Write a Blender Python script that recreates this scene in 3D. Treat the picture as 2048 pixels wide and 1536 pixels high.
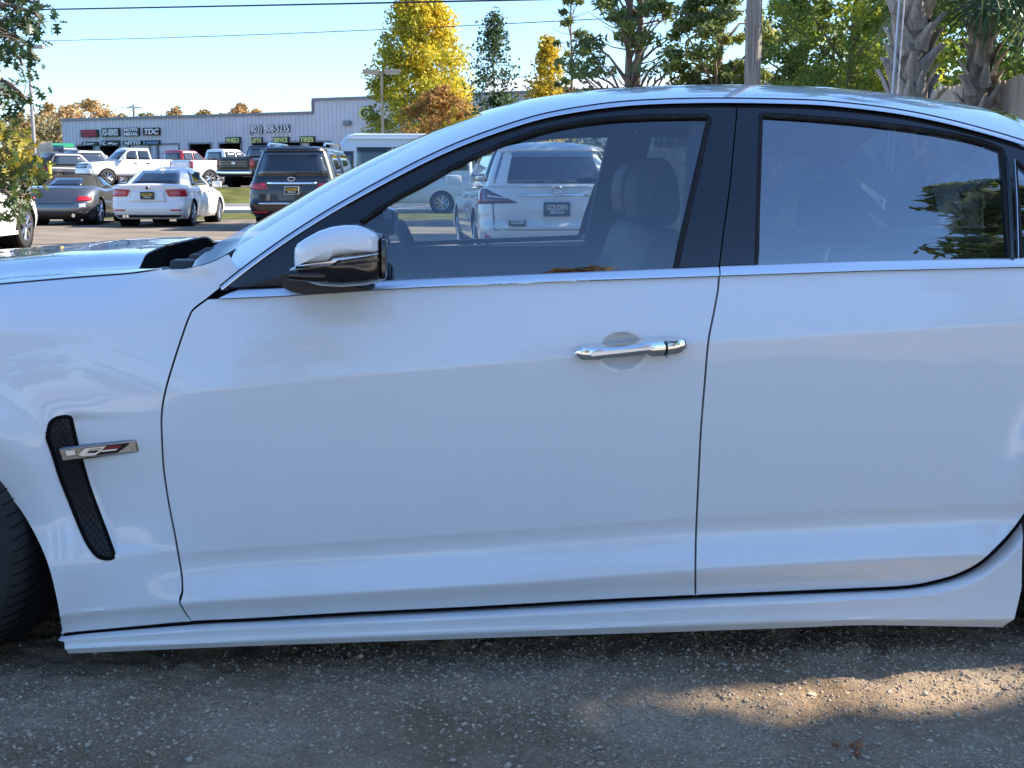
import bpy, bmesh, math, random
import numpy as np
from mathutils import Vector, Matrix, Euler

for o in list(bpy.data.objects):
    bpy.data.objects.remove(o, do_unlink=True)
S = bpy.context.scene
COL = S.collection
R = math.radians
random.seed(7)
RNG = np.random.default_rng(7)

# ------------------------------------------------------------------ camera
FPX = 2500.0                      # focal length in pixels of a 2048 wide frame
CAMH = 1.19
HORIZON = 355.0
PITCH = math.atan((768 - HORIZON) / FPX)
cam_d = bpy.data.cameras.new('camera')
cam_d.sensor_width = 36.0
cam_d.lens = FPX / 2048 * 36.0
cam_d.clip_start = 0.05
cam_d.clip_end = 3000
cam = bpy.data.objects.new('camera', cam_d)
COL.objects.link(cam)
cam.location = (0, 0, CAMH)
cam.rotation_euler = (R(90) - PITCH, 0, 0)
S.camera = cam

# ------------------------------------------------------------------ sky, sun, exposure
SUN_EL = R(38.0)
SUN_AZ = R(10.5)                   # from +X towards +Y
W = bpy.data.worlds.new('World')
S.world = W
W.use_nodes = True
wn = W.node_tree.nodes
sky = wn.new('ShaderNodeTexSky')
sky.sky_type = 'NISHITA'
sky.sun_disc = False
sky.sun_elevation = SUN_EL
sky.sun_rotation = R(90) - SUN_AZ
sky.air_density = 1.0
sky.dust_density = 0.5
sky.ozone_density = 8.0
wn['Background'].inputs['Strength'].default_value = 0.135
W.node_tree.links.new(sky.outputs[0], wn['Background'].inputs['Color'])

sun_d = bpy.data.lights.new('sun', 'SUN')
sun_d.energy = 5.0
sun_d.angle = R(0.55)
sun_d.color = (1.0, 0.90, 0.77)
sun = bpy.data.objects.new('sun', sun_d)
COL.objects.link(sun)
sdir = Vector((math.cos(SUN_EL) * math.cos(SUN_AZ), math.cos(SUN_EL) * math.sin(SUN_AZ), math.sin(SUN_EL)))
sun.rotation_euler = sdir.to_track_quat('Z', 'Y').to_euler()
sun.location = (60, 10, 40)

S.view_settings.view_transform = 'Standard'
S.view_settings.look = 'None'
S.view_settings.gamma = 1.0
S.view_settings.exposure = 1.36
S.render.engine = 'CYCLES'
S.cycles.max_bounces = 8
S.cycles.transparent_max_bounces = 24
S.cycles.caustics_reflective = False
S.cycles.caustics_refractive = False

# ------------------------------------------------------------------ helpers: scene graph
def tag(o, label, cat, group=None):
    o['label'] = label
    o['category'] = cat
    if group:
        o['group'] = group
    return o

def thing(name, label, cat, loc=(0, 0, 0), rz=0.0, group=None):
    o = bpy.data.objects.new(name, None)
    COL.objects.link(o)
    o.empty_display_size = 0.2
    o.location = loc
    o.rotation_euler = (0, 0, rz)
    return tag(o, label, cat, group)

def mesh(name, verts, faces, mats, parent=None, smooth=None, fmat=None, kind=None):
    me = bpy.data.meshes.new(name)
    if isinstance(verts, np.ndarray):
        verts = verts.tolist()
    if isinstance(faces, np.ndarray):
        faces = faces.tolist()
    me.from_pydata(verts, [], faces)
    if not isinstance(mats, (list, tuple)):
        mats = [mats]
    for m in mats:
        me.materials.append(M[m] if isinstance(m, str) else m)
    if fmat is not None:
        me.polygons.foreach_set('material_index', np.asarray(fmat, dtype=np.int32))
    if smooth is not None:
        me.polygons.foreach_set('use_smooth', np.ones(len(me.polygons), dtype=bool))
        if smooth < 179:
            me.set_sharp_from_angle(angle=R(smooth))
    me.update()
    o = bpy.data.objects.new(name, me)
    COL.objects.link(o)
    if parent:
        o.parent = parent
    if kind:
        o['kind'] = kind
    return o

class MB:
    """collects simple solids into one mesh"""
    def __init__(s):
        s.v = []; s.f = []; s.m = []
    def add(s, v, f, mi=0):
        b = len(s.v)
        s.v += [tuple(p) for p in v]
        s.f += [tuple(i + b for i in q) for q in f]
        s.m += [mi] * len(f)
        return s
    def box(s, x0, x1, y0, y1, z0, z1, mi=0, b=0.0, top=1.0):
        if b <= 0:
            v = [(x, y, z) for z in (z0, z1) for y in (y0, y1) for x in (x0, x1)]
            f = [(0, 2, 3, 1), (4, 5, 7, 6), (0, 1, 5, 4), (2, 6, 7, 3), (0, 4, 6, 2), (1, 3, 7, 5)]
            return s.add(v, f, mi)
        bm = bmesh.new()
        bmesh.ops.create_cube(bm, size=1.0)
        for q in bm.verts:
            q.co = Vector(((x0 + x1) / 2 + q.co.x * (x1 - x0), (y0 + y1) / 2 + q.co.y * (y1 - y0), (z0 + z1) / 2 + q.co.z * (z1 - z0)))
        bmesh.ops.bevel(bm, geom=bm.edges[:], offset=b, segments=2, affect='EDGES', profile=0.6)
        bm.verts.index_update()
        s.add([q.co[:] for q in bm.verts], [[q.index for q in f.verts] for f in bm.faces], mi)
        bm.free()
        return s
    def tube(s, pts, rad, n=8, mi=0, cap=True):
        pts = [Vector(p) for p in pts]
        if not isinstance(rad, (list, tuple)):
            rad = [rad] * len(pts)
        b = len(s.v)
        up = Vector((0.13, 0.21, 1)).normalized()
        for i, p in enumerate(pts):
            t = (pts[min(i + 1, len(pts) - 1)] - pts[max(i - 1, 0)])
            if t.length < 1e-9:
                t = Vector((0, 0, 1))
            t.normalize()
            u = t.cross(up)
            if u.length < 1e-3:
                u = t.cross(Vector((1, 0, 0)))
            u.normalize()
            w = t.cross(u)
            for k in range(n):
                a = 2 * math.pi * k / n
                s.v.append(tuple(p + (u * math.cos(a) + w * math.sin(a)) * rad[i]))
        for i in range(len(pts) - 1):
            for k in range(n):
                k2 = (k + 1) % n
                s.f.append((b + i * n + k, b + i * n + k2, b + (i + 1) * n + k2, b + (i + 1) * n + k)); s.m.append(mi)
        if cap:
            s.f.append(tuple(b + k for k in range(n))); s.m.append(mi)
            e = b + (len(pts) - 1) * n
            s.f.append(tuple(e + n - 1 - k for k in range(n))); s.m.append(mi)
        return s
    def lathe(s, prof, n=24, axis='Y', c=(0, 0, 0), mi=0):
        """prof: list of (radius, height along axis)"""
        b = len(s.v)
        for r, h in prof:
            for k in range(n):
                a = 2 * math.pi * k / n
                ca, sa = math.cos(a) * r, math.sin(a) * r
                p = {'Y': (ca, h, sa), 'Z': (ca, sa, h), 'X': (h, ca, sa)}[axis]
                s.v.append((p[0] + c[0], p[1] + c[1], p[2] + c[2]))
        for i in range(len(prof) - 1):
            for k in range(n):
                k2 = (k + 1) % n
                s.f.append((b + i * n + k, b + i * n + k2, b + (i + 1) * n + k2, b + (i + 1) * n + k)); s.m.append(mi)
        return s
    def prism(s, poly, y0, y1, mi=0, plane='XZ'):
        b = len(s.v); n = len(poly)
        for y in (y0, y1):
            for p in poly:
                s.v.append({'XZ': (p[0], y, p[1]), 'XY': (p[0], p[1], y), 'YZ': (y, p[0], p[1])}[plane])
        s.f.append(tuple(b + k for k in range(n))); s.m.append(mi)
        s.f.append(tuple(b + 2 * n - 1 - k for k in range(n))); s.m.append(mi)
        for k in range(n):
            k2 = (k + 1) % n
            s.f.append((b + k, b + n + k, b + n + k2, b + k2)); s.m.append(mi)
        return s
    def build(s, name, mats, parent=None, smooth=None, kind=None):
        return mesh(name, s.v, s.f, mats, parent, smooth, s.m if isinstance(mats, (list, tuple)) and len(mats) > 1 else None, kind)

def copy_tree(o, parent=None):
    c = o.copy()
    COL.objects.link(c)
    if parent is not None:
        c.parent = parent
    for ch in [k for k in bpy.data.objects if k.parent == o]:
        copy_tree(ch, c)
    return c

def text_mesh(txt, size, depth=0.002, align='CENTER', bold=0.0, spacing=1.0, xs=1.0, shear=0.0):
    """returns verts, faces of flat lettering in the XZ plane (facing -Y), centred at the origin"""
    cu = bpy.data.curves.new('t', 'FONT')
    cu.body = txt
    cu.size = size
    cu.extrude = depth
    cu.offset = bold
    cu.space_character = spacing
    cu.shear = shear
    cu.resolution_u = 3
    cu.align_x = align
    cu.align_y = 'CENTER'
    ob = bpy.data.objects.new('t', cu)
    COL.objects.link(ob)
    dg = bpy.context.evaluated_depsgraph_get()
    me = bpy.data.meshes.new_from_object(ob.evaluated_get(dg))
    v = [(p.co.x * xs, -p.co.z, p.co.y) for p in me.vertices]
    f = [tuple(p.vertices) for p in me.polygons]
    bpy.data.objects.remove(ob, do_unlink=True)
    bpy.data.meshes.remove(me)
    bpy.data.curves.remove(cu)
    return v, f

# pixel -> world helpers (pixels of the 2048x1536 frame): only used to work out where things stand
_cp, _sp = math.cos(PITCH), math.sin(PITCH)
def ray(u, v):
    a = (np.asarray(u, float) - 1024) / FPX
    b = -(np.asarray(v, float) - 768) / FPX
    dx = a
    dy = _cp + b * _sp
    dz = -_sp + b * _cp
    return dx, dy, dz
def at(u, v, Y):
    dx, dy, dz = ray(u, v)
    t = Y / dy
    return Vector((float(dx * t), float(Y), float(CAMH + dz * t)))
def gpt(u, Y, z=0.0):
    """ground point at depth Y that shows in column u"""
    v = HORIZON
    for _ in range(6):
        dx, dy, dz = ray(u, v)
        zz = CAMH + dz * Y / dy
        v += (zz - z) * FPX / Y
    dx, dy, dz = ray(u, v)
    return Vector((float(dx * Y / dy), Y, z))

# ------------------------------------------------------------------ materials
M = {}
def nd(nt, t, **k):
    n = nt.nodes.new(t)
    for a, b in k.items():
        setattr(n, a, b)
    return n
def mat(name, col, rough=0.5, metal=0.0, coat=0.0, spec=0.5, var=0.0, scale=8.0, bump=0.0, bscale=60.0, emit=0.0, coatr=0.03, col2=None, stretch=None, detail=6.0):
    m = bpy.data.materials.new(name)
    m.use_nodes = True
    nt = m.node_tree
    p = nt.nodes['Principled BSDF']
    p.inputs['Base Color'].default_value = (*col, 1)
    p.inputs['Roughness'].default_value = rough
    p.inputs['Metallic'].default_value = metal
    p.inputs['Coat Weight'].default_value = coat
    p.inputs['Coat Roughness'].default_value = coatr
    p.inputs['Specular IOR Level'].default_value = spec
    if var > 0 or bump > 0:
        tc = nd(nt, 'ShaderNodeTexCoord')
        src = tc.outputs['Object']
        if stretch:
            mp = nd(nt, 'ShaderNodeMapping')
            mp.inputs['Scale'].default_value = stretch
            nt.links.new(src, mp.inputs['Vector'])
            src = mp.outputs[0]
    if var > 0:
        n = nd(nt, 'ShaderNodeTexNoise')
        n.inputs['Scale'].default_value = scale
        n.inputs['Detail'].default_value = detail
        nt.links.new(src, n.inputs['Vector'])
        cr = nd(nt, 'ShaderNodeValToRGB')
        c2 = col2 if col2 else tuple(max(0, c * (1 - var)) for c in col)
        c1 = col if col2 else tuple(min(1, c * (1 + var)) for c in col)
        cr.color_ramp.elements[0].position = 0.32
        cr.color_ramp.elements[0].color = (*c2, 1)
        cr.color_ramp.elements[1].position = 0.68
        cr.color_ramp.elements[1].color = (*c1, 1)
        nt.links.new(n.outputs['Fac'], cr.inputs[0])
        nt.links.new(cr.outputs[0], p.inputs['Base Color'])
    if bump > 0:
        n = nd(nt, 'ShaderNodeTexNoise')
        n.inputs['Scale'].default_value = bscale
        n.inputs['Detail'].default_value = 4
        nt.links.new(src, n.inputs['Vector'])
        b = nd(nt, 'ShaderNodeBump')
        b.inputs['Strength'].default_value = bump
        b.inputs['Distance'].default_value = 0.01
        nt.links.new(n.outputs['Fac'], b.inputs['Height'])
        nt.links.new(b.outputs[0], p.inputs['Normal'])
    if emit > 0:
        p.inputs['Emission Color'].default_value = (*col, 1)
        p.inputs['Emission Strength'].default_value = emit
    M[name] = m
    return m
def glass(name, tint, ior=1.6, rough=0.0):
    """thin pane: tinted see-through plus Fresnel reflection of both faces"""
    m = bpy.data.materials.new(name)
    m.use_nodes = True
    nt = m.node_tree
    nt.nodes.clear()
    out = nd(nt, 'ShaderNodeOutputMaterial')
    tr = nd(nt, 'ShaderNodeBsdfTransparent')
    tr.inputs[0].default_value = (*tint, 1)
    gl = nd(nt, 'ShaderNodeBsdfGlossy')
    gl.inputs['Roughness'].default_value = rough
    fr = nd(nt, 'ShaderNodeFresnel')
    fr.inputs['IOR'].default_value = ior
    geo = nd(nt, 'ShaderNodeNewGeometry')
    mx = nd(nt, 'ShaderNodeMixShader')
    # keep the same reflectance on the back face of the sheet
    nf = nd(nt, 'ShaderNodeVectorMath', operation='SCALE')
    mm = nd(nt, 'ShaderNodeMath', operation='MULTIPLY_ADD')
    mm.inputs[1].default_value = -2.0
    mm.inputs[2].default_value = 1.0
    nt.links.new(geo.outputs['Backfacing'], mm.inputs[0])
    nt.links.new(geo.outputs['Normal'], nf.inputs[0])
    lw = nd(nt, 'ShaderNodeLayerWeight')
    # Schlick from facing: r0 + (1-r0)*facing^5
    lw.inputs['Blend'].default_value = 0.5
    pw = nd(nt, 'ShaderNodeMath', operation='POWER')
    pw.inputs[1].default_value = 5.0
    nt.links.new(lw.outputs['Facing'], pw.inputs[0])
    r0 = 2 * ((ior - 1) / (ior + 1)) ** 2
    ma = nd(nt, 'ShaderNodeMath', operation='MULTIPLY_ADD')
    ma.inputs[1].default_value = 1 - r0
    ma.inputs[2].default_value = r0
    nt.links.new(pw.outputs[0], ma.inputs[0])
    nt.links.new(ma.outputs[0], mx.inputs[0])
    nt.links.new(tr.outputs[0], mx.inputs[1])
    nt.links.new(gl.outputs[0], mx.inputs[2])
    nt.links.new(mx.outputs[0], out.inputs[0])
    M[name] = m
    return m
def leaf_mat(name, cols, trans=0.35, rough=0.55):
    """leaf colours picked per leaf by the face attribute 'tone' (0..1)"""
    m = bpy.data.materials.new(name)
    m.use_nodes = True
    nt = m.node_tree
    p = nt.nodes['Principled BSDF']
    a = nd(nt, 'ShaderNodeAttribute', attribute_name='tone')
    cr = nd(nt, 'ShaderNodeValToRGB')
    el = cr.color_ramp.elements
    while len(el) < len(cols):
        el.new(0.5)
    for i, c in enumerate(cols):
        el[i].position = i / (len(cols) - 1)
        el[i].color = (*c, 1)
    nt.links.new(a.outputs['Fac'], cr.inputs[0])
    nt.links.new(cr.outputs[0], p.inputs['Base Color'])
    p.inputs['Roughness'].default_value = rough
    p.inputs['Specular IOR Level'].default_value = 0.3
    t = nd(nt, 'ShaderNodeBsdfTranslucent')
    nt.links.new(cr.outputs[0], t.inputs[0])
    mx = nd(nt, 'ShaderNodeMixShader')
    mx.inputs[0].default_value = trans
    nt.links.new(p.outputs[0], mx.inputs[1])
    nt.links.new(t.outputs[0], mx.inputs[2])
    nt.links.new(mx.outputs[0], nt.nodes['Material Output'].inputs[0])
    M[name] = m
    return m

def paint_mat():
    m = mat('paint', (0.80, 0.83, 0.85), rough=0.5, metal=0.0, coat=1.0, spec=0.4, coatr=0.012)
    nt = m.node_tree; p = nt.nodes['Principled BSDF']
    p.inputs['Coat IOR'].default_value = 1.6
    tc = nd(nt, 'ShaderNodeTexCoord')
    # road film: thin patchy dust, thicker low on the doors
    sep = nd(nt, 'ShaderNodeSeparateXYZ'); nt.links.new(tc.outputs['Object'], sep.inputs[0])
    mr = nd(nt, 'ShaderNodeMapRange'); mr.inputs[1].default_value = 0.62; mr.inputs[2].default_value = 0.15; mr.inputs[3].default_value = 0.02; mr.inputs[4].default_value = 0.30
    nt.links.new(sep.outputs['Z'], mr.inputs[0])
    n1 = nd(nt, 'ShaderNodeTexNoise'); n1.inputs['Scale'].default_value = 5.0; n1.inputs['Detail'].default_value = 8; n1.inputs['Roughness'].default_value = 0.65
    nt.links.new(tc.outputs['Object'], n1.inputs['Vector'])
    mu = nd(nt, 'ShaderNodeMath', operation='MULTIPLY'); nt.links.new(mr.outputs[0], mu.inputs[0]); nt.links.new(n1.outputs['Fac'], mu.inputs[1])
    n2 = nd(nt, 'ShaderNodeTexNoise'); n2.inputs['Scale'].default_value = 160.0; n2.inputs['Detail'].default_value = 2
    nt.links.new(tc.outputs['Object'], n2.inputs['Vector'])
    sp = nd(nt, 'ShaderNodeMapRange'); sp.inputs[1].default_value = 0.70; sp.inputs[2].default_value = 0.78; sp.inputs[3].default_value = 0.0; sp.inputs[4].default_value = 0.35
    nt.links.new(n2.outputs['Fac'], sp.inputs[0])
    ad = nd(nt, 'ShaderNodeMath', operation='ADD'); nt.links.new(mu.outputs[0], ad.inputs[0]); nt.links.new(sp.outputs[0], ad.inputs[1])
    mx = nd(nt, 'ShaderNodeMix', data_type='RGBA'); mx.inputs[6].default_value = (0.80, 0.83, 0.85, 1); mx.inputs[7].default_value = (0.46, 0.42, 0.36, 1)
    nt.links.new(ad.outputs[0], mx.inputs[0]); nt.links.new(mx.outputs[2], p.inputs['Base Color'])
    cr = nd(nt, 'ShaderNodeMath', operation='MULTIPLY_ADD'); cr.inputs[1].default_value = 0.5; cr.inputs[2].default_value = 0.015
    nt.links.new(ad.outputs[0], cr.inputs[0]); nt.links.new(cr.outputs[0], p.inputs['Coat Roughness'])
    # slight unevenness of the sheet metal and lacquer
    n3 = nd(nt, 'ShaderNodeTexNoise'); n3.inputs['Scale'].default_value = 4.5; n3.inputs['Detail'].default_value = 2
    nt.links.new(tc.outputs['Object'], n3.inputs['Vector'])
    b = nd(nt, 'ShaderNodeBump'); b.inputs['Strength'].default_value = 0.05; b.inputs['Distance'].default_value = 0.02
    nt.links.new(n3.outputs['Fac'], b.inputs['Height']); nt.links.new(b.outputs[0], p.inputs['Coat Normal'])
paint_mat()
mat('gloss_black', (0.008, 0.008, 0.010), rough=0.12, spec=0.5, coat=0.6)
mat('rubber', (0.012, 0.012, 0.013), rough=0.6, spec=0.35)
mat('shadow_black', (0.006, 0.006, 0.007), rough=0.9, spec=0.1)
mat('chrome', (0.86, 0.86, 0.86), rough=0.10, metal=1.0)
mat('satin_chrome', (0.90, 0.91, 0.92), rough=0.36, metal=1.0)
mat('dark_chrome', (0.42, 0.42, 0.40), rough=0.22, metal=1.0, bump=0.05, bscale=30)
mat('mesh_black', (0.010, 0.010, 0.011), rough=0.38, spec=0.4)
mat('plastic', (0.020, 0.021, 0.023), rough=0.5, bump=0.1, bscale=400)
mat('grey_plastic', (0.055, 0.058, 0.063), rough=0.55)
mat('tyre', (0.018, 0.018, 0.019), rough=0.75, var=0.3, scale=20, bump=0.15, bscale=200)
mat('alloy', (0.55, 0.56, 0.58), rough=0.25, metal=1.0)
mat('alloy_dark', (0.12, 0.12, 0.13), rough=0.35, metal=1.0)
mat('leather', (0.014, 0.015, 0.017), rough=0.6, spec=0.3, bump=0.15, bscale=150)
mat('headliner', (0.055, 0.058, 0.065), rough=0.95)
mat('belt_strap', (0.16, 0.165, 0.18), rough=0.8)
mat('badge_red', (0.30, 0.004, 0.010), rough=0.2, coat=1)
mat('badge_gold', (0.42, 0.36, 0.18), rough=0.25, metal=0.6)
mat('lamp_dark', (0.03, 0.03, 0.028), rough=0.08, coat=1)
glass('glass_front', (0.90, 0.96, 0.97), 1.85)
glass('glass_rear', (0.38, 0.46, 0.50), 2.45)
glass('windshield_glass', (0.72, 0.78, 0.78), 1.85)
# ================================================================== the white sedan in front
YAW = R(4.5)
D0 = 2.87
YC = 0.93                                     # centre plane of the car, local y
sedan = thing('sedan', 'big pale silver white sedan parked in front, seen from its side, filling the frame', 'car', (0, D0, 0), YAW)
_cy, _sy = math.cos(YAW), math.sin(YAW)
CAML = np.array([(0 * _cy + (0 - D0) * _sy), (-0 * _sy + (0 - D0) * _cy), CAMH])

def loc_ray(u, v):
    dx, dy, dz = ray(u, v)
    return dx * _cy + dy * _sy, -dx * _sy + dy * _cy, dz
def on_y(u, v, y):
    """local point on the plane / heights y that shows at pixel (u, v)"""
    a, b, c = loc_ray(u, v)
    t = (y - CAML[1]) / b
    return CAML[0] + a * t, y + 0 * t, CAML[2] + c * t
def resample(pts, step=9.0):
    pts = np.asarray(pts, float)
    d = np.r_[0, np.cumsum(np.hypot(*np.diff(pts, axis=0).T))]
    n = max(2, int(d[-1] / step) + 1)
    s = np.linspace(0, d[-1], n)
    return np.c_[np.interp(s, d, pts[:, 0]), np.interp(s, d, pts[:, 1])]
def curve(pts, step=9.0):
    """smooth (Catmull-Rom) polyline through pixel points"""
    p = np.asarray(pts, float)
    if len(p) < 3:
        return resample(p, step)
    q = np.vstack([2 * p[0] - p[1], p, 2 * p[-1] - p[-2]])
    out = []
    for i in range(1, len(q) - 2):
        t = np.linspace(0, 1, 14, endpoint=False)[:, None]
        a, b, c, d = q[i - 1], q[i], q[i + 1], q[i + 2]
        out.append(0.5 * ((2 * b) + (-a + c) * t + (2 * a - 5 * b + 4 * c - d) * t ** 2 + (-a + 3 * b - 3 * c + d) * t ** 3))
    out.append(p[-1:])
    return resample(np.vstack(out), step)

def guide(px, y, lo=None, hi=None):
    x, _, z = on_y(np.array([p[0] for p in px], float), np.array([p[1] for p in px], float), y)
    x = np.asarray(x); z = np.asarray(z)
    xs = np.r_[-3.0, x, 3.5]
    zl = z[0] if lo is None else lo
    zh = z[-1] if hi is None else hi
    return lambda q: np.interp(q, xs, np.r_[zl, z, zh])

g_belt = guide([(420, 597), (850, 573), (1437, 550), (1720, 541), (2048, 533)], 0.045, lo=0.90, hi=1.0)
g_z1 = guide([(330, 791), (640, 757), (1150, 711), (1417, 684), (2048, 645)], 0.0, lo=0.72, hi=0.88)
g_z2 = guide([(390, 1106), (1024, 1062), (1391, 1036), (2048, 1008)], 0.02, lo=0.36, hi=0.44)
g_z3 = guide([(125, 1224), (382, 1205), (1024, 1166), (1391, 1139), (1800, 1118), (2048, 1108)], 0.008, lo=0.27, hi=0.31)
g_bot = guide([(125, 1267), (382, 1244), (912, 1216), (1391, 1191), (1811, 1173), (2048, 1168)], 0.05, lo=0.18, hi=0.22)
WF = (-1.425, 0.335)
WRr = (1.60, 0.345)
def sstep(a, b, x):
    t = np.clip((x - a) / (b - a), 0, 1)
    return t * t * (3 - 2 * t)
HX, _, HZ = on_y(1245.0, 702.0, 0.0)
VENT = np.array([(96, 862), (100, 846), (112, 836), (128, 833), (140, 833), (144, 842), (155, 890), (165, 925), (180, 975), (200, 1030), (217, 1075), (228, 1107), (226, 1116), (212, 1118), (197, 1114), (185, 1102), (175, 1087), (162, 1060), (140, 1005), (120, 955), (105, 907), (94, 875)], float)
_vr = VENT[4:12]
_vx, _, _vz = on_y(_vr[:, 0], _vr[:, 1], 0.01)

def F(x, z):
    """inward offset (local y) of the body side and the side glass at length x and height z"""
    x = np.asarray(x, float); z = np.asarray(z, float)
    zb, z1, z2, z3, z0 = g_belt(x), g_z1(x), g_z2(x), g_z3(x), g_bot(x)
    fr = 1 - sstep(-1.0, -0.62, x)           # front fender
    y = np.zeros_like(z + x)
    # above shoulder crease
    t = (z - z1) / (zb - z1)
    up = 0.052 * (0.72 * t + 0.28 * t * t)
    # between the creases
    t = (z1 - z) / (z1 - z2)
    mid = 0.024 * (0.75 * t + 0.25 * t * t)
    # below lower crease: rolls in, then flares out to the lip
    t = np.clip((z2 - z) / (z2 - z3), 0, 1)
    low = 0.024 + 0.016 * np.sin(t * math.pi * 0.55) * (1 - t) * 1.5 - 0.020 * sstep(0.15, 1, t)
    t = np.clip((z3 - z) / (z3 - z0), 0, 1.2)
    lip = 0.004 + 0.036 * t ** 1.15
    y = np.where(z >= z1, up, np.where(z >= z2, mid, np.where(z >= z3, low, lip)))
    # side glass and pillars
    h = np.maximum(z - zb, 0)
    y = np.where(z > zb, 0.052 + 0.20 * h + 0.57 * h * h, y)
    # fender rolls over to the bonnet
    ff = np.maximum(z - 0.845, 0)
    yf = 0.010 + 0.35 * np.maximum(z - 0.60, 0) ** 2 + 7.5 * ff ** 2
    lowf = 0.010 + 0.018 * sstep(0.62, 0.45, z) - 0.02 * sstep(0.42, 0.28, z)
    yfen = np.where(z > 0.60, yf, lowf)
    yfen = np.where(z < z3, lip, yfen)
    blend = fr * (1 - sstep(0.93, 1.0, z) * sstep(-0.95, -0.70, x))
    y = y * (1 - blend) + yfen * blend
    # plan curvature
    y = y + 0.010 * (x - 0.1) ** 2 + 0.16 * np.maximum(-1.55 - x, 0) ** 2 + 0.10 * np.maximum(x - 1.75, 0) ** 2
    # wheel arch lips
    for (wx, wz) in (WF, WRr):
        r = np.hypot(x - wx, z - wz)
        y = y - 0.016 * np.exp(-((r - 0.37) / 0.06) ** 2)
    # finger dish behind the handle
    r2 = ((x - HX) / 0.054) ** 2 + ((z - HZ) / 0.043) ** 2
    y = y + 0.024 * np.clip(1 - r2, 0, 1) ** 0.65
    # scoop trailing the fender vent
    xv = np.interp(z, _vz[::-1], _vx[::-1])
    d = x - xv
    inz = sstep(_vz[-1] - 0.004, _vz[-1] + 0.012, z) * (1 - sstep(_vz[0] - 0.012, _vz[0] + 0.004, z))
    y = y + 0.012 * inz * np.exp(-np.clip(d, 0, 9) / 0.055) * sstep(-0.02, 0.0, d)
    return y

def unproj(px, off=0.0):
    """pixel polyline -> local points on the body surface"""
    px = np.asarray(px, float)
    y = np.full(len(px), 0.03)
    for _ in range(25):
        x, _, z = on_y(px[:, 0], px[:, 1], y)
        y = 0.5 * y + 0.5 * (F(x, z) + off)
    return np.c_[x, y, z]

def in_poly(px, pz, poly):
    c = np.zeros(px.shape, bool)
    n = len(poly)
    for i in range(n):
        x0, z0 = poly[i]; x1, z1 = poly[(i + 1) % n]
        if z0 == z1:
            continue
        k = (z0 > pz) != (z1 > pz)
        c ^= k & (px < (x1 - x0) * (pz - z0) / (z1 - z0) + x0)
    return c
def snap_poly(P, poly):
    best = np.full(len(P), 1e9)
    res = P.copy()
    n = len(poly)
    for i in range(n):
        a = poly[i]; d = poly[(i + 1) % n] - a
        L = d @ d
        if L < 1e-14:
            continue
        t = np.clip(((P - a) @ d) / L, 0, 1)
        q = a + t[:, None] * d
        e = ((P - q) ** 2).sum(1)
        k = e < best
        best[k] = e[k]; res[k] = q[k]
    return res
def inset_poly(poly, d):
    n = len(poly)
    A = 0.5 * np.sum(poly[:, 0] * np.roll(poly[:, 1], -1) - np.roll(poly[:, 0], -1) * poly[:, 1])
    sg = 1 if A > 0 else -1
    e = np.roll(poly, -1, 0) - poly
    L = np.maximum(np.hypot(e[:, 0], e[:, 1]), 1e-9)
    nr = np.c_[-e[:, 1], e[:, 0]] / L[:, None] * sg
    v = nr + np.roll(nr, 1, 0)
    v /= np.maximum(np.hypot(v[:, 0], v[:, 1]), 0.5)[:, None]
    return poly + v * d

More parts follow.
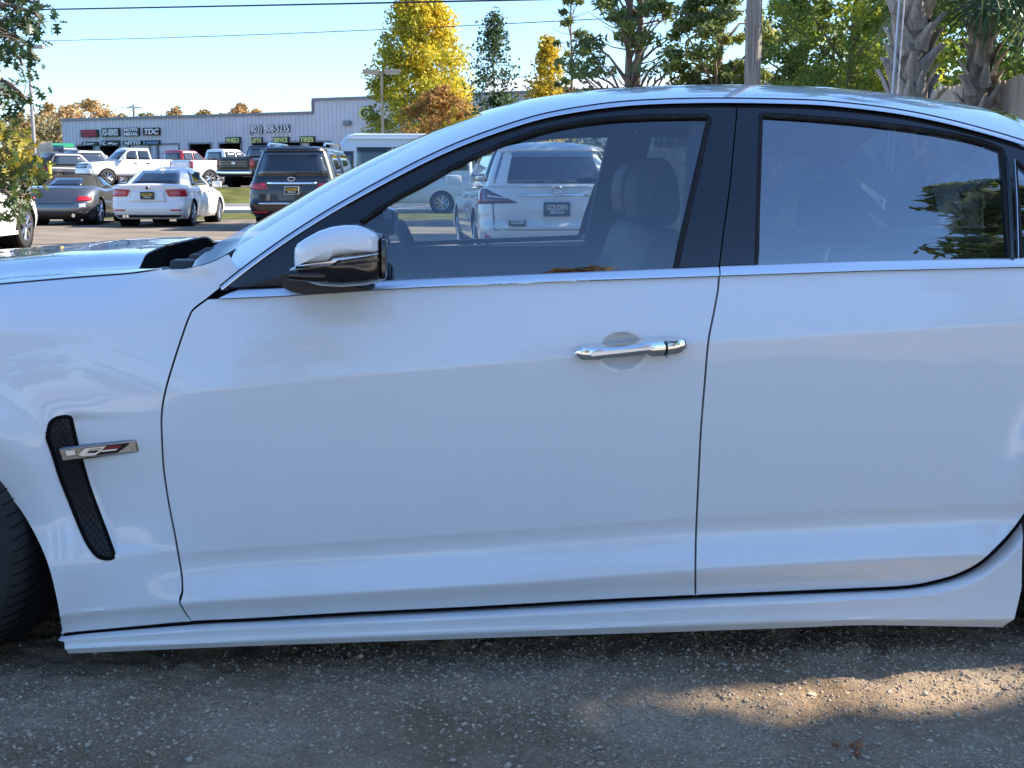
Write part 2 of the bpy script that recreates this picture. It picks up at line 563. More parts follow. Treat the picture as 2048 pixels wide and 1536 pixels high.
def panel(name, poly, mt, off=0.0, gap=0.0, dx=0.008, flange=0.018, parent=None, holes=(), zmin=None, surf=F, thick=0.0):
    """body panel: the surface F cut to the outline poly (local x, z)"""
    poly = np.asarray(poly, float)[:, :2]
    if gap:
        poly = inset_poly(poly, gap)
    x0, x1 = poly[:, 0].min() - 2 * dx, poly[:, 0].max() + 2 * dx
    zl, zh = poly[:, 1].min() - 2 * dx, poly[:, 1].max() + 2 * dx
    xs = np.arange(x0, x1, dx)
    gs = [lambda q: 0 * q + zl, g_bot, g_z3, g_z2, g_z1, g_belt, lambda q: 0 * q + zh]
    xm = xs.mean()
    rows = []
    lev = [g for g in gs if zl - 1e-9 <= float(g(xm)) <= zh + 1e-9]
    lev.sort(key=lambda g: float(g(xm)))
    for a, b in zip(lev[:-1], lev[1:]):
        n = max(1, int(round((float(b(xm)) - float(a(xm))) / (dx * 0.8))))
        for k in range(n):
            t = k / n
            rows.append(a(xs) * (1 - t) + b(xs) * t)
    rows.append(lev[-1](xs))
    Z = np.array(rows)
    X = np.broadcast_to(xs, Z.shape)
    nr, nc = Z.shape
    P = np.c_[X.ravel(), Z.ravel()]
    ins = in_poly(P[:, 0], P[:, 1], poly)
    for h in holes:
        ins &= ~in_poly(P[:, 0], P[:, 1], h)
    idx = np.arange(nr * nc).reshape(nr, nc)
    q = np.c_[idx[:-1, :-1].ravel(), idx[:-1, 1:].ravel(), idx[1:, 1:].ravel(), idx[1:, :-1].ravel()]
    q = q[ins[q].any(1)]
    used = np.unique(q)
    out = used[~ins[used]]
    if len(out):
        allp = snap_poly(P[out], poly)
        if len(holes):
            best = ((allp - P[out]) ** 2).sum(1)
            for h in holes:
                hp = snap_poly(P[out], np.asarray(h))
                e = ((hp - P[out]) ** 2).sum(1)
                inside_h = in_poly(P[out][:, 0], P[out][:, 1], np.asarray(h))
                allp[inside_h] = hp[inside_h]
        P[out] = allp
    rm = np.full(nr * nc, -1)
    rm[used] = np.arange(len(used))
    q = rm[q]
    P = P[used]
    V = np.c_[P[:, 0], surf(P[:, 0], P[:, 1]) + off, P[:, 1]]
    faces = q.tolist()
    if flange:
        e = np.vstack([q[:, [0, 1]], q[:, [1, 2]], q[:, [2, 3]], q[:, [3, 0]]])
        key = np.sort(e, 1)
        _, first, cnt = np.unique(key[:, 0] * 10 ** 7 + key[:, 1], return_index=True, return_counts=True)
        be = e[first[cnt == 1]]
        bv = np.unique(be)
        m2 = {b: len(V) + i for i, b in enumerate(bv)}
        V = np.vstack([V, V[bv] + np.array([0, flange, 0])])
        faces += [(a2, a1, m2[a1], m2[a2]) for a1, a2 in be]
    return mesh(name, V, faces, mt, parent or sedan, smooth=40)

def strip(name, A, B, mt, off=0.0, bulge=0.004, n=5, tilt=0.0, parent=None, flange=0.006, step=8.0, local=False):
    """raised moulding between two pixel lines on the body side"""
    if local:
        a, b = np.asarray(A, float), np.asarray(B, float)
    else:
        m = max(6, int(np.hypot(*np.diff(np.asarray(A, float), axis=0).T).sum() / step))
        def rs(p):
            p = np.asarray(p, float)
            d = np.r_[0, np.cumsum(np.hypot(*np.diff(p, axis=0).T))]
            s = np.linspace(0, d[-1], m)
            return np.c_[np.interp(s, d, p[:, 0]), np.interp(s, d, p[:, 1])]
        a, b = unproj(rs(A)), unproj(rs(B))
    m = len(a)
    V = []
    for j in range(-1, n + 1):
        t = min(max(j / (n - 1), 0), 1)
        p = a * (1 - t) + b * t
        y = F(p[:, 0], p[:, 2]) + off - bulge * (1 - (2 * t - 1) ** 2) ** 0.6 + tilt * (1 - 2 * t)
        if j in (-1, n):
            y = y + flange
        V.append(np.c_[p[:, 0], y, p[:, 2]])
    V = np.vstack(V)
    fs = [(r * m + i, r * m + i + 1, (r + 1) * m + i + 1, (r + 1) * m + i) for r in range(n + 1) for i in range(m - 1)]
    fs += [tuple(r * m for r in range(n + 2)), tuple(r * m + m - 1 for r in range(n + 1, -1, -1))]
    return mesh(name, V, fs, mt, parent or sedan, smooth=50)

def shiftline(px, d):
    p = np.asarray(px, float)
    t = np.gradient(p, axis=0)
    t /= np.hypot(t[:, 0], t[:, 1])[:, None]
    return p + np.c_[-t[:, 1], t[:, 0]] * d
XZ = lambda p: np.asarray(p)[:, [0, 2]]
U = lambda pts, step=9.0: XZ(unproj(curve(pts, step)))
UL = lambda pts, step=9.0: XZ(unproj(resample(pts, step)))
NPX = None
# ---------------- traced lines (pixels)
L_doorfront = [(440, 577), (415, 597), (386, 619), (379, 632), (371, 652), (350, 715), (331, 780), (323, 830), (324, 885), (327.5, 940), (337, 1005), (350, 1072), (362, 1142), (364.5, 1170), (364, 1187), (359, 1204), (382, 1243)]
L_mid_low = [(1438, 551), (1436, 580), (1427, 630), (1417, 682), (1410, 760), (1402, 860), (1397, 960), (1392.5, 1060), (1391, 1130), (1391, 1191)]
L_mid_up = [(1474, 210), (1473, 235), (1470, 264), (1460, 374), (1449, 452), (1439, 531)]
L_bot1 = [(382, 1243), (512, 1237), (700, 1226), (912, 1216), (1024, 1210), (1200, 1200), (1391, 1191)]
L_bot2 = [(1391, 1191), (1536, 1185), (1711, 1177.5), (1790, 1174), (1830, 1170), (1861, 1164), (1911, 1150), (1961, 1124), (2011, 1077), (2048, 1029), (2070, 985)]
L_beltlow = [(420, 597), (565, 591), (770, 577.5), (850, 573), (1162, 560), (1437, 551)]
L_beltlow2 = [(1439, 550.5), (1720, 541), (2048, 533), (2165, 530.5)]
L_belttop = [(441, 579), (567, 573.5), (770, 561.5), (850, 557), (1162, 544), (1437, 533)]
L_belttop2 = [(1440, 532), (1720, 522), (2048, 515.5), (2165, 513)]
L_rail = [(440, 572), (478, 541), (532, 501), (587, 463), (634, 433), (681, 405), (775, 353), (869, 305), (950, 271), (1050, 237), (1100, 224), (1225, 204.5), (1350, 197.5), (1475, 196.5), (1612, 199.5), (1661, 202.5), (1786, 217), (1886, 236.5), (1961, 256), (2048, 281), (2110, 305)]
def smooth_line(p, k=6):
    p = np.asarray(p, float)
    for _ in range(k * 3):
        q_ = p.copy()
        q_[1:-1] = 0.5 * p[1:-1] + 0.25 * (p[:-2] + p[2:])
        p = q_
    return p
RAIL = smooth_line(curve(L_rail, 10))
# ---------------- lower body panels
extra_q = [(1.95, 1.03), (2.05, 0.97), (2.48, 0.93), (2.50, 0.70), (2.50, 0.30)]
front_door = panel('front_door', np.vstack([U(L_doorfront[1:16]), U(L_bot1)[0:], U(L_mid_low)[::-1], UL(L_beltlow)[::-1]]), 'paint', gap=0.0026, dx=0.0055)
front_door['label'] = 'pale silver white front door with chrome handle'
arch = lambda c, r, a0, a1, n=60: np.array([(c[0] + r * math.cos(a), c[1] + r * math.sin(a)) for a in np.linspace(R(a0), R(a1), n)])
rd = np.vstack([U(L_bot2), [(1.305, 0.53), (1.33, 0.62), (1.345, 0.72), (1.34, 0.82), (1.33, 0.90)], UL(L_beltlow2)[::-1], U(L_mid_low)])
rear_door = panel('rear_door', rd, 'paint', gap=0.0026)
rear_door['label'] = 'pale silver white rear door'
# front fender: arch edge, sill seam, door cut, bonnet seam
arch_f = U([(0, 973), (38, 1018), (70, 1072), (95, 1130), (112, 1198), (124, 1268)])
aR = np.vstack([arch(WF, 0.372, 180, 62, 50)])
hoodline = U([(0, 568), (150, 555), (250, 547.5), (300, 541), (330, 537.5), (367, 536.5), (385, 533), (405, 529), (430, 520), (455, 506.5)])
fcut = UL([(455, 506.5), (478, 541)])
fl = np.vstack([hoodline, fcut, UL([(478, 542), (440, 573)]), U(L_doorfront), UL([(382, 1243), (124, 1267)]), arch_f[::-1], aR[::-1][np.where(aR[::-1][:, 0] < arch_f[0, 0] - 0.01)], [(-1.80, 0.22), (-2.28, 0.20), (-2.38, 0.40), (-2.36, 0.66), (-2.20, 0.76), (-1.7, 0.885)]])
ventp = XZ(unproj(curve(np.vstack([VENT, VENT[:1]]), 6)))[:-1]
fender = panel('front_fender', fl, 'paint', gap=0.0022, dx=0.0085, holes=[ventp])
# rear quarter panel
arR = arch(WRr, 0.376, 158, 0, 60)
sill_r = U([(2048, 1033), (2011, 1081), (1961, 1128), (1911, 1154), (1861, 1168), (1830, 1173.5), (1790, 1177.5), (1711, 1181), (1536, 1188.5)])[::-1]
rail_l = unproj(RAIL)
q = np.vstack([[(1.347, 0.88), (1.352, 0.72), (1.337, 0.62), (1.30, 0.53)], [(1.262, 0.46)], arR, [(2.05, 0.24), (2.50, 0.26), (2.56, 0.5), (2.52, 0.80), (2.42, 0.985), (2.0, 1.0), (1.7, 1.005), (1.36, 0.985)]])
quarter = panel('rear_quarter', q, 'paint', gap=0.002, dx=0.010)

# sill: its own moulded section
SA = resample([(122, 1269.5), (382, 1247), (512, 1240), (912, 1219.5), (1391, 1194), (1711, 1181)], 12)
def Fs(x, z):
    zt, zf, zb_ = np.interp(x, sx, s_top), np.interp(x, sx, s_fac), np.interp(x, sx, s_low)
    t = np.clip((z - zf) / np.maximum(zt - zf, 1e-4), 0, 1)
    y = 0.004 + 0.014 * (1 - t) * t + 0.046 * np.clip((t - 0.80) / 0.20, 0, 1) ** 2
    d = np.clip(zf - z, 0, 1)
    return np.where(z < zf, 0.004 + d * 0.75, y) + 0.010 * (x - 0.1) ** 2
sx = np.linspace(-1.2, 1.4, 80)
_t = on_y(*np.array([(122, 1269.5), (382, 1246.5), (512, 1239.5), (912, 1219), (1391, 1193.5), (1711, 1180.5), (1790, 1177.5), (1830, 1173.5), (1861, 1168), (1911, 1154), (1961, 1128), (2011, 1081), (2048, 1033), (2060, 1010)], float).T, 0.045)
s_top = np.interp(sx, _t[0], _t[2])
_t = on_y(*np.array([(127, 1302), (512, 1283), (1024, 1262), (1536, 1245), (1736, 1240), (2033, 1242)], float).T, 0.004)
s_fac = np.interp(sx, _t[0], _t[2])
s_low = s_fac - 0.02
sp = np.vstack([XZ(np.c_[on_y(*curve([(122, 1273), (382, 1250.5), (512, 1243.5), (912, 1223), (1391, 1197.5), (1711, 1184.5), (1790, 1181), (1830, 1177), (1861, 1171.5), (1911, 1157.5), (1961, 1131.5), (2011, 1085), (2044, 1042)], 9).T, 0.045)]),
                XZ(np.c_[on_y(*resample([(2050, 1090), (2049, 1180), (2033, 1242), (2017, 1261.5)], 9).T, 0.006)]),
                XZ(np.c_[on_y(*curve([(2017, 1261.5), (1786, 1254.5), (1686, 1254.5), (1536, 1260.5), (1024, 1276), (512, 1294), (132, 1312)], 9).T, 0.014)]),
                XZ(np.c_[on_y(*resample([(132, 1312), (127, 1302), (125, 1288)], 9).T, 0.006)])])
sill = panel('rocker_panel', sp, 'paint', dx=0.006, surf=Fs, flange=0.10)
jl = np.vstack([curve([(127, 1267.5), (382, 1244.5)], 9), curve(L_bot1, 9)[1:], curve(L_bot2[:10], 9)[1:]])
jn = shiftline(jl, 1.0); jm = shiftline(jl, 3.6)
strip('sill_joint', jn, jm, 'shadow_black', off=-0.004, bulge=0.001, n=3, flange=0.01, step=10)  # black strip drawn in for the shade of the gap below the doors
# inner body behind the panel gaps (dark)
dk = MB()
dk.box(-0.70, 1.20, 0.085, 0.11, 0.20, 0.93)
dk.box(-1.02, -0.70, 0.085, 0.11, 0.20, 0.80)
dk.box(-1.0, 1.15, 0.10, 1.76, 0.19, 0.24)
dk.box(-1.9, -0.98, 0.30, 1.56, 0.25, 0.80)
dk.box(1.25, 2.3, 0.30, 1.56, 0.22, 0.85)
under = dk.build('underbody', 'shadow_black', sedan)
# wheel houses
for (wx, wz), nm in ((WF, 0), (WRr, 1)):
    for y0, y1 in ((0.045, 0.42), (1.815, 1.44)):
        wb = MB(); nn = 26; pv = []
        for y_, q_ in ((y0, 0.385), (y1, 0.385), (y1, 0.02)):
            pv += [(wx + q_ * math.cos(a_), y_, wz + q_ * math.sin(a_)) for a_ in np.linspace(R(-22), R(202), nn)]
        wb.add(pv, [(r0 * nn + k, r0 * nn + k + 1, (r0 + 1) * nn + k + 1, (r0 + 1) * nn + k) for r0 in (0, 1) for k in range(nn - 1)])
        wb.build('wheel_house', 'shadow_black', sedan, smooth=40)
# ---------------- wheels
def make_wheel(x, z, y, rad, side, steer=0.0):
    e = MB()
    w = 0.27 * side
    k = rad
    e.lathe([(k * 0.70, 0.010 * side), (k * 0.72, 0.002 * side), (k * 0.86, -0.008 * side), (k * 0.95, 0.006 * side), (k * 0.985, 0.030 * side)]
            + [(k * (1.0 if i % 2 else 0.985), (0.045 + i * 0.018) * side) for i in range(11)] + [(k * 0.97, w), (k * 0.7, w)], 64, 'Y', (x, y, z))
    t = e.build('wheel', 'tyre', sedan, smooth=35)
    e = MB()
    e.lathe([(k * 0.70, 0.010 * side), (k * 0.67, 0.014 * side), (k * 0.655, 0.05 * side), (k * 0.60, 0.20 * side)], 48, 'Y', (x, y, z))
    for s in range(10):
        a = 2 * math.pi * s / 10 + 0.1
        for da in (-0.10, 0.10):
            ca, sa = math.cos(a + da * 0.4), math.sin(a + da * 0.4)
            cb, sb = math.cos(a + da), math.sin(a + da)
            e.tube([(x + ca * k * 0.12, y + 0.040 * side, z + sa * k * 0.12), (x + cb * k * 0.66, y + 0.018 * side, z + sb * k * 0.66)], [0.020, 0.013], 6)
    e.lathe([(0.0, 0.018 * side), (k * 0.12, 0.020 * side), (k * 0.18, 0.040 * side), (k * 0.18, 0.1 * side)], 24, 'Y', (x, y, z))
    e.build('rim', 'alloy_dark', t, smooth=40)
    e = MB()
    e.lathe([(0.02, 0.10 * side), (k * 0.55, 0.10 * side), (k * 0.55, 0.13 * side)], 40, 'Y', (x, y, z))
    e.build('brake_disc', 'alloy', t, smooth=40)
    e = MB()
    for q_ in range(72):
        a_ = 2 * math.pi * q_ / 72
        pts = [(x + math.cos(a_ + o_) * k * rr_, y + yy_ * side, z + math.sin(a_ + o_) * k * rr_) for rr_, yy_, o_ in ((0.965, 0.014, 0.0), (0.986, 0.032, 0.01), (1.001, 0.06, 0.03), (1.001, 0.12, 0.06))]
        e.tube(pts, 0.0016, 4)
    e.build('tread_sipes', 'shadow_black', t)
    if steer:
        c_ = Vector((x, y + 0.13 * side, 0)); t.rotation_euler = (0, 0, steer)
        t.location = c_ - Matrix.Rotation(steer, 3, 'Z') @ c_
for (wx, wz), rr in ((WF, 0.335), (WRr, 0.345)):
    wx_ = wx + 0.012 if wx < 0 else wx
    st_a = R(-22) if wx < 0 else 0.0
    make_wheel(wx_, rr, 0.105 if wx < 0 else 0.045, rr, 1, st_a)
    make_wheel(wx_, rr, 2 * YC - (0.105 if wx < 0 else 0.045), rr, -1, st_a)

# ---------------- side glass, frames and mouldings
G_top = [(725, 446), (762, 421), (800, 397.5), (850, 371.5), (912, 336), (975, 306), (1020, 287), (1069, 269.5), (1115, 257.5), (1162, 249), (1220, 242), (1287, 238), (1350, 236.3), (1417, 236)]
glass_f = np.vstack([U(G_top), UL([(1417, 236), (1386, 374), (1350, 536)]), UL([(1350, 540), (1162, 549), (850, 562), (752, 566)]), UL([(752, 566), (725, 446)])])
fg = panel('window_glass', glass_f, 'glass_front', off=0.012, flange=0, parent=front_door, dx=0.012)
GR_top = [(1525, 233), (1600, 237.5), (1658, 242), (1720, 247.5), (1783, 255), (1850, 264), (1908, 274), (1960, 286), (2004, 302)]
glass_r = np.vstack([U(GR_top), UL([(2004, 302), (2012, 400), (2019, 516)]), UL([(2019, 522), (1720, 530), (1516, 536)]), UL([(1516, 536), (1520, 400), (1525, 233)])])
rg = panel('window_glass', glass_r, 'glass_rear', off=0.012, flange=0, parent=rear_door, dx=0.012)
QG = np.vstack([UL([(2034, 325), (2048, 520)]), [(1.33, 0.995), (1.58, 1.0), (1.50, 1.06), (1.38, 1.14), (1.28, 1.20)]])
panel('quarter_glass', QG, 'glass_rear', off=0.010, flange=0, parent=quarter, dx=0.012)
# gloss black frames as panels with the glass openings cut out
rail_in = shiftline(RAIL, 11.0)
kf = rail_in[:, 0] < 1474
ofs = np.vstack([UL(rail_in[kf]), UL(L_mid_up), UL(L_belttop)[::-1], UL([(441, 579), (452, 573)])])
frame_f = panel('window_frame', ofs, 'gloss_black', off=0.001, gap=0.0016, holes=[inset_poly(glass_f, -0.009)], parent=front_door, dx=0.006, flange=0.02)
kr = rail_in[:, 0] > 1476
tail = [(1.60, 1.0), (1.40, 0.985)]
ofr = np.vstack([UL(rail_in[kr]), [(1.42, 1.165), (1.52, 1.09)], tail, UL(L_belttop2)[::-1], UL(L_mid_up)[::-1]])
frame_r = panel('window_frame', ofr, 'gloss_black', off=0.001, gap=0.0016, holes=[inset_poly(glass_r, -0.009), inset_poly(QG, -0.006)], parent=rear_door, dx=0.006, flange=0.02)
# rubber seals around the glass
def seal(poly, parent, r=0.0065, off=0.0, name='window_seal'):
    p = inset_poly(poly, -0.004)
    y = F(p[:, 0], p[:, 1]) + off
    m = MB()
    pts = [(a, b, c) for a, b, c in zip(p[:, 0], y, p[:, 1])]
    m.tube(pts + pts[:1], r, 6, cap=False)
    return m.build(name, 'rubber', parent, smooth=60)
seal(glass_f, front_door, 0.0075, 0.007)
seal(glass_r, rear_door, 0.0075, 0.007)
seal(QG, quarter, 0.006, 0.004)
# divider bar and its bright edge
strip('divider_bar', [(2009, 312), (2015, 400), (2021, 517)], [(2018, 318), (2023, 400), (2028, 517)], 'gloss_black', off=-0.004, parent=rear_door)
strip('divider_edge', [(2027.5, 318), (2032, 400), (2035.5, 517)], [(2029.5, 318), (2034.5, 400), (2037.5, 517)], 'chrome', off=-0.002, parent=rear_door, bulge=0.002)
# chrome around the windows: one piece along the roof, belt pieces on each door
ch = strip('roof_moulding', shiftline(RAIL, 0.8), shiftline(RAIL, 9.5), 'satin_chrome', off=-0.008, bulge=0.003, tilt=0.003)
strip('belt_moulding', curve(L_belttop[:2] + L_belttop[2:], 9)[4:], resample(L_beltlow, 9)[2:], 'satin_chrome', off=-0.006, bulge=0.002, tilt=0.004, parent=front_door)
strip('belt_moulding', L_belttop2, L_beltlow2[:3] + [(2165, 530.5)], 'satin_chrome', off=-0.006, bulge=0.002, tilt=0.004, parent=rear_door)
strip('roof_joint', shiftline(RAIL, -1.6), shiftline(RAIL, 0.8), 'shadow_black', off=-0.004, bulge=0.001, n=3)
# mirror triangle (black sail panel)
tri = UL([(452, 574), (520, 525), (600, 469), (690, 408), (722, 447), (756, 563), (600, 570)], 6)
panel('mirror_sail', tri, 'gloss_black', off=-0.006, parent=front_door, dx=0.008, flange=0.02)

# ---------------- roof, pillars, windscreen
SIL = smooth_line(curve([(399, 513), (442, 482), (480, 461), (530, 434), (610, 388), (675, 351), (725, 325.5), (800, 290), (840, 272.5), (875, 255.5), (900, 245.5), (950, 227.5), (1000, 212.5), (1075, 195), (1150, 184.5), (1225, 177), (1350, 170), (1475, 169), (1612, 172), (1661, 174), (1786, 187), (1886, 200.5), (1986, 217.5), (2048, 231), (2110, 249)], 12), 3)
BL = curve([(430, 520), (455, 506.5), (500, 479), (550, 448), (625, 402), (700, 357), (800, 305), (875, 267.5), (962, 232), (1010, 213), (1100, 195)], 12)
rp = np.vstack([rail_l[:, [0, 1, 2]], [(1.42, 0, 1.185), (1.55, 0, 1.105), (1.70, 0, 1.02)]])
rp[-3:, 1] = F(rp[-3:, 0], rp[-3:, 2])
rp[:, 1] += 0.002
XR = np.linspace(rp[0, 0] + 0.005, rp[-1, 0], 190)
ry = np.interp(XR, rp[:, 0], rp[:, 1]); rz = np.interp(XR, rp[:, 0], rp[:, 2])
PW = 2.5
ts_ = 0.50
ysil = ry + ts_ * (YC - ry)
# height of the roof/windscreen at t = ts_ from the silhouette seen in the photograph
zs = np.zeros_like(XR)
for i, (x, y) in enumerate(zip(XR, ysil)):
    xx, _, zz = on_y(SIL[:, 0], SIL[:, 1], y)
    zs[i] = np.interp(x, xx, zz)
rear_k = XR > on_y(2048.0, 231.0, 0.5)[0]
zc = rz + (zs - rz) / (1 - (1 - ts_) ** PW)
def proj_v(x, y, z):
    X_ = x * _cy - y * _sy; Y_ = D0 + x * _sy + y * _cy; Z_ = z - CAMH
    dep = Y_ * _cp - Z_ * _sp
    return 1024 + FPX * X_ / dep, 768 - FPX * (Y_ * _sp + Z_ * _cp) / dep
tt_ = np.linspace(0.02, 1.0, 40)
for i in range(len(XR)):
    lo, hi = rz[i] - 0.02, rz[i] + 0.30
    for _ in range(22):
        mid = 0.5 * (lo + hi)
        y_ = ry[i] + tt_ * (YC - ry[i]); z_ = rz[i] + (mid - rz[i]) * (1 - (1 - tt_) ** PW)
        u_, v_ = proj_v(XR[i], y_, z_)
        if (np.interp(u_, SIL[:, 0], SIL[:, 1]) - v_).max() > 0:
            hi = mid
        else:
            lo = mid
    zc[i] = mid
xk = XR[~rear_k][-1]
zc = np.where(rear_k, rz + (zc[~rear_k][-1] - rz[~rear_k][-1]) * np.clip(1 - (XR - xk) / 1.2, 0.6, 1), zc)
def roof_pt(i, t):
    y = ry[i] + t * (YC - ry[i])
    z = rz[i] + (zc[i] - rz[i]) * (1 - (1 - t) ** PW)
    return (XR[i], y, z)
# the paint / glass border of the A pillar as a fraction t
tb = np.zeros_like(XR)
for i, x in enumerate(XR):
    best = 0
    for t in np.linspace(0.01, 0.6, 60):
        px_, py_, pz_ = roof_pt(i, t)
        xx, _, zz = on_y(BL[:, 0], BL[:, 1], py_)
        if x > xx[-1]:
            best = 1.0; break
        if pz_ > np.interp(x, xx, zz):
            best = t; break
        best = t
    tb[i] = best
iA = int(np.argmax(tb >= 0.33)) if (tb >= 0.33).any() else 60
iA = int(np.argmin(np.abs(XR + 0.04)))
iR = int(np.argmin(np.abs(XR - 1.34)))
def loft(name, i0, i1, tf, mt, n=18, both=True, off=0.0, parent=None):
    V = []; fs = []
    rows = list(range(i0, i1 + 1))
    tt = [None] * len(rows)
    for r_, i in enumerate(rows):
        a, b = tf(i)
        line = [roof_pt(i, a + (b - a) * k / (n - 1)) for k in range(n)]
        if both:
            line = line + [(p[0], 2 * YC - p[1], p[2]) for p in line[::-1][1 if b == 1.0 else 0:]]
        V += [(p[0], p[1], p[2] + off) for p in line]
        w_ = len(line)
    for r_ in range(len(rows) - 1):
        for k in range(w_ - 1):
            fs.append((r_ * w_ + k, (r_ + 1) * w_ + k, (r_ + 1) * w_ + k + 1, r_ * w_ + k + 1))
    return mesh(name, V, fs, mt, parent or sedan, smooth=60)
tbs = np.convolve(np.pad(tb, 4, 'edge'), np.ones(9) / 9, 'valid')
i_s = 0
roof = loft('roof', iA, iR, lambda i: (0.0, 1.0), 'paint', n=26)
loft('pillar', i_s, iA, lambda i: (0.0, min(float(tbs[i]), 0.40)), 'paint', n=8, both=False)
pl2 = loft('pillar', i_s, iA, lambda i: (0.0, min(float(tbs[i]), 0.40)), 'paint', n=8, both=False)
pl2.scale = (1, -1, 1); pl2.location = (0, 2 * YC, 0)
wsg = loft('windshield', 0, iA, lambda i: (min(float(tbs[i]), 0.40), 1.0), 'windshield_glass', n=24, off=-0.002)
loft('pillar', iR, len(XR) - 1, lambda i: (0.0, 0.16), 'paint', n=8, both=False)
pl3 = loft('pillar', iR, len(XR) - 1, lambda i: (0.0, 0.16), 'paint', n=8, both=False)
pl3.scale = (1, -1, 1); pl3.location = (0, 2 * YC, 0)
loft('rear_window', iR, len(XR) - 1, lambda i: (0.16, 1.0), 'glass_rear', n=18, off=-0.002)
# lower corner of the windscreen running down into the cowl
lo_ = curve([(379, 534.5), (405, 529), (430, 520), (455, 506.5), (474, 495)], 4)
up_ = curve([(380, 533.5), (392, 520), (410, 505), (442, 482), (480, 461), (509, 446)], 4)
nn = 24
def rs_(p):
    d = np.r_[0, np.cumsum(np.hypot(*np.diff(p, axis=0).T))]; s_ = np.linspace(0, d[-1], nn)
    return np.c_[np.interp(s_, d, p[:, 0]), np.interp(s_, d, p[:, 1])]
lo_, up_ = rs_(lo_), rs_(up_)
V = []; mm = 9
for j in range(mm):
    t = j / (mm - 1)
    f_ = np.linspace(0, 1, nn)
    yv = (0.16 + 0.06 * t) * (1 - f_) + (0.31 + 0.36 * t) * f_
    px_ = lo_ * (1 - t) + up_ * t
    x, y, z = on_y(px_[:, 0], px_[:, 1], yv)
    V += [tuple(q_) for q_ in np.c_[x, yv, z]]
mesh('windshield_corner', V, [(j * nn + i, j * nn + i + 1, (j + 1) * nn + i + 1, (j + 1) * nn + i) for j in range(mm - 1) for i in range(nn - 1)], 'windshield_glass', sedan, smooth=80)
# headliner and windscreen frit
loft('headliner', iA, iR, lambda i: (0.06, 1.0), 'headliner', n=16, off=-0.045)
loft('roof_header', max(iA - 6, 0), iA, lambda i: (min(float(tbs[i]), 0.40), 1.0), 'shadow_black', n=16, off=-0.008)
loft('pillar_trim', i_s, iA, lambda i: (0.03, min(float(tbs[i]), 0.40)), 'grey_plastic', n=6, both=False, off=-0.03)
o = loft('pillar_trim', i_s, iA, lambda i: (0.03, min(float(tbs[i]), 0.40)), 'grey_plastic', n=6, both=False, off=-0.03)
o.scale = (1, -1, 1); o.location = (0, 2 * YC, 0)

# ---------------- bonnet
hl = unproj(curve([(0, 568), (150, 555), (250, 547.5), (300, 541), (327, 537)], 8))
hl = np.vstack([[(-2.25, 0, 0.745), (-1.95, 0, 0.845), (-1.7, 0, 0.892)], hl])
hl[:3, 1] = F(hl[:3, 0], hl[:3, 2])
XH = np.linspace(-2.25, hl[-1, 0] + 0.03, 120)
hy = np.interp(XH, hl[:, 0], hl[:, 1]) + 0.004
hz = np.interp(XH, hl[:, 0], hl[:, 2]) + 0.002
HS = [(0, 499), (60, 494.5), (150, 487), (250, 476.5), (330, 473.5), (430, 471.5)]
HSa = np.array([(-400, 540), (0, 499), (60, 494.5), (150, 487), (250, 478), (330, 474.5), (430, 472.5), (520, 471)], float)
def hood_t(t):
    return 1 - (1 - t) ** 2.8
def hood_r(t):
    return 0.008 / (1 + np.exp(-(t - 0.30) / 0.03)) * np.exp(-((t - 0.30) / 0.35) ** 2) - 0.010 * np.exp(-((t - 0.2) / 0.10) ** 2)
zch = hz.copy()
for i in range(len(XH)):
    lo, hi = hz[i] - 0.02, hz[i] + 0.25
    for _ in range(22):
        mid = 0.5 * (lo + hi)
        y_ = hy[i] + tt_ * (2 * YC - 2 * hy[i]) * 0.8
        t2 = 1 - np.abs(1 - (y_ - hy[i]) / (YC - hy[i]))
        z_ = hz[i] + (mid - hz[i]) * hood_t(t2) + hood_r(t2)
        u_, v_ = proj_v(XH[i], y_, z_)
        if (np.interp(u_, HSa[:, 0], HSa[:, 1]) - v_).max() > 0:
            hi = mid
        else:
            lo = mid
    zch[i] = mid
nt_ = 40
V = []
tcol = np.linspace(0, 1, nt_) ** 2.0
xend_t = lambda t: -0.0 if True else 0
XE = XH[-1]
for side in (1, -1):
    for j, t in enumerate(tcol):
        # trailing edge: rounded at the corner, then nearly straight across
        d = t * (YC - hy[-1])
        back = XE - 0.035 - 0.085 * (1 - math.exp(-d / 0.045)) - 0.05 * t
        s = (XH - XH[0]) / (XE - XH[0])
        xq = XH[0] + s * (back - XH[0])
        y0 = np.interp(xq, XH, hy); z0 = np.interp(xq, XH, hz); zc_ = np.interp(xq, XH, zch)
        y = y0 + t * (YC - y0)
        z = z0 + (zc_ - z0) * hood_t(t)
        z = z + hood_r(t)
        if side < 0:
            y = 2 * YC - y
        V.append(np.c_[xq, y, z])
V1 = V[:nt_] + V[nt_:][::-1][1:]
m_ = len(XH)
VV = np.vstack(V1)
nc = len(V1)
fs = [(c * m_ + i, c * m_ + i + 1, (c + 1) * m_ + i + 1, (c + 1) * m_ + i) for c in range(nc - 1) for i in range(m_ - 1)]
# underside lip at the trailing edge
b = len(VV)
lip = np.array([VV[c * m_ + m_ - 1] for c in range(nc)])
VV = np.vstack([VV, lip + np.array([-0.001, 0, -0.005])])
fs += [(c * m_ + m_ - 1, b + c, b + c + 1, (c + 1) * m_ + m_ - 1) for c in range(nc - 1)]
hood = mesh('hood', VV, fs, 'paint', sedan, smooth=50)
lw = np.vstack([lip + np.array([-0.003, 0, -0.006]), lip + np.array([-0.02, 0, -0.07])])
mesh('hood_underside', lw, [(c, nc + c, nc + c + 1, c + 1) for c in range(nc - 1)], 'shadow_black', hood, smooth=50)
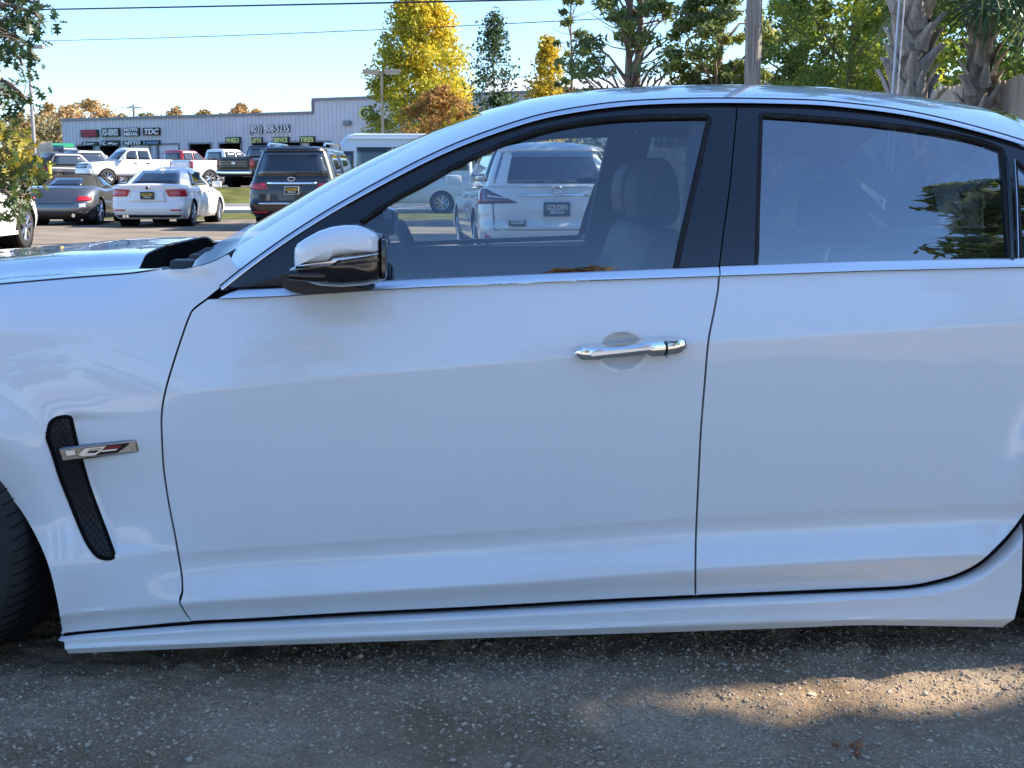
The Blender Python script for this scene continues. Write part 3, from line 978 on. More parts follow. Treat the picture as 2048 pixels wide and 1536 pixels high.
# cowl tray, wipers
c = MB()
cx0, cx1 = XE - 0.30, XE + 0.20
c.box(cx0, cx1, 0.14, 1.72, 0.80, 0.86)
c.build('cowl_tray', 'shadow_black', sedan)
c = MB()
for yy, xx, zz, sx_, sz_ in ((0.215, XE - 0.055, 0.958, 0.035, 0.03), (0.25, XE - 0.015, 0.968, 0.055, 0.045), (0.33, XE + 0.02, 0.985, 0.06, 0.03), (0.27, XE + 0.045, 0.962, 0.05, 0.03)):
    c.box(xx - sx_ / 2, xx + sx_ / 2, yy, yy + 0.07, zz - sz_ / 2, zz + sz_ / 2, 0, 0.006)
c.build('cowl_cover', 'grey_plastic', sedan, smooth=40)
c = MB()
c.add([(XE - 0.10, 0.20, 0.925), (XE + 0.12, 0.23, 0.962), (XE + 0.02, 1.63, 0.962), (XE - 0.18, 1.66, 0.925)], [(0, 1, 2, 3)])
c.build('cowl_panel', 'plastic', sedan)
c = MB()
c.tube([(XE - 0.01, 0.34, 0.975), (XE + 0.03, 0.37, 1.002), (XE + 0.08, 0.42, 1.005), (XE + 0.10, 0.52, 1.0)], [0.016, 0.014, 0.011, 0.008], 8)
c.tube([(XE + 0.0, 0.30, 0.955), (XE + 0.06, 0.33, 0.982), (XE + 0.10, 0.38, 1.0)], [0.010, 0.010, 0.008], 8)
c.build('wiper_arm', 'grey_plastic', sedan, smooth=50)

# ---------------- front and rear ends (outside the frame)
def end_cap(name, x0, x1, prof, ww, mt):
    V = []; n = 15
    for (dx_, z) in prof:
        for k in range(n):
            a = -1 + 2 * k / (n - 1)
            V.append((x0 + (x1 - x0) * dx_ * (1 - 0.55 * abs(a) ** 3.2), YC + a * ww, z))
    fs = [(r * n + k, r * n + k + 1, (r + 1) * n + k + 1, (r + 1) * n + k) for r in range(len(prof) - 1) for k in range(n - 1)]
    return mesh(name, V, fs, mt, sedan, smooth=40)
end_cap('front_bumper', -2.20, -2.56, [(0.3, 0.16), (0.95, 0.20), (1.0, 0.40), (0.98, 0.56), (0.75, 0.70), (0.1, 0.77)], 0.80, 'paint')
gm = MB(); gm.box(-2.56, -2.50, 0.55, 1.31, 0.42, 0.64); gm.build('grille', 'mesh_black', sedan)
end_cap('rear_bumper', 2.40, 2.62, [(0.3, 0.20), (1.0, 0.26), (1.0, 0.55), (0.8, 0.75), (0.7, 0.95), (0.2, 0.99)], 0.80, 'paint')
tr = MB()
tr.v = []; n = 13
V = []
for i, x in enumerate(np.linspace(1.62, 2.52, 10)):
    for k in range(n):
        a = -1 + 2 * k / (n - 1)
        V.append((x, YC + a * 0.78, 0.995 + 0.035 * (1 - a * a) + 0.02 * math.sin(i / 9 * 3)))
fs = [(r * n + k, r * n + k + 1, (r + 1) * n + k + 1, (r + 1) * n + k) for r in range(9) for k in range(n - 1)]
mesh('trunk_lid', V, fs, 'paint', sedan, smooth=60)

# ---------------- door handle
def handle(parent):
    Hp = lambda a, b: (1100 + a * 0.1875, 600 + b * 0.1875)
    top = [(245, 570), (290, 490), (345, 468), (600, 455), (900, 425), (1040, 398), (1200, 390), (1390, 388), (1440, 420), (1480, 470)]
    bot = [(245, 575), (310, 645), (350, 652), (520, 645), (560, 612), (1000, 572), (1050, 612), (1200, 606), (1330, 585), (1430, 545), (1480, 475)]
    T = unproj(resample([Hp(*p) for p in top], 2.0)); B = unproj(resample([Hp(*p) for p in bot], 2.0))
    n = 40
    def rs(p):
        s = np.linspace(0, 1, n); d = (p[:, 0] - p[0, 0]) / (p[-1, 0] - p[0, 0])
        return np.c_[np.interp(s, d, p[:, 0]), np.interp(s, d, p[:, 2])]
    T = rs(T); B = rs(B)
    V = []; m = 9
    base = F(T[:, 0], T[:, 1]) * 0 + 0.004
    for i in range(n):
        e = min(1, math.sin(math.pi * min(max(i / (n - 1), 0.0), 1)) ** 0.35 + 0.05)
        for j in range(m):
            a = math.pi * j / (m - 1)
            t = 0.5 - 0.5 * math.cos(a)
            x = T[i, 0] * (1 - t) + B[i, 0] * t; z = T[i, 1] * (1 - t) + B[i, 1] * t
            prof = min(1.0, math.sin(a) * 1.5) * (1.0 if 0.25 < t < 0.75 else 0.92)
            V.append((x, 0.006 - 0.040 * e * prof, z))
    fs = [(i * m + j, i * m + j + 1, (i + 1) * m + j + 1, (i + 1) * m + j) for i in range(n - 1) for j in range(m - 1)]
    o = mesh('door_handle', V, fs, 'chrome', parent, smooth=38)
    # inlaid bar and key cap line
    g = MB()
    A = unproj([Hp(400, 565), Hp(440, 530), Hp(1078, 478), Hp(1082, 500), Hp(430, 575)])
    g.prism([(p[0], p[2]) for p in A], -0.0385, -0.030)
    g.build('handle_inlay', 'satin_chrome', parent)
    g = MB()
    A = unproj([Hp(1205, 405), Hp(1226, 470), Hp(1226, 510), Hp(1212, 592), Hp(1206, 592), Hp(1220, 510), Hp(1220, 470), Hp(1199, 405)])
    g.prism([(p[0], p[2]) for p in A], -0.0364, -0.030)
    g.build('key_cap_seam', 'rubber', parent)
    return o
handle(front_door)

# ---------------- fender vent: dark recess, mesh scales, badge
vp = inset_poly(ventp, -0.004)
panel('fender_vent', vp, 'mesh_black', off=0.0055, flange=0, parent=fender, dx=0.006)
sc = MB()
rows_ = 34
zz = np.linspace(ventp[:, 1].max() - 0.006, ventp[:, 1].min() + 0.008, rows_)
for r_, z in enumerate(zz):
    for k in range(-1, 14):
        pass
vx0, vx1 = ventp[:, 0].min(), ventp[:, 0].max()
dxs = 0.0135
vin = inset_poly(ventp, 0.004)
cand = []
for r_ in range(60):
    z = ventp[:, 1].max() - 0.004 - r_ * 0.0092
    for k in range(40):
        x = vx0 + (k + (0.5 if r_ % 2 else 0)) * dxs
        cand.append((x, z))
cand = np.array(cand)
cand = cand[in_poly(cand[:, 0], cand[:, 1], vin)]
for x, z in cand:
    y = float(F(x, z)) + 0.002
    pts = [(x - 0.0066, y + 0.004, z + 0.0045), (x - 0.0035, y - 0.001, z - 0.0012), (x, y - 0.003, z - 0.0034), (x + 0.0035, y - 0.001, z - 0.0012), (x + 0.0066, y + 0.004, z + 0.0045)]
    sc.tube(pts, 0.0016, 4, cap=False)
sc.build('vent_mesh', 'plastic', fender, smooth=60)
rim = [(a, float(F(a, b)) - 0.0005, b) for a, b in inset_poly(ventp, 0.0005)]
g = MB(); g.tube(rim + rim[:1], 0.0042, 8, cap=False); g.build('vent_rim', 'shadow_black', fender, smooth=60)
Bp = lambda a, b: (a / 4.0, 780 + b / 4.0)
def bpoly(pts):
    x, _, z = on_y(*np.array([Bp(*p) for p in pts], float).T, -0.008)
    return np.c_[x, z]
bo = bpoly([(437, 490), (470, 482), (1060, 411), (1074, 420), (1086, 505), (1078, 518), (1060, 522), (490, 596), (470, 594), (462, 580)])
bm_ = MB()
yb = float(F(bo[:, 0].mean(), bo[:, 1].mean()))
n = len(bo)
inn = inset_poly(bo, 0.004)
v0 = [(a, yb + 0.03, b) for a, b in bo]; v1 = [(a, yb - 0.009, b) for a, b in bo]; v2 = [(a, yb - 0.013, b) for a, b in inn]
fs = [(i, (i + 1) % n, n + (i + 1) % n, n + i) for i in range(n)] + [(n + i, n + (i + 1) % n, 2 * n + (i + 1) % n, 2 * n + i) for i in range(n)] + [tuple(range(3 * n - 1, 2 * n - 1, -1))]
badge = mesh('badge', v0 + v1 + v2, fs, 'dark_chrome', fender, smooth=30)
em = MB()
def bp(pts, y0, mi):
    P_ = bpoly(pts)
    em.prism(P_.tolist(), yb - y0, yb - 0.012, mi)
bp([(500, 508), (574, 500), (580, 536), (510, 544)], 0.0145, 0)
bp([(580, 545), (592, 545), (650, 482), (1020, 440), (1005, 462), (915, 523), (735, 545), (620, 553)], 0.0135, 3)
bp([(600, 540), (655, 486), (830, 466), (770, 520), (740, 540), (640, 548)], 0.0145, 0)
bp([(690, 505), (780, 498), (745, 520), (668, 524)], 0.0155, 2)
bp([(700, 490), (800, 478), (790, 490), (688, 502)], 0.0152, 4)
bp([(835, 472), (958, 456), (938, 480), (815, 490)], 0.0155, 1)
bp([(800, 500), (925, 486), (908, 500), (780, 514)], 0.0155, 0)
bp([(778, 520), (900, 505), (890, 520), (770, 532)], 0.0150, 2)
em.build('badge_emblem', ['satin_chrome', 'badge_red', 'mesh_black', 'gloss_black', 'badge_gold'], fender)

# ---------------- door mirror
Y_M = -0.175                                   # plane of the outermost mirror face
def mloc(pts, y):
    x, _, z = on_y(*np.array([(420 + a / 4.0, 400 + b / 4.0) for a, b in pts], float).T, y)
    return np.c_[x, z]
def mirror_shell(name, front, mt, parent, ys, shr, mtl=None):
    """stack of shrinking outlines from the outer face inwards (towards the door)"""
    c = front.mean(0)
    n = len(front)
    V = []
    for y, s in zip(ys, shr):
        p = c + (front - c) * s
        V += [(a, y, b) for a, b in p]
    fs = []
    for r_ in range(len(ys) - 1):
        for i in range(n):
            fs.append((r_ * n + i, r_ * n + (i + 1) % n, (r_ + 1) * n + (i + 1) % n, (r_ + 1) * n + i))
    fs.append(tuple(range(n - 1, -1, -1)))
    fs.append(tuple(range((len(ys) - 1) * n, len(ys) * n)))
    return mesh(name, V, fs, mt, parent, smooth=48)
sm = bpy.data.objects.new('side_mirror', None); COL.objects.link(sm); sm.parent = sedan
def shell2(name, outline_px, mt, y_out=-0.245, y_in=-0.055, rnd=0.030, parent=sm, grow=1.0):
    """rounded mirror housing: outline traced in the photograph, cushion shaped towards the viewer"""
    o = mloc(outline_px, y_out + rnd)
    d = np.r_[0, np.cumsum(np.hypot(*np.diff(np.vstack([o, o[:1]]), axis=0).T))]
    s = np.linspace(0, d[-1], 72, endpoint=False)
    oc = np.vstack([o, o[:1]])
    o = np.c_[np.interp(s, d, oc[:, 0]), np.interp(s, d, oc[:, 1])]
    c = o.mean(0)
    V = []; n = len(o)
    lv = []
    for k in range(9):
        a = k / 8 * math.pi / 2
        lv.append((y_out + rnd * (1 - math.sin(a)) - 0.0, 1 - 0.30 * (1 - math.cos(math.pi / 2 - a)) if False else None))
    rings = []
    for k in range(8):                         # from the middle of the face out to the rim
        q = (k + 1) / 8
        y = y_out + rnd * (1 - math.sqrt(max(0, 1 - q ** 2.6)))
        rings.append((q, y))
    for q, y in rings:
        V += [(c[0] + (p[0] - c[0]) * q, y, c[1] + (p[1] - c[1]) * q) for p in o]
    for y, q in ((y_out + rnd + 0.05, 1.0), (y_in - 0.02, 0.97), (y_in, 0.90)):
        V += [(c[0] + (p[0] - c[0]) * q, y, c[1] + (p[1] - c[1]) * q) for p in o]
    R_ = len(V) // n
    fs = [(r_ * n + i, r_ * n + (i + 1) % n, (r_ + 1) * n + (i + 1) % n, (r_ + 1) * n + i) for r_ in range(R_ - 1) for i in range(n)]
    fs += [tuple(range(n - 1, -1, -1)), tuple(range((R_ - 1) * n, R_ * n))]
    return mesh(name, V, fs, mt, parent, smooth=42)
cap_o = [(678, 535), (674, 470), (678, 390), (700, 350), (760, 310), (860, 255), (960, 222), (1060, 208), (1170, 206), (1230, 222), (1290, 250), (1335, 275), (1352, 310), (1358, 400), (1352, 415), (1200, 432), (1020, 452), (980, 465), (935, 512), (700, 522)]
shell2('mirror_cap', cap_o, 'paint', y_out=-0.262, rnd=0.040)
hou_o = [(690, 530), (700, 400), (900, 270), (1150, 225), (1340, 262), (1390, 280), (1408, 310), (1410, 560), (1400, 630), (1370, 650), (1250, 680), (1050, 695), (880, 685), (760, 650), (650, 605), (625, 560), (660, 540)]
shell2('mirror_housing', hou_o, 'gloss_black', y_out=-0.245, rnd=0.045)
sig = [(960, 527), (985, 478), (1030, 462), (1350, 432), (1352, 488), (1150, 520)]
shell2('turn_signal', sig, 'lamp_dark', y_out=-0.258, rnd=0.012, y_in=-0.20)
chs = [(700, 532), (700, 523), (935, 513), (985, 464), (1350, 428), (1350, 436), (1030, 464), (990, 480), (962, 528)]
shell2('mirror_trim', chs, 'satin_chrome', y_out=-0.262, rnd=0.006, y_in=-0.22)
# foot of the mirror
ft = MB()
fo = mloc([(560, 600), (620, 575), (700, 590), (900, 640), (1200, 690), (1310, 700), (1240, 715), (1000, 735), (760, 740), (660, 720), (600, 690)], -0.05)
ft.prism(fo.tolist(), -0.09, 0.06)
ft.build('mirror_foot', 'plastic', sm, smooth=40)
ft = MB()
a = mloc([(640, 590), (900, 600), (1150, 545)], -0.20)
ft.tube([(p[0], -0.235 + 0.01 * i, p[1]) for i, p in enumerate(a)], [0.010, 0.016, 0.012], 10)
ft.build('mirror_arm', 'gloss_black', sm, smooth=60)
mg = MB()
gx = mloc([(1412, 300), (1412, 620)], -0.15)
mg.box(gx[0, 0] - 0.012, gx[0, 0] + 0.001, -0.225, -0.075, gx[1, 1], gx[0, 1], 0, 0.01)
mg.build('mirror_glass', 'gloss_black', sm, smooth=40)

# ---------------- far side: mirrored copies of the near panels
def mirror_copy(o):
    c = o.copy(); COL.objects.link(c)
    c.location = (0, 2 * YC, 0); c.scale = (1, -1, 1)
    for k in [k for k in bpy.data.objects if k.parent == o]:
        d = k.copy(); COL.objects.link(d); d.parent = c
    return c
for o in (front_door, rear_door, fender, quarter, sill, ch, sm):
    mirror_copy(o)

# ---------------- cabin
def soft(name, prof, y0, y1, mt, parent, r=0.03, n=6):
    """cushion: side profile (x, z) extruded over y with rounded flanks"""
    p = np.asarray(prof, float)
    pc = np.vstack([p, p[:1]])
    d = np.r_[0, np.cumsum(np.hypot(*np.diff(pc, axis=0).T))]
    s = np.linspace(0, d[-1], 48, endpoint=False)
    p = np.c_[np.interp(s, d, pc[:, 0]), np.interp(s, d, pc[:, 1])]
    for _ in range(2):
        p = 0.5 * p + 0.25 * np.roll(p, 1, 0) + 0.25 * np.roll(p, -1, 0)
    c = p.mean(0)
    V = []; L = len(p); lay = []
    for k in range(n):
        a = math.pi / 2 * (1 - k / (n - 1))
        lay.append((y0 + r * (1 - math.sin(math.pi / 2 - a)), r * (1 - math.cos(math.pi / 2 - a)) if False else r * (1 - math.cos(a))))
    lays = [(y, ins) for y, ins in lay] 
    full = [(y, r * 0 + i_) for y, i_ in lays]
    seq = []
    for k in range(n):
        a = k / (n - 1) * math.pi / 2
        seq.append((y0 + r * (1 - math.sin(a)), r * (1 - math.sin(math.pi / 2 - 0) * 1) * 0 + r * (1 - math.cos(math.pi / 2 - a)) * 0 + r * (1 - math.sin(a)) * 0 + r * (math.cos(a))))
    seq2 = [(y0 + r - (r * math.cos(a)), r - r * math.sin(a)) for a in np.linspace(0, math.pi / 2, n)]
    seq3 = [(y1 - r + r * math.sin(a), r - r * math.cos(a)) for a in np.linspace(0, math.pi / 2, n)]
    for y, ins in seq2 + seq3:
        q_ = inset_poly(p, ins * 0.7)
        V += [(a, y, b) for a, b in q_]
    Rn = 2 * n
    fs = [(k * L + i, k * L + (i + 1) % L, (k + 1) * L + (i + 1) % L, (k + 1) * L + i) for k in range(Rn - 1) for i in range(L)]
    fs += [tuple(range(L - 1, -1, -1)), tuple(range((Rn - 1) * L, Rn * L))]
    return mesh(name, V, fs, mt, parent, smooth=60)
def seat(yc, dx_):
    s = bpy.data.objects.new('seat', None); COL.objects.link(s); s.parent = sedan; s.location = (dx_, 0, 0)
    soft('seat_cushion', [(-0.25, 0.42), (-0.25, 0.56), (-0.1, 0.58), (0.28, 0.52), (0.33, 0.45), (0.2, 0.40)], yc - 0.26, yc + 0.26, 'leather', s, 0.05)
    soft('seat_back', [(0.24, 0.48), (0.20, 0.62), (0.27, 0.85), (0.335, 1.03), (0.37, 1.07), (0.43, 1.06), (0.44, 0.98), (0.43, 0.7), (0.36, 0.48)], yc - 0.25, yc + 0.25, 'leather', s, 0.07)
    soft('headrest', [(0.325, 1.07), (0.315, 1.14), (0.325, 1.20), (0.36, 1.245), (0.40, 1.24), (0.43, 1.19), (0.44, 1.10), (0.42, 1.06)], yc - 0.135, yc + 0.135, 'leather', s, 0.05)
    return s
seat(0.56, 0.05); seat(1.30, 0.13)
soft('rear_seat', [(0.95, 0.45), (0.93, 0.56), (1.2, 0.55), (1.42, 0.98), (1.47, 1.02), (1.54, 1.0), (1.5, 0.5)], 0.22, 1.64, 'leather', sedan, 0.06)
for yc in (0.55, 1.31):
    soft('rear_headrest', [(1.42, 1.02), (1.41, 1.10), (1.45, 1.15), (1.50, 1.14), (1.53, 1.03)], yc - 0.13, yc + 0.13, 'leather', sedan, 0.04)
# dashboard
soft('dashboard', [(-0.95, 0.62), (-0.95, 0.92), (-0.78, 0.945), (-0.62, 0.945), (-0.50, 0.92), (-0.46, 0.84), (-0.52, 0.62)], 0.14, 1.72, 'plastic', sedan, 0.03)
sw = MB()
cx_, cz_ = on_y(842.0, 512.0, 0.50)[0], 0.985
th = R(24)
pts = []
for k in range(41):
    a = 2 * math.pi * k / 40
    r_ = 0.185
    yy, zz_ = math.cos(a) * r_, math.sin(a) * r_
    pts.append((cx_ + 0.02 + zz_ * -math.sin(th) * -1 * -1, 0.53 + yy, 0.895 + zz_ * math.cos(th)))
sw.tube(pts, 0.016, 10, cap=False)
for a in (0.05, math.pi - 0.05, -math.pi / 2):
    yy, zz_ = math.cos(a) * 0.18, math.sin(a) * 0.18
    sw.tube([(cx_ - 0.0, 0.53, 0.895), (cx_ + 0.02 - zz_ * math.sin(th), 0.53 + yy, 0.895 + zz_ * math.cos(th))], [0.03, 0.014], 8)
sw.tube([(cx_ + 0.01, 0.53, 0.895), (cx_ - 0.25, 0.53, 0.82)], [0.05, 0.04], 10)
sw.build('steering_wheel', 'leather', sedan, smooth=60)
# door cards
for s_ in (0, 1):
    y0, y1 = (0.115, 0.15) if s_ == 0 else (2 * YC - 0.15, 2 * YC - 0.115)
    for xa, xb, zt_ in ((-0.62, 0.458, 0.945), (0.462, 1.30, 0.955)):
        dc = MB()
        dc.box(xa, xb, y0, y1, 0.30, zt_, 0, 0.01)
        dc.build('door_card', 'plastic', sedan, smooth=40)
# B and C pillar trims inside
for s_ in (0, 1):
    f_ = (lambda y: y) if s_ == 0 else (lambda y: 2 * YC - y)
    for x0, x1, xt0, xt1 in ((0.405, 0.545, 0.47, 0.60), (1.25, 1.55, 1.22, 1.36)):
        v = []; bt = MB()
        for z, a, b_ in ((0.94, x0, x1), (1.15, (x0 + xt0) / 2, (x1 + xt1) / 2), (1.345, xt0, xt1)):
            if x0 > 1: z = 0.94 + (z - 0.94) * 0.6
            yb_ = float(F(0.4, z)) + 0.035
            v += [(a, f_(yb_), z), (b_, f_(yb_), z), (a, f_(yb_ + 0.05), z), (b_, f_(yb_ + 0.05), z)]
        fs = []
        for k in (0, 1):
            a = 4 * k
            fs += [(a, a + 1, a + 5, a + 4), (a + 2, a + 6, a + 7, a + 3), (a, a + 4, a + 6, a + 2), (a + 1, a + 3, a + 7, a + 5)]
        bt.add(v, fs)
        bt.build('pillar_trim', 'headliner', sedan)
# belts
sb = MB()
p0, p1 = on_y(1590.0, 315.0, 0.27), on_y(1530.0, 460.0, 0.24)
sb.prism([(p0[0] - 0.012, p0[2]), (p0[0] + 0.024, p0[2] - 0.006), (p1[0] + 0.02, p1[2]), (p1[0] - 0.018, p1[2])], 0.262, 0.266)
sb.build('seat_belt', 'belt_strap', sedan)
# interior floor and firewall
fl_ = MB(); fl_.box(-0.95, 1.6, 0.12, 1.74, 0.25, 0.30); fl_.box(-1.02, -0.98, 0.12, 1.74, 0.25, 0.9); fl_.box(1.5, 1.62, 0.12, 1.74, 0.25, 0.985)
fl_.build('cabin_floor', 'shadow_black', sedan)
rm_ = MB(); rm_.box(-0.17, -0.14, YC - 0.12, YC + 0.12, 1.20, 1.265, 0, 0.012); rm_.tube([(-0.155, YC, 1.26), (-0.155, YC, 1.32)], 0.01, 6)
rm_.build('interior_mirror', 'plastic', sedan, smooth=40)
# ================================================================== ground
def ground_mat():
    m = bpy.data.materials.new('gravel_ground'); m.use_nodes = True
    nt = m.node_tree; p = nt.nodes['Principled BSDF']
    tc = nd(nt, 'ShaderNodeTexCoord')
    def noise(sc, det=6, ro=0.6):
        n = nd(nt, 'ShaderNodeTexNoise'); n.inputs['Scale'].default_value = sc; n.inputs['Detail'].default_value = det
        n.inputs['Roughness'].default_value = ro
        nt.links.new(tc.outputs['Object'], n.inputs['Vector']); return n
    def ramp(src, stops):
        r = nd(nt, 'ShaderNodeValToRGB'); el = r.color_ramp.elements
        while len(el) < len(stops): el.new(0.5)
        for i, (q, c) in enumerate(stops):
            el[i].position = q; el[i].color = (*c, 1)
        nt.links.new(src, r.inputs[0]); return r
    fine = ramp(noise(160, 8, 0.7).outputs['Fac'], [(0.28, (0.27, 0.20, 0.130)), (0.5, (0.46, 0.35, 0.235)), (0.70, (0.60, 0.475, 0.335))])
    big = ramp(noise(2.2, 4).outputs['Fac'], [(0.36, (0.60, 0.53, 0.46)), (0.62, (1.0, 1.0, 1.0))])
    vo = nd(nt, 'ShaderNodeTexVoronoi'); vo.inputs['Scale'].default_value = 150
    nt.links.new(tc.outputs['Object'], vo.inputs['Vector'])
    vr = ramp(vo.outputs['Color'], [(0.0, (0.75, 0.75, 0.75)), (0.75, (1.0, 1.0, 1.0)), (1.0, (1.45, 1.42, 1.35))])
    mx = nd(nt, 'ShaderNodeMix', data_type='RGBA', blend_type='MULTIPLY'); mx.inputs[0].default_value = 1
    nt.links.new(fine.outputs[0], mx.inputs[6]); nt.links.new(big.outputs[0], mx.inputs[7])
    m2 = nd(nt, 'ShaderNodeMix', data_type='RGBA', blend_type='MULTIPLY'); m2.inputs[0].default_value = 1
    nt.links.new(mx.outputs[2], m2.inputs[6]); nt.links.new(vr.outputs[0], m2.inputs[7])
    nt.links.new(m2.outputs[2], p.inputs['Base Color'])
    p.inputs['Roughness'].default_value = 0.95
    p.inputs['Specular IOR Level'].default_value = 0.2
    b = nd(nt, 'ShaderNodeBump'); b.inputs['Strength'].default_value = 0.9; b.inputs['Distance'].default_value = 0.006
    nt.links.new(noise(130, 6, 0.75).outputs['Fac'], b.inputs['Height'])
    b2 = nd(nt, 'ShaderNodeBump'); b2.inputs['Strength'].default_value = 0.6; b2.inputs['Distance'].default_value = 0.004; b2.invert = True
    nt.links.new(vo.outputs['Distance'], b2.inputs['Height']); nt.links.new(b.outputs[0], b2.inputs['Normal'])
    nt.links.new(b2.outputs[0], p.inputs['Normal'])
    M['gravel_ground'] = m
ground_mat()
mat('asphalt', (0.20, 0.165, 0.125), rough=0.92, var=0.25, scale=0.9, bump=0.3, bscale=60, spec=0.2)
mat('asphalt_far', (0.15, 0.14, 0.125), rough=0.92, var=0.2, scale=0.5, spec=0.2)
mat('concrete', (0.54, 0.50, 0.44), rough=0.9, var=0.12, scale=0.6, spec=0.2)
mat('turf', (0.10, 0.105, 0.030), rough=0.95, var=0.4, scale=1.2, spec=0.1)
mat('stone_a', (0.44, 0.345, 0.24), rough=0.9, var=0.35, scale=120)
mat('stone_b', (0.50, 0.41, 0.305), rough=0.9, var=0.25, scale=90)
mat('stone_c', (0.31, 0.24, 0.165), rough=0.9, var=0.3, scale=120)

_hr = np.random.default_rng(21)
_hw = [(2 * math.pi / l * math.cos(a_), 2 * math.pi / l * math.sin(a_), p_, 0.026 * min(l, 0.10) ** 0.95) for l, a_, p_ in zip(np.geomspace(0.022, 0.30, 34), _hr.uniform(0, 6.28, 34), _hr.uniform(0, 6.28, 34))]
def hnoise(x, y):
    z = 0
    for kx, ky, p_, am in _hw:
        z = z + am * np.sin(kx * x + ky * y + p_ + 0.6 * np.sin(ky * x * 0.37 - kx * y * 0.41))
    return z * 0.34
gx = np.r_[-900, -200, -60, -20, -8, -4, np.linspace(-2.2, 2.2, 420), 4, 8, 20, 60, 200, 900]
gy = np.r_[-900, -200, -40, -10, -3, 0, 1.2, np.linspace(2.0, 3.4, 230), 3.8, 4.6, 5.5, 8, 13, 25, 60, 200, 900]
GX, GY = np.meshgrid(gx, gy)
nearm = np.clip(np.minimum.reduce([(GX + 4) / 1.4, (4 - GX) / 1.4, (GY - 1.2) / 0.7, (5.5 - GY) / 0.9]), 0, 1)
GZ = hnoise(GX, GY) * nearm
idx = np.arange(GX.size).reshape(GX.shape)
gq = np.c_[idx[:-1, :-1].ravel(), idx[:-1, 1:].ravel(), idx[1:, 1:].ravel(), idx[1:, :-1].ravel()]
ground = mesh('ground', np.c_[GX.ravel(), GY.ravel(), GZ.ravel()], gq, 'gravel_ground', None, smooth=180, kind='structure')

def sheet(name, x0, x1, y0, y1, z, mt, nx=1):
    xs = np.linspace(x0, x1, nx + 1)
    v = [(x, y, z) for y in (y0, y1) for x in xs]
    n = nx + 1
    return mesh(name, v, [(i, i + 1, n + i + 1, n + i) for i in range(nx)], mt, None, kind='structure')
sheet('bounce_sheet', -120, 120, -9.0, -0.9, 0.006, 'concrete')  # unseen pale sheet added behind the camera to bounce sunlight onto the car
sheet('parking_lot', -120, 120, 12.5, 36.0, 0.006, 'asphalt')
sheet('grass_verge', -120, 120, 36.0, 42.5, 0.012, 'turf')
cb = MB(); cb.box(-120, 120, 42.5, 42.7, 0, 0.12); cb.build('kerb', 'concrete', None, kind='structure')
sheet('road', -120, 120, 42.7, 52.0, 0.008, 'concrete')
cb = MB(); cb.box(-120, 120, 52.0, 52.2, 0, 0.13); cb.build('kerb', 'concrete', None, kind='structure')
LOTZ = 0.75
mesh('grass_bank', [(-120, 52.2, 0.10), (120, 52.2, 0.10), (-120, 53.4, 0.34), (120, 53.4, 0.34), (-120, 55.5, LOTZ), (120, 55.5, LOTZ)], [(0, 1, 3, 2), (2, 3, 5, 4)], 'turf', None, kind='structure')
mesh('far_parking_lot', [(-160, 55.5, LOTZ), (160, 55.5, LOTZ), (160, 170, LOTZ), (-160, 170, LOTZ)], [(0, 1, 2, 3)], 'asphalt_far', None, kind='structure')

# loose gravel on the ground near the car
def stones(n, xr, yr, smin, smax, seed):
    r = np.random.default_rng(seed)
    base = np.array([(1, 0, 0), (-1, 0, 0), (0, 1, 0), (0, -1, 0), (0, 0, 1), (0, 0, -1)], float)
    fa = np.array([(0, 2, 4), (2, 1, 4), (1, 3, 4), (3, 0, 4), (2, 0, 5), (1, 2, 5), (3, 1, 5), (0, 3, 5)])
    x = r.uniform(*xr, n); y = r.uniform(*yr, n)
    clump = np.sin(x * 3.3 + 2 * np.sin(y * 4)) * np.sin(y * 6.1 + x * 1.7) + 0.35 * x
    keep = r.random(n) < np.clip(0.55 + 0.45 * clump, 0.12, 1)
    x, y = x[keep], y[keep]; n = len(x)
    s = smin + (smax - smin) * r.random(n) ** 4.5
    V = base[None] * (s[:, None, None] * r.uniform(0.55, 1.25, (n, 6, 1)))
    V[:, :, 2] *= 0.65
    a = r.uniform(0, 6.28, n); ca, sa = np.cos(a), np.sin(a)
    tx = r.normal(0, 0.5, n)
    X = V[:, :, 0] * ca[:, None] - V[:, :, 1] * sa[:, None]; Y = V[:, :, 0] * sa[:, None] + V[:, :, 1] * ca[:, None]
    Z = V[:, :, 2] + X * tx[:, None] * 0.4
    gz = hnoise(x, y)
    P = np.stack([X + x[:, None], Y + y[:, None], Z + (gz + s * 0.15)[:, None]], -1).reshape(-1, 3)
    Fc = (fa[None] + (np.arange(n) * 6)[:, None, None]).reshape(-1, 3)
    fm = np.repeat(r.choice([0, 0, 0, 0, 0, 1, 2, 2, 2, 2], n), 8)
    return P, Fc, fm
P_, F_, fm_ = stones(70000, (-1.7, 1.8), (2.1, 3.25), 0.0013, 0.0075, 3)
P2_, F2_, fm2_ = stones(3800, (-1.7, 1.8), (2.1, 3.1), 0.0035, 0.0105, 8)
F_ = np.vstack([F_, F2_ + len(P_)]); P_ = np.vstack([P_, P2_]); fm_ = np.r_[fm_, fm2_]
gravel = mesh('gravel', P_, F_, ['stone_a', 'stone_b', 'stone_c'], None, smooth=30, fmat=fm_, kind='stuff')
gravel['label'] = 'loose grey gravel scattered over the ground beside the car'
gravel['category'] = 'gravel'
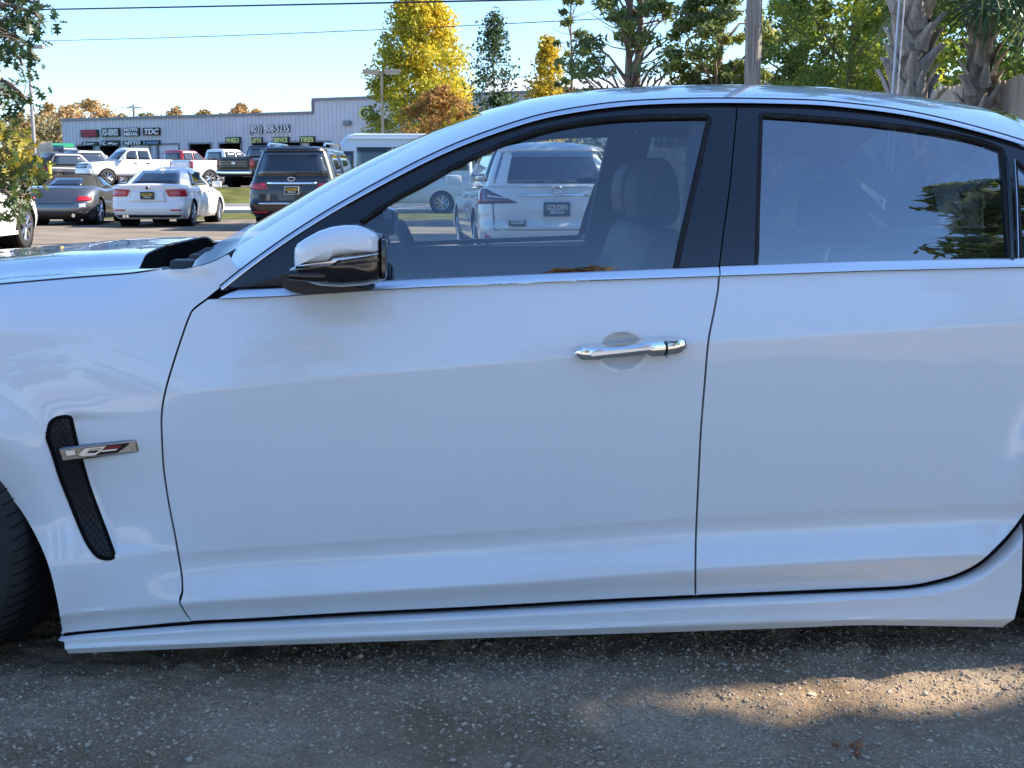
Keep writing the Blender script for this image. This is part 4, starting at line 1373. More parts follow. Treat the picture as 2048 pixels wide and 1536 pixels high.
# single larger stones (pieces of the ground)
def rock(seed):
    bm = bmesh.new(); bmesh.ops.create_icosphere(bm, subdivisions=1, radius=1.0)
    r = random.Random(seed)
    for v in bm.verts:
        v.co *= r.uniform(0.72, 1.15)
        v.co.z *= 0.7; v.co.y *= 0.85
    me = bpy.data.meshes.new('stone'); bm.to_mesh(me); bm.free()
    me.polygons.foreach_set('use_smooth', np.ones(len(me.polygons), dtype=bool)); me.set_sharp_from_angle(angle=R(38))
    return me
rocks = [rock(k) for k in range(6)]
for k, me in enumerate(rocks):
    me.materials.append(M['stone_b' if k % 2 else 'stone_a'])
rs_ = random.Random(5)
spots = [(918, 1362, 15), (190, 1310, 9), (175, 1489, 17), (380, 1520, 17), (232, 1453, 13), (308, 1470, 10), (190, 1405, 9), (618, 1440, 9), (715, 1460, 10), (822, 1460, 9), (1150, 1395, 10), (1365, 1345, 14), (1475, 1337, 10), (1625, 1390, 19), (1778, 1385, 14), (1850, 1390, 14), (1918, 1435, 16), (1905, 1440, 8), (1758, 1491, 10), (1836, 1512, 11), (2000, 1505, 13), (1528, 1462, 13), (1450, 1462, 9), (1120, 1490, 9), (1255, 1460, 8), (1375, 1437, 10), (1015, 1530, 22), (780, 1489, 9), (930, 1530, 10), (635, 1505, 9), (1860, 1485, 14), (1720, 1465, 11), (1300, 1480, 9), (500, 1410, 9), (560, 1480, 8), (700, 1400, 8), (95, 1465, 10), (40, 1500, 9), (440, 1450, 9), (870, 1400, 8)]
for (u, v, s) in spots:
    dx, dy, dz = ray(u, v); t = -CAMH / dz
    x, y = dx * t, dy * t
    r_ = s / 2 / FPX * y
    o = bpy.data.objects.new('stone', rs_.choice(rocks)); COL.objects.link(o)
    o.parent = ground
    o.location = (x, y, float(hnoise(x, y)) + r_ * 0.35); o.scale = (r_ * rs_.uniform(0.9, 1.3),) * 2 + (r_,)
    o.rotation_euler = (rs_.uniform(-0.3, 0.3), rs_.uniform(-0.3, 0.3), rs_.uniform(0, 6.28))
# fallen leaves and pine straw
mat('dry_leaf', (0.30, 0.12, 0.055), rough=0.8, var=0.3, scale=60)
mat('straw', (0.33, 0.29, 0.23), rough=0.9)
def fallen(u, v, size, rot, label):
    dx, dy, dz = ray(u, v); t = -CAMH / dz
    x, y = float(dx * t), float(dy * t)
    n = 14; V = [(0, 0, 0.004)]
    for k in range(n):
        a = 2 * math.pi * k / n
        r_ = size * (1.0 if k % 2 else 0.55) * (1 + 0.3 * math.cos(a))
        V.append((math.cos(a) * r_, math.sin(a) * r_ * 0.65, 0.003 + 0.006 * math.sin(a * 3 + rot)))
    fs = [(0, 1 + k, 1 + (k + 1) % n) for k in range(n)]
    o = mesh('fallen_leaf', V, fs, 'dry_leaf', None, smooth=60)
    so = o.modifiers.new('thickness', 'SOLIDIFY'); so.thickness = 0.0008
    o.location = (x, y, float(hnoise(x, y)) + 0.006); o.rotation_euler = (0.25, -0.1, rot)
    tag(o, label, 'leaf', 'dry leaves on the gravel')
fallen(1708, 1502, 0.020, 0.3, 'largest brown dry leaf lying on the gravel, low right')
fallen(1672, 1500, 0.012, 2.0, 'small brown dry leaf just left of the largest one on the gravel')
fallen(1712, 1516, 0.014, 1.1, 'brown dry leaf closest to the bottom edge, on the gravel')
st = MB(); r_ = random.Random(11)
tw = [(640, 1490, 40, 0.2), (1064, 1362, 38, 0.25), (1090, 1375, 50, -0.05), (1204, 1440, 30, -0.9), (330, 1445, 40, 0.4), (140, 1462, 28, 0.25), (1430, 1478, 25, -0.6), (1000, 1518, 30, -0.5), (1570, 1325, 25, 0.0)]
for _ in range(45):
    tw.append((r_.uniform(0, 2048), r_.uniform(1330, 1536), r_.uniform(10, 26), r_.uniform(-1.2, 1.2)))
for (u, v, L, a) in tw:
    dx, dy, dz = ray(u, v); t = -CAMH / dz
    x, y = float(dx * t), float(dy * t); l = L / FPX * y
    z = float(hnoise(x, y)) + 0.004
    st.tube([(x - math.cos(a) * l / 2, y - math.sin(a) * l / 2, z), (x, y + 0.003, z + 0.004), (x + math.cos(a) * l / 2, y + math.sin(a) * l / 2, z)], 0.0009, 4)
so = st.build('pine_straw', 'straw', None, kind='stuff'); so['label'] = 'thin dry straw and twigs lying on the gravel'; so['category'] = 'straw'

# ================================================================== metal building
BX, BY = -30.0, 85.0
BR = math.atan2(-9.4, 18.0)
bld = thing('metal_building', 'long grey blue ribbed metal workshop with bay doors behind the parked trucks', 'building', (BX, BY, 0), BR)
_cb, _sb = math.cos(BR), math.sin(BR)
def fac(u, v):
    """pixel -> (along the facade, height)"""
    dx, dy, dz = (float(q) for q in ray(u, v))
    # (t*d - B) . n = 0 ; n = (-sb, cb)
    t = (BX * -_sb + BY * _cb) / (dx * -_sb + dy * _cb)
    X, Y = dx * t - BX, dy * t - BY
    return X * _cb + Y * _sb, CAMH + dz * t
mat('metal_wall', (0.56, 0.58, 0.61), rough=0.55, var=0.05, scale=0.6, spec=0.4)
mat('metal_trim', (0.20, 0.21, 0.23), rough=0.5)
mat('bay_white', (0.70, 0.72, 0.75), rough=0.6)
mat('sign_black', (0.012, 0.014, 0.016), rough=0.5)
mat('sign_white', (0.80, 0.80, 0.80), rough=0.5)
mat('sign_red', (0.60, 0.03, 0.06), rough=0.5)
mat('sign_green', (0.62, 0.70, 0.22), rough=0.5)
mat('sign_blue', (0.16, 0.30, 0.46), rough=0.5)
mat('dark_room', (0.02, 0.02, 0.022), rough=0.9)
x_step = fac(627, 215)[0]
LEN = 62.0
EA, EB = 5.03, 5.78
opens = []                                       # (x0, x1, ztop, white?)
for (u0, u1, v, wh) in ((155, 187, 296, 0), (201, 239, 296, 0), (259, 299, 292.5, 1), (316, 357, 292, 1), (380, 422, 293, 0), (440, 482, 293, 0), (506, 546, 292, 0), (562, 602, 292, 0), (620, 660, 291, 0)):
    a, z = fac(u0, v); b, _ = fac(u1, v)
    opens.append((a, b, 3.25, wh))
def ribwall(x0, x1, z0, z1, y=0.0):
    """ribbed sheet between x0..x1"""
    xs = [x0]; ys = [0.0]
    k = math.ceil(x0 / 0.30) * 0.30
    while k < x1 - 0.1:
        for d, h in ((0, 0), (0.025, -0.035), (0.065, -0.035), (0.09, 0)):
            if x0 < k + d < x1:
                xs.append(k + d); ys.append(h)
        k += 0.30
    xs.append(x1); ys.append(0.0)
    n = len(xs)
    v = [(a, y + b, z) for z in (z0, z1) for a, b in zip(xs, ys)]
    return v, [(i, i + 1, n + i + 1, n + i) for i in range(n - 1)]
w = MB()
cur = 0.0
segs = []
for (a, b, zt, wh) in opens:
    segs.append((cur, a, 0.0)); segs.append((a, b, zt)); cur = b
segs.append((cur, LEN, 0.0))
for a, b, z0 in segs:
    for c0, c1, top in ((a, min(b, x_step), EA), (max(a, x_step), b, EB)):
        if c1 - c0 > 0.02:
            w.add(*ribwall(c0, c1, z0, top))
w.build('wall', 'metal_wall', bld)
w = MB()
w.add([(0, 0, 0), (0, 24, 0), (0, 24, EA), (0, 0, EA)], [(0, 3, 2, 1)])
w.add([(x_step, 0, EA), (x_step, 24, EA), (x_step, 24, EB), (x_step, 0, EB)], [(0, 3, 2, 1)])
w.add([(LEN, 0, 0), (LEN, 24, 0), (LEN, 24, EB), (LEN, 0, EB)], [(0, 1, 2, 3)])
w.add([(0, 24, 0), (LEN, 24, 0), (LEN, 24, EA), (0, 24, EA)], [(0, 1, 2, 3)])
w.build('end_wall', 'metal_wall', bld)
w = MB(); w.add([(0, 0, EA - 0.05), (x_step, 0, EA - 0.05), (x_step, 24, EA + 0.3), (0, 24, EA + 0.3)], [(0, 1, 2, 3)])
w.add([(x_step, 0, EB - 0.05), (LEN, 0, EB - 0.05), (LEN, 24, EB + 0.3), (x_step, 24, EB + 0.3)], [(0, 1, 2, 3)])
w.build('roof', 'metal_trim', bld)
w = MB(); w.box(-0.1, x_step, -0.12, 0.02, EA - 0.14, EA + 0.02); w.build('eave_trim', 'metal_trim', bld)
w = MB(); w.box(x_step - 0.05, LEN, -0.12, 0.02, EB - 0.14, EB + 0.02); w.build('eave_trim', 'metal_trim', bld)
w = MB(); w.box(x_step - 0.08, x_step + 0.03, -0.11, 0.0, EA + 0.02, EB - 0.14); w.build('corner_trim', 'metal_trim', bld)
for (a, b, zt, wh) in opens:
    if wh:
        d = MB(); h = zt / 6
        for k in range(6):
            d.box(a, b, 0.06, 0.10, k * h + 0.01, (k + 1) * h - 0.01)
        d.build('bay_door', 'bay_white', bld)
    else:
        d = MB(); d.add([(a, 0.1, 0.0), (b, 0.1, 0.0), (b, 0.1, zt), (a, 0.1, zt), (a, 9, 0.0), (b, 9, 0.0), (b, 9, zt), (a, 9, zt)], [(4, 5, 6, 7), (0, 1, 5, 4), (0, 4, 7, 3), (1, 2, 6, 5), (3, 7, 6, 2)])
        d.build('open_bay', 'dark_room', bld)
        d = MB()
        for q in (0.25, 0.75):
            d.box(a + (b - a) * q - 0.08, a + (b - a) * q + 0.08, 3.0, 3.2, 0, 2.6)
        d.box(a + (b - a) * 0.2, a + (b - a) * 0.8, 3.0, 3.3, 1.5, 1.65)
        d.build('lift', 'sign_blue', bld)
    d = MB(); d.box(a - 0.1, b + 0.1, -0.06, 0.02, zt, zt + 0.10); d.box(a - 0.1, a, -0.06, 0.02, 0, zt); d.box(b, b + 0.1, -0.06, 0.02, 0, zt)
    d.build('door_frame', 'metal_trim', bld)
def sign(u0, v0, u1, v1, lines, colr, bg='sign_black', marks=None, shear=0.0):
    a, zt = fac(u0, v0); b, zb_ = fac(u1, v1)
    g = MB(); g.box(a, b, -0.16, -0.05, zb_, zt)
    s = g.build('sign', bg, bld)
    tb = MB()
    n = len(lines)
    for i, tx in enumerate(lines):
        hh = (zt - zb_) / n
        v, f = text_mesh(tx, hh * 1.0, 0.01, bold=0.012, shear=shear)
        if not v:
            continue
        xs = [p[0] for p in v]; wd = max(xs) - min(xs)
        k = min(1.5, (b - a) * 0.90 / wd)
        cz = zt - hh * (i + 0.5)
        zs_ = [p[2] for p in v]; hk = hh * 0.74 / (max(zs_) - min(zs_)); mz = (max(zs_) + min(zs_)) / 2
        tb.add([((a + b) / 2 + p[0] * k, -0.175 + p[1], cz + (p[2] - mz) * hk) for p in v], f)
    if marks:
        for (x0, x1, q0, q1, sk) in marks:
            X0, X1 = a + (b - a) * x0, a + (b - a) * x1; Z0, Z1 = zb_ + (zt - zb_) * q0, zb_ + (zt - zb_) * q1
            d_ = (zt - zb_) * sk
            tb.prism([(X0, Z0), (X1, Z0), (X1 + d_, Z1), (X0 + d_, Z1)], -0.19, -0.165)
    tb.build('lettering', colr, s)
sign(164, 260, 199, 274, ['ROUGH', 'COUNTRY'], 'sign_red', shear=0.2)
sign(206, 257, 242, 273, ['XD-SERIES'], 'sign_white')
sign(249, 256, 282, 272, ['MOTO', 'METAL'], 'sign_white')
sign(289, 256, 322, 270.5, ['TDC'], 'sign_white', shear=0.25)
sign(167, 284, 198, 291.5, [], 'sign_white', marks=[(0.12, 0.2, 0.1, 0.9, 0.3), (0.25, 0.5, 0.3, 0.6, 0.4), (0.55, 0.62, 0.2, 0.75, 0.3), (0.66, 0.8, 0.4, 0.6, 0.3)])
sign(207, 281, 242, 292, [], 'sign_white', marks=[(0.08, 0.14, 0.2, 0.8, 0), (0.14, 0.24, 0.68, 0.82, 0), (0.14, 0.24, 0.18, 0.32, 0), (0.32, 0.55, 0.35, 0.62, 0.5), (0.58, 0.85, 0.25, 0.45, 0.3)])
sign(249, 282, 287, 290.5, ['NITTO'], 'sign_white', shear=0.2)
sign(289, 281, 322, 290, [], 'sign_blue', marks=[(0.05, 0.15, 0.25, 0.75, 0), (0.25, 0.36, 0.3, 0.7, 0), (0.4, 0.52, 0.3, 0.7, 0), (0.56, 0.66, 0.3, 0.7, 0), (0.7, 0.8, 0.3, 0.7, 0), (0.84, 0.95, 0.3, 0.7, 0)])
sign(454, 274.5, 483, 287, ['WHEELS'], 'sign_green')
sign(505, 275, 527, 287, ['LIFTS'], 'sign_green')
sign(549, 274, 580, 286, ['SERVICE'], 'sign_green')
sign(602, 273, 632, 285.5, ['TIRES'], 'sign_green')
def bigtext(tx, u0, u1, v0, v1, cf, cbk, name):
    a, zt = fac(u0, v0); b, zb_ = fac(u1, v1)
    for off, bold, mt, y in ((0, 0.10, cbk, -0.10), (0, 0.012, cf, -0.16)):
        v, f = text_mesh(tx, 1.0, 0.02, bold=bold * 0.4)
        xs = [p[0] for p in v]; zs_ = [p[2] for p in v]
        if off == 0 and bold > 0.05:
            cx_ = (max(xs) + min(xs)) / 2; cz_ = (max(zs_) + min(zs_)) / 2; kx = (b - a) / (max(xs) - min(xs)); kz = (zt - zb_) / (max(zs_) - min(zs_))
        mesh(name, [((a + b) / 2 + (p[0] - cx_) * kx, y + p[1], (zt + zb_) / 2 + (p[2] - cz_) * kz) for p in v], f, mt, bld)
bigtext('(803) 808-5235', 500, 582, 250.5, 268.5, 'sign_white', 'sign_black', 'phone_number')
bigtext('G', 719, 744, 213, 239, 'sign_green', 'sign_black', 'sign_letter')
bigtext('O', 755, 768, 240, 253, 'sign_white', 'sign_black', 'sign_letter')
a, z = fac(700, 245)
d = MB(); d.box(a - 0.35, a + 0.1, -0.25, 0.0, z - 0.18, z + 0.10, 0, 0.03); d.build('wall_light', 'metal_trim', bld, smooth=40)
# low pale building far behind the cedars
b2 = thing('low_building', 'low pale building with a grey metal roof seen between the cedars', 'building', (0.5, 88, 0))
w = MB(); w.box(-2, 22, 0, 14, 0, 6.2); w.build('wall', 'bay_white', b2)
w = MB(); w.prism([(-0.4, 6.21), (14.4, 6.21), (7, 8.4)], -2.4, 22.4, plane='YZ'); w.build('roof', 'metal_wall', b2)

# ================================================================== wooden fences, poles, wires, bin
mat('wood_fence', (0.52, 0.44, 0.34), rough=0.85, var=0.25, scale=3.0, stretch=(6, 6, 0.6), bump=0.3, bscale=20)
mat('wood_fence_b', (0.45, 0.38, 0.30), rough=0.85, var=0.25, scale=3.0, stretch=(6, 6, 0.6), bump=0.3, bscale=20)
mat('pole_wood', (0.26, 0.235, 0.20), rough=0.9, var=0.45, scale=1.6, stretch=(14, 14, 0.7), bump=0.6, bscale=12)
mat('galv', (0.36, 0.34, 0.32), rough=0.5, metal=0.3)
mat('pole_tan', (0.42, 0.34, 0.25), rough=0.6)
mat('wire', (0.02, 0.022, 0.026), rough=0.6)
mat('yellow_paint', (0.72, 0.50, 0.02), rough=0.5)
mat('bin_green', (0.02, 0.24, 0.12), rough=0.5)
def fence(name, label, p0, p1, h, bw=0.14, dog=True, seed=1, group=None):
    p0, p1 = Vector(p0), Vector(p1)
    L = (p1 - p0).length; a = math.atan2(p1.y - p0.y, p1.x - p0.x)
    f = thing(name, label, 'fence', p0, a)
    r = random.Random(seed)
    g = MB()
    if dog:
        pf = [(0, 0), (bw - 0.008, 0), (bw - 0.008, 1), (bw - 0.035, 1.02), (0.03, 1.02), (0, 1)]
    else:
        pf = [(0, 0), (bw - 0.008, 0), (bw - 0.008, 1), (0, 1)]
    g.prism([(x, z * h) for x, z in pf], -0.012, 0.012)
    ob = None
    n = int(L / bw)
    for k in range(n):
        if ob is None:
            ob = g.build('board', 'wood_fence', f)
            g2 = g.build('board', 'wood_fence_b', f)
            o = ob
            g2.location = (bw, 0, 0)
            continue
        if k == 1:
            continue
        o = (ob if r.random() < 0.5 else g2).copy(); COL.objects.link(o); o.parent = f
        o.location = (k * bw, r.uniform(-0.006, 0.006), r.uniform(-0.03, 0.02)); o.rotation_euler = (0, r.uniform(-0.006, 0.006), 0)
    for z in (0.35, h * 0.55, h - 0.3):
        q = MB(); q.box(0, L, 0.014, 0.055, z - 0.045, z + 0.045); q.build('rail', 'wood_fence_b', f)
    k = 0.0
    while k < L:
        q = MB(); q.box(k, k + 0.09, 0.056, 0.146, 0, h - 0.1); q.build('post', 'wood_fence_b', f)
        k += 2.4
    return f
fence('wooden_fence', 'tall weathered board fence running back past the palms at the right edge', (5.95, 21.5, 0), (8.6, 3.0, 0), 2.45, seed=2)
fence('wooden_fence', 'board fence seen through the windows of the sedan, behind its seats', (10.5, 29.5, 0), (2.4, 27.8, 0), 1.80, seed=3)
p0 = at(62, 292, 78); p1 = at(104, 293, 70)
fence('wooden_fence', 'short board fence beside the dumpster in the distance at the left', (p0.x, 78, 0), (p1.x, 70, 0), p0.z, bw=0.18, seed=4)
d = thing('dumpster', 'green dumpster standing behind the short board fence', 'dumpster', (p0.x + 0.2, 80, 0))
w = MB(); w.box(-0.3, 1.05, 0, 1.8, 0.1, p0.z - 0.1, 0, 0.03); w.build('bin_body', 'bin_green', d, smooth=30)
w = MB(); w.prism([(-0.05, p0.z - 0.08), (1.85, p0.z - 0.08), (1.85, p0.z + 0.28), (-0.05, p0.z + 0.08)], -0.35, 1.1, plane='YZ'); w.build('lid', 'bin_green', d)
bl = gpt(101, 69, 0.75)
w = MB(); w.tube([(0, 0, 0), (0, 0, 1.25), (0, 0, 1.31)], [0.11, 0.11, 0.05], 14)
o = w.build('bollard', 'yellow_paint', None, smooth=50); o.location = bl; tag(o, 'yellow steel bollard in front of the short board fence', 'bollard')
# lamp posts
def lamp_post(u, Y, vtop, heads, label, mt, rad=0.09):
    b = gpt(u, Y); h = at(u, vtop, Y).z
    t = thing('lamp_post', label, 'lamp post', b, 0, 'parking lot lamp posts')
    w = MB(); w.tube([(0, 0, 0), (0, 0, 0.7)], 0.26, 14); w.build('base', 'concrete', t, smooth=40)
    w = MB(); w.tube([(0, 0, 0.7), (0, 0, h)], [rad, rad * 0.75], 12); w.build('post', mt, t, smooth=50)
    for s in heads:
        w = MB(); w.box(min(s * 0.12, s * 0.85), max(s * 0.12, s * 0.85), -0.2, 0.2, h - 0.12, h + 0.06, 0, 0.02); w.build('lamp_head', mt, t, smooth=40)
        w = MB(); w.box(min(s * 0.2, s * 0.8), max(s * 0.2, s * 0.8), -0.15, 0.15, h - 0.15, h - 0.12); w.build('lens', 'sign_white', t)
lamp_post(75, 70, 92, (1,), 'tall lamp post with a single head at the left, above the trucks', 'galv', 0.11)
lamp_post(768, 58, 142, (-1, 1), 'tan lamp post with two heads in front of the yellow tree', 'pole_tan', 0.085)
# utility pole by the cedars
b = gpt(1494, 25)
up = thing('utility_pole', 'thick weathered wooden utility pole in front of the cedars', 'utility pole', b)
w = MB(); w.tube([(0, 0, 0), (0.01, 0, 3), (0.0, 0, 6), (0.02, 0, 11)], [0.165, 0.158, 0.148, 0.125], 18); w.build('pole', 'pole_wood', up, smooth=60)
w = MB(); w.box(-1.1, 1.1, -0.2, -0.1, 10.0, 10.12); w.build('crossarm', 'pole_wood', up)
b = gpt(275, 150)
up2 = thing('utility_pole', 'thin distant utility pole with a crossarm above the workshop roof', 'utility pole', b)
h2 = at(275, 209, 150).z
w = MB(); w.tube([(0, 0, 0), (0, 0, h2)], 0.14, 8); w.build('pole', 'pole_wood', up2)
w = MB(); w.box(-0.75, 0.95, -0.2, -0.1, h2 - 0.45, h2 - 0.25); w.build('crossarm', 'sign_white', up2)
def wire(a, b, sag, rad, label, name='power_line'):
    n = 24; w = MB()
    a, b = Vector(a), Vector(b)
    w.tube([tuple(a.lerp(b, k / n) - Vector((0, 0, sag * 4 * (k / n) * (1 - k / n)))) for k in range(n + 1)], rad, 5)
    o = w.build(name, 'wire', None)
    return tag(o, label, 'cable')
wire(at(-350, 26, 46), at(1560, -12, 27), 0.03, 0.024, 'upper thick black power line crossing the sky at the top edge')
wire(at(-350, 84, 60), at(1560, 18, 30), 0.25, 0.012, 'lower thin power line crossing the sky')
wire(at(-60, 230, 120), at(268, 212, 150), 0.3, 0.025, 'faint cable leading to the distant utility pole, upper one')
wire(at(-60, 246, 120), at(140, 258, 100), 0.2, 0.03, 'cable in front of the far brown trees, lower one')
wire(at(-60, 252, 120), at(140, 268, 100), 0.2, 0.03, 'lowest cable in front of the far brown trees')
# ================================================================== trees
mat('bark', (0.17, 0.135, 0.105), rough=0.95, var=0.4, scale=6, bump=0.6, bscale=14)
mat('bark_cedar', (0.26, 0.19, 0.145), rough=0.95, var=0.35, scale=6, stretch=(4, 4, 1), bump=0.5, bscale=14)
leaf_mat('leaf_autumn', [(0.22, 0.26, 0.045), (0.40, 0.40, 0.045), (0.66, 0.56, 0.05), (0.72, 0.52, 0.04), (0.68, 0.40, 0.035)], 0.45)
leaf_mat('leaf_yellow', [(0.240, 0.216, 0.036), (0.504, 0.384, 0.030), (0.696, 0.480, 0.036)], 0.45)
leaf_mat('leaf_rust', [(0.17, 0.12, 0.035), (0.38, 0.20, 0.05), (0.45, 0.27, 0.09)], 0.4)
leaf_mat('leaf_dark', [(0.035, 0.070, 0.031), (0.063, 0.105, 0.042), (0.112, 0.154, 0.056)], 0.3)
leaf_mat('leaf_cedar', [(0.124, 0.180, 0.068), (0.232, 0.278, 0.092), (0.463, 0.479, 0.109)], 0.35)
leaf_mat('leaf_green', [(0.109, 0.177, 0.044), (0.271, 0.354, 0.069), (0.750, 0.750, 0.096)], 0.45)
leaf_mat('leaf_far', [(0.16, 0.16, 0.07), (0.34, 0.26, 0.11), (0.52, 0.32, 0.13)], 0.3)
leaf_mat('leaf_oak', [(0.023, 0.052, 0.021), (0.046, 0.085, 0.029), (0.130, 0.156, 0.033), (0.442, 0.351, 0.039)], 0.3, rough=0.4)
leaf_mat('leaf_palm', [(0.065, 0.130, 0.054), (0.130, 0.216, 0.086), (0.346, 0.367, 0.130)], 0.2, rough=0.35)

def leaves(centers, rad, per, size, r, tones, squash=0.8, long=1.0, jitter=0.35):
    """leaf quads scattered round clump centres; returns verts, faces, tone per face"""
    C = np.repeat(np.asarray(centers, float), per, 0)
    n = len(C)
    Rr = np.repeat(np.broadcast_to(np.asarray(rad, float), (len(centers),)), per)
    d = r.normal(size=(n, 3)); d /= np.linalg.norm(d, axis=1)[:, None]
    rr = Rr * r.random(n) ** 0.45
    P = C + d * rr[:, None] * np.array([1, 1, squash])
    nrm = d * 0.6 + r.normal(size=(n, 3)) * 0.7 + np.array([0, 0, 0.35]); nrm /= np.linalg.norm(nrm, axis=1)[:, None]
    t = np.cross(nrm, r.normal(size=(n, 3))); t /= np.maximum(np.linalg.norm(t, axis=1), 1e-6)[:, None]
    b = np.cross(nrm, t)
    s = size * r.uniform(0.6, 1.35, n)
    a = t * (s * 0.5 * long)[:, None]; c = b * (s * 0.5 / long ** 0.5)[:, None]
    V = np.stack([P - a, P - c * 0.9, P + a, P + c * 0.9], 1).reshape(-1, 3)
    Fq = np.arange(4 * n).reshape(n, 4)
    T = np.clip(np.repeat(np.asarray(tones, float), per) + r.normal(0, jitter * 0.35, n), 0, 1)
    return V, Fq, T
def leaf_obj(name, V, Fq, T, mt, parent):
    o = mesh(name, V, Fq, mt, parent)
    at_ = o.data.attributes.new('tone', 'FLOAT', 'FACE')
    at_.data.foreach_set('value', np.asarray(T, dtype=np.float32))
    return o
def tree(name, label, base, h, env, nclump, per, lsize, mt, tone, trunk=0.12, z0=0.25, crad=0.13, seed=1, bark='bark', limbs=14, group=None, squash=0.8, long=1.3, lean=0.0, twig=0, cat='tree', forks=1, shell=0.55):
    """env(q): crown radius at relative height q (0 crown base .. 1 top)"""
    r = np.random.default_rng(seed)
    t = thing(name, label, cat, base, 0, group)
    q = r.random(nclump) ** 0.9
    a = r.uniform(0, 2 * math.pi, nclump)
    e = np.array([env(x) for x in q])
    rr = e * (shell + (1 - shell) * r.random(nclump)) ** 1.0 * np.where(r.random(nclump) < 0.25, r.random(nclump), 1.0)
    zc0 = h * z0
    Cn = np.c_[np.cos(a) * rr, np.sin(a) * rr, zc0 + q * (h - zc0)]
    Cn[:, 0] += lean * q
    T = np.array([tone(c[0] / max(e.max(), 0.1), c[1] / max(e.max(), 0.1), x, r) for c, x in zip(Cn, q)])  # most crowns carry sunlight in the tone
    cr = crad * e.max() * (0.6 + 0.8 * r.random(nclump)) * np.clip(0.45 + e / e.max(), 0.5, 1.2)
    V, Fq, T = leaves(Cn, cr, per, lsize, r, T, squash, long)
    leaf_obj('crown', V, Fq, T, mt, t)
    w = MB()
    for fk in range(forks):
        off = (fk - (forks - 1) / 2) * 0.5
        pts = [(off * k / 8 + 0.04 * math.sin(k * 1.7 + fk) * h * 0.1 + lean * k / 8, 0.03 * math.cos(k * 2.1 + fk) * h * 0.1, h * 0.96 * k / 8) for k in range(9)]
        w.tube(pts, [trunk * (1 - 0.85 * k / 8) for k in range(9)], 9)
        for i in r.choice(nclump, min(limbs, nclump), replace=False):
            c = Cn[i]
            zb_ = max(h * 0.12, c[2] - 0.55 * math.hypot(c[0], c[1]) - 0.1 * h * r.random())
            k = zb_ / (h * 0.96) * 8; k0 = int(min(k, 7)); f_ = k - k0
            p0 = Vector(pts[k0]).lerp(Vector(pts[k0 + 1]), f_)
            p1 = Vector(c)
            md = p0.lerp(p1, 0.5) + Vector((0, 0, 0.03 * h * r.random()))
            rb = trunk * (1 - 0.85 * zb_ / h) * 0.42
            w.tube([p0, md, p1], [rb, rb * 0.65, rb * 0.2], 5)
    if twig:
        for _ in range(twig):
            zb_ = h * r.uniform(z0 * 0.6, 0.95); aa = r.uniform(0, 6.28); L = r.uniform(0.5, 1.0) * max(env(0.3), 0.5)
            p0 = Vector((lean * zb_ / h, 0, zb_))
            w.tube([p0, p0 + Vector((math.cos(aa) * L * 0.5, math.sin(aa) * L * 0.5, 0.10 * L)), p0 + Vector((math.cos(aa) * L, math.sin(aa) * L, 0.35 * L))], [trunk * 0.16, trunk * 0.10, 0.006], 4)
    w.build('trunk', bark, t, smooth=60)
    return t
pear = lambda w: (lambda q: w * (0.55 + 0.45 * math.sin(min(1, q / 0.30) * math.pi / 2)) * (1 - q ** 1.7) ** 0.75 + 0.12 * w * (1 - q))
cone = lambda w: (lambda q: w * (1 - q) ** 0.8 * (0.75 + 0.25 * math.sin(q * 40)) + 0.08 * w)
ball = lambda w: (lambda q: w * math.sqrt(max(0.02, 1 - (2 * q - 0.9) ** 2 * 0.95)))
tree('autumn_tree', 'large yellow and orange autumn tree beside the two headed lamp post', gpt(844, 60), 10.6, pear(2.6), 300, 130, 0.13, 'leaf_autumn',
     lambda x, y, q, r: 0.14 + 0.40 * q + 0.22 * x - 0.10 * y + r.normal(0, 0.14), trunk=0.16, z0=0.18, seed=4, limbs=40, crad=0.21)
tree('rust_shrub', 'rust orange bushy small tree just right of the yellow autumn tree', gpt(885, 54), 4.9, ball(1.75), 90, 80, 0.12, 'leaf_rust',
     lambda x, y, q, r: 0.35 + 0.3 * q + 0.2 * x + r.normal(0, 0.15), trunk=0.07, z0=0.22, seed=5, crad=0.2, forks=3)
tree('slender_tree', 'slender dark green young tree with an open crown against the sky', gpt(988, 52), 7.6, cone(1.9), 170, 22, 0.115, 'leaf_dark',
     lambda x, y, q, r: 0.5 + r.normal(0, 0.25), trunk=0.06, z0=0.22, seed=6, crad=0.34, limbs=50, twig=24)
tree('dark_shrub', 'dark green shrub mass at the foot of the slender tree', gpt(1000, 48), 4.2, ball(1.7), 60, 80, 0.13, 'leaf_dark',
     lambda x, y, q, r: 0.5 + r.normal(0, 0.2), trunk=0.06, z0=0.1, seed=16, crad=0.24)
tree('yellow_tree', 'small bright yellow tree between the slender tree and the cedars', gpt(1096, 51), 6.6, cone(1.6), 150, 42, 0.13, 'leaf_yellow',
     lambda x, y, q, r: 0.55 + 0.35 * x + r.normal(0, 0.2), trunk=0.06, z0=0.2, seed=7, crad=0.32, limbs=24)
def cedar(u, Y, h, w, n, seed, label, tn=0.35, per=46, trunk=0.16, forks=1, lean=0, z0=0.12, ls=0.115):
    return tree('cedar_tree', label, gpt(u, Y), h, lambda q: w * (0.9 - 0.55 * q) * (0.8 + 0.2 * math.sin(q * 23)), n, per, ls, 'leaf_cedar',
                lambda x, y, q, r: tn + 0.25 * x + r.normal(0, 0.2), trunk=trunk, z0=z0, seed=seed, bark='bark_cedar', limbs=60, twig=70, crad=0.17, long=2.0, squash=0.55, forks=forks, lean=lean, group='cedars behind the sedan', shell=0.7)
cedar(1262, 34, 10.5, 2.5, 150, 21, 'open cedar with two bare pale trunks, leftmost of the cedars', per=85, forks=2, z0=0.10, trunk=0.15)
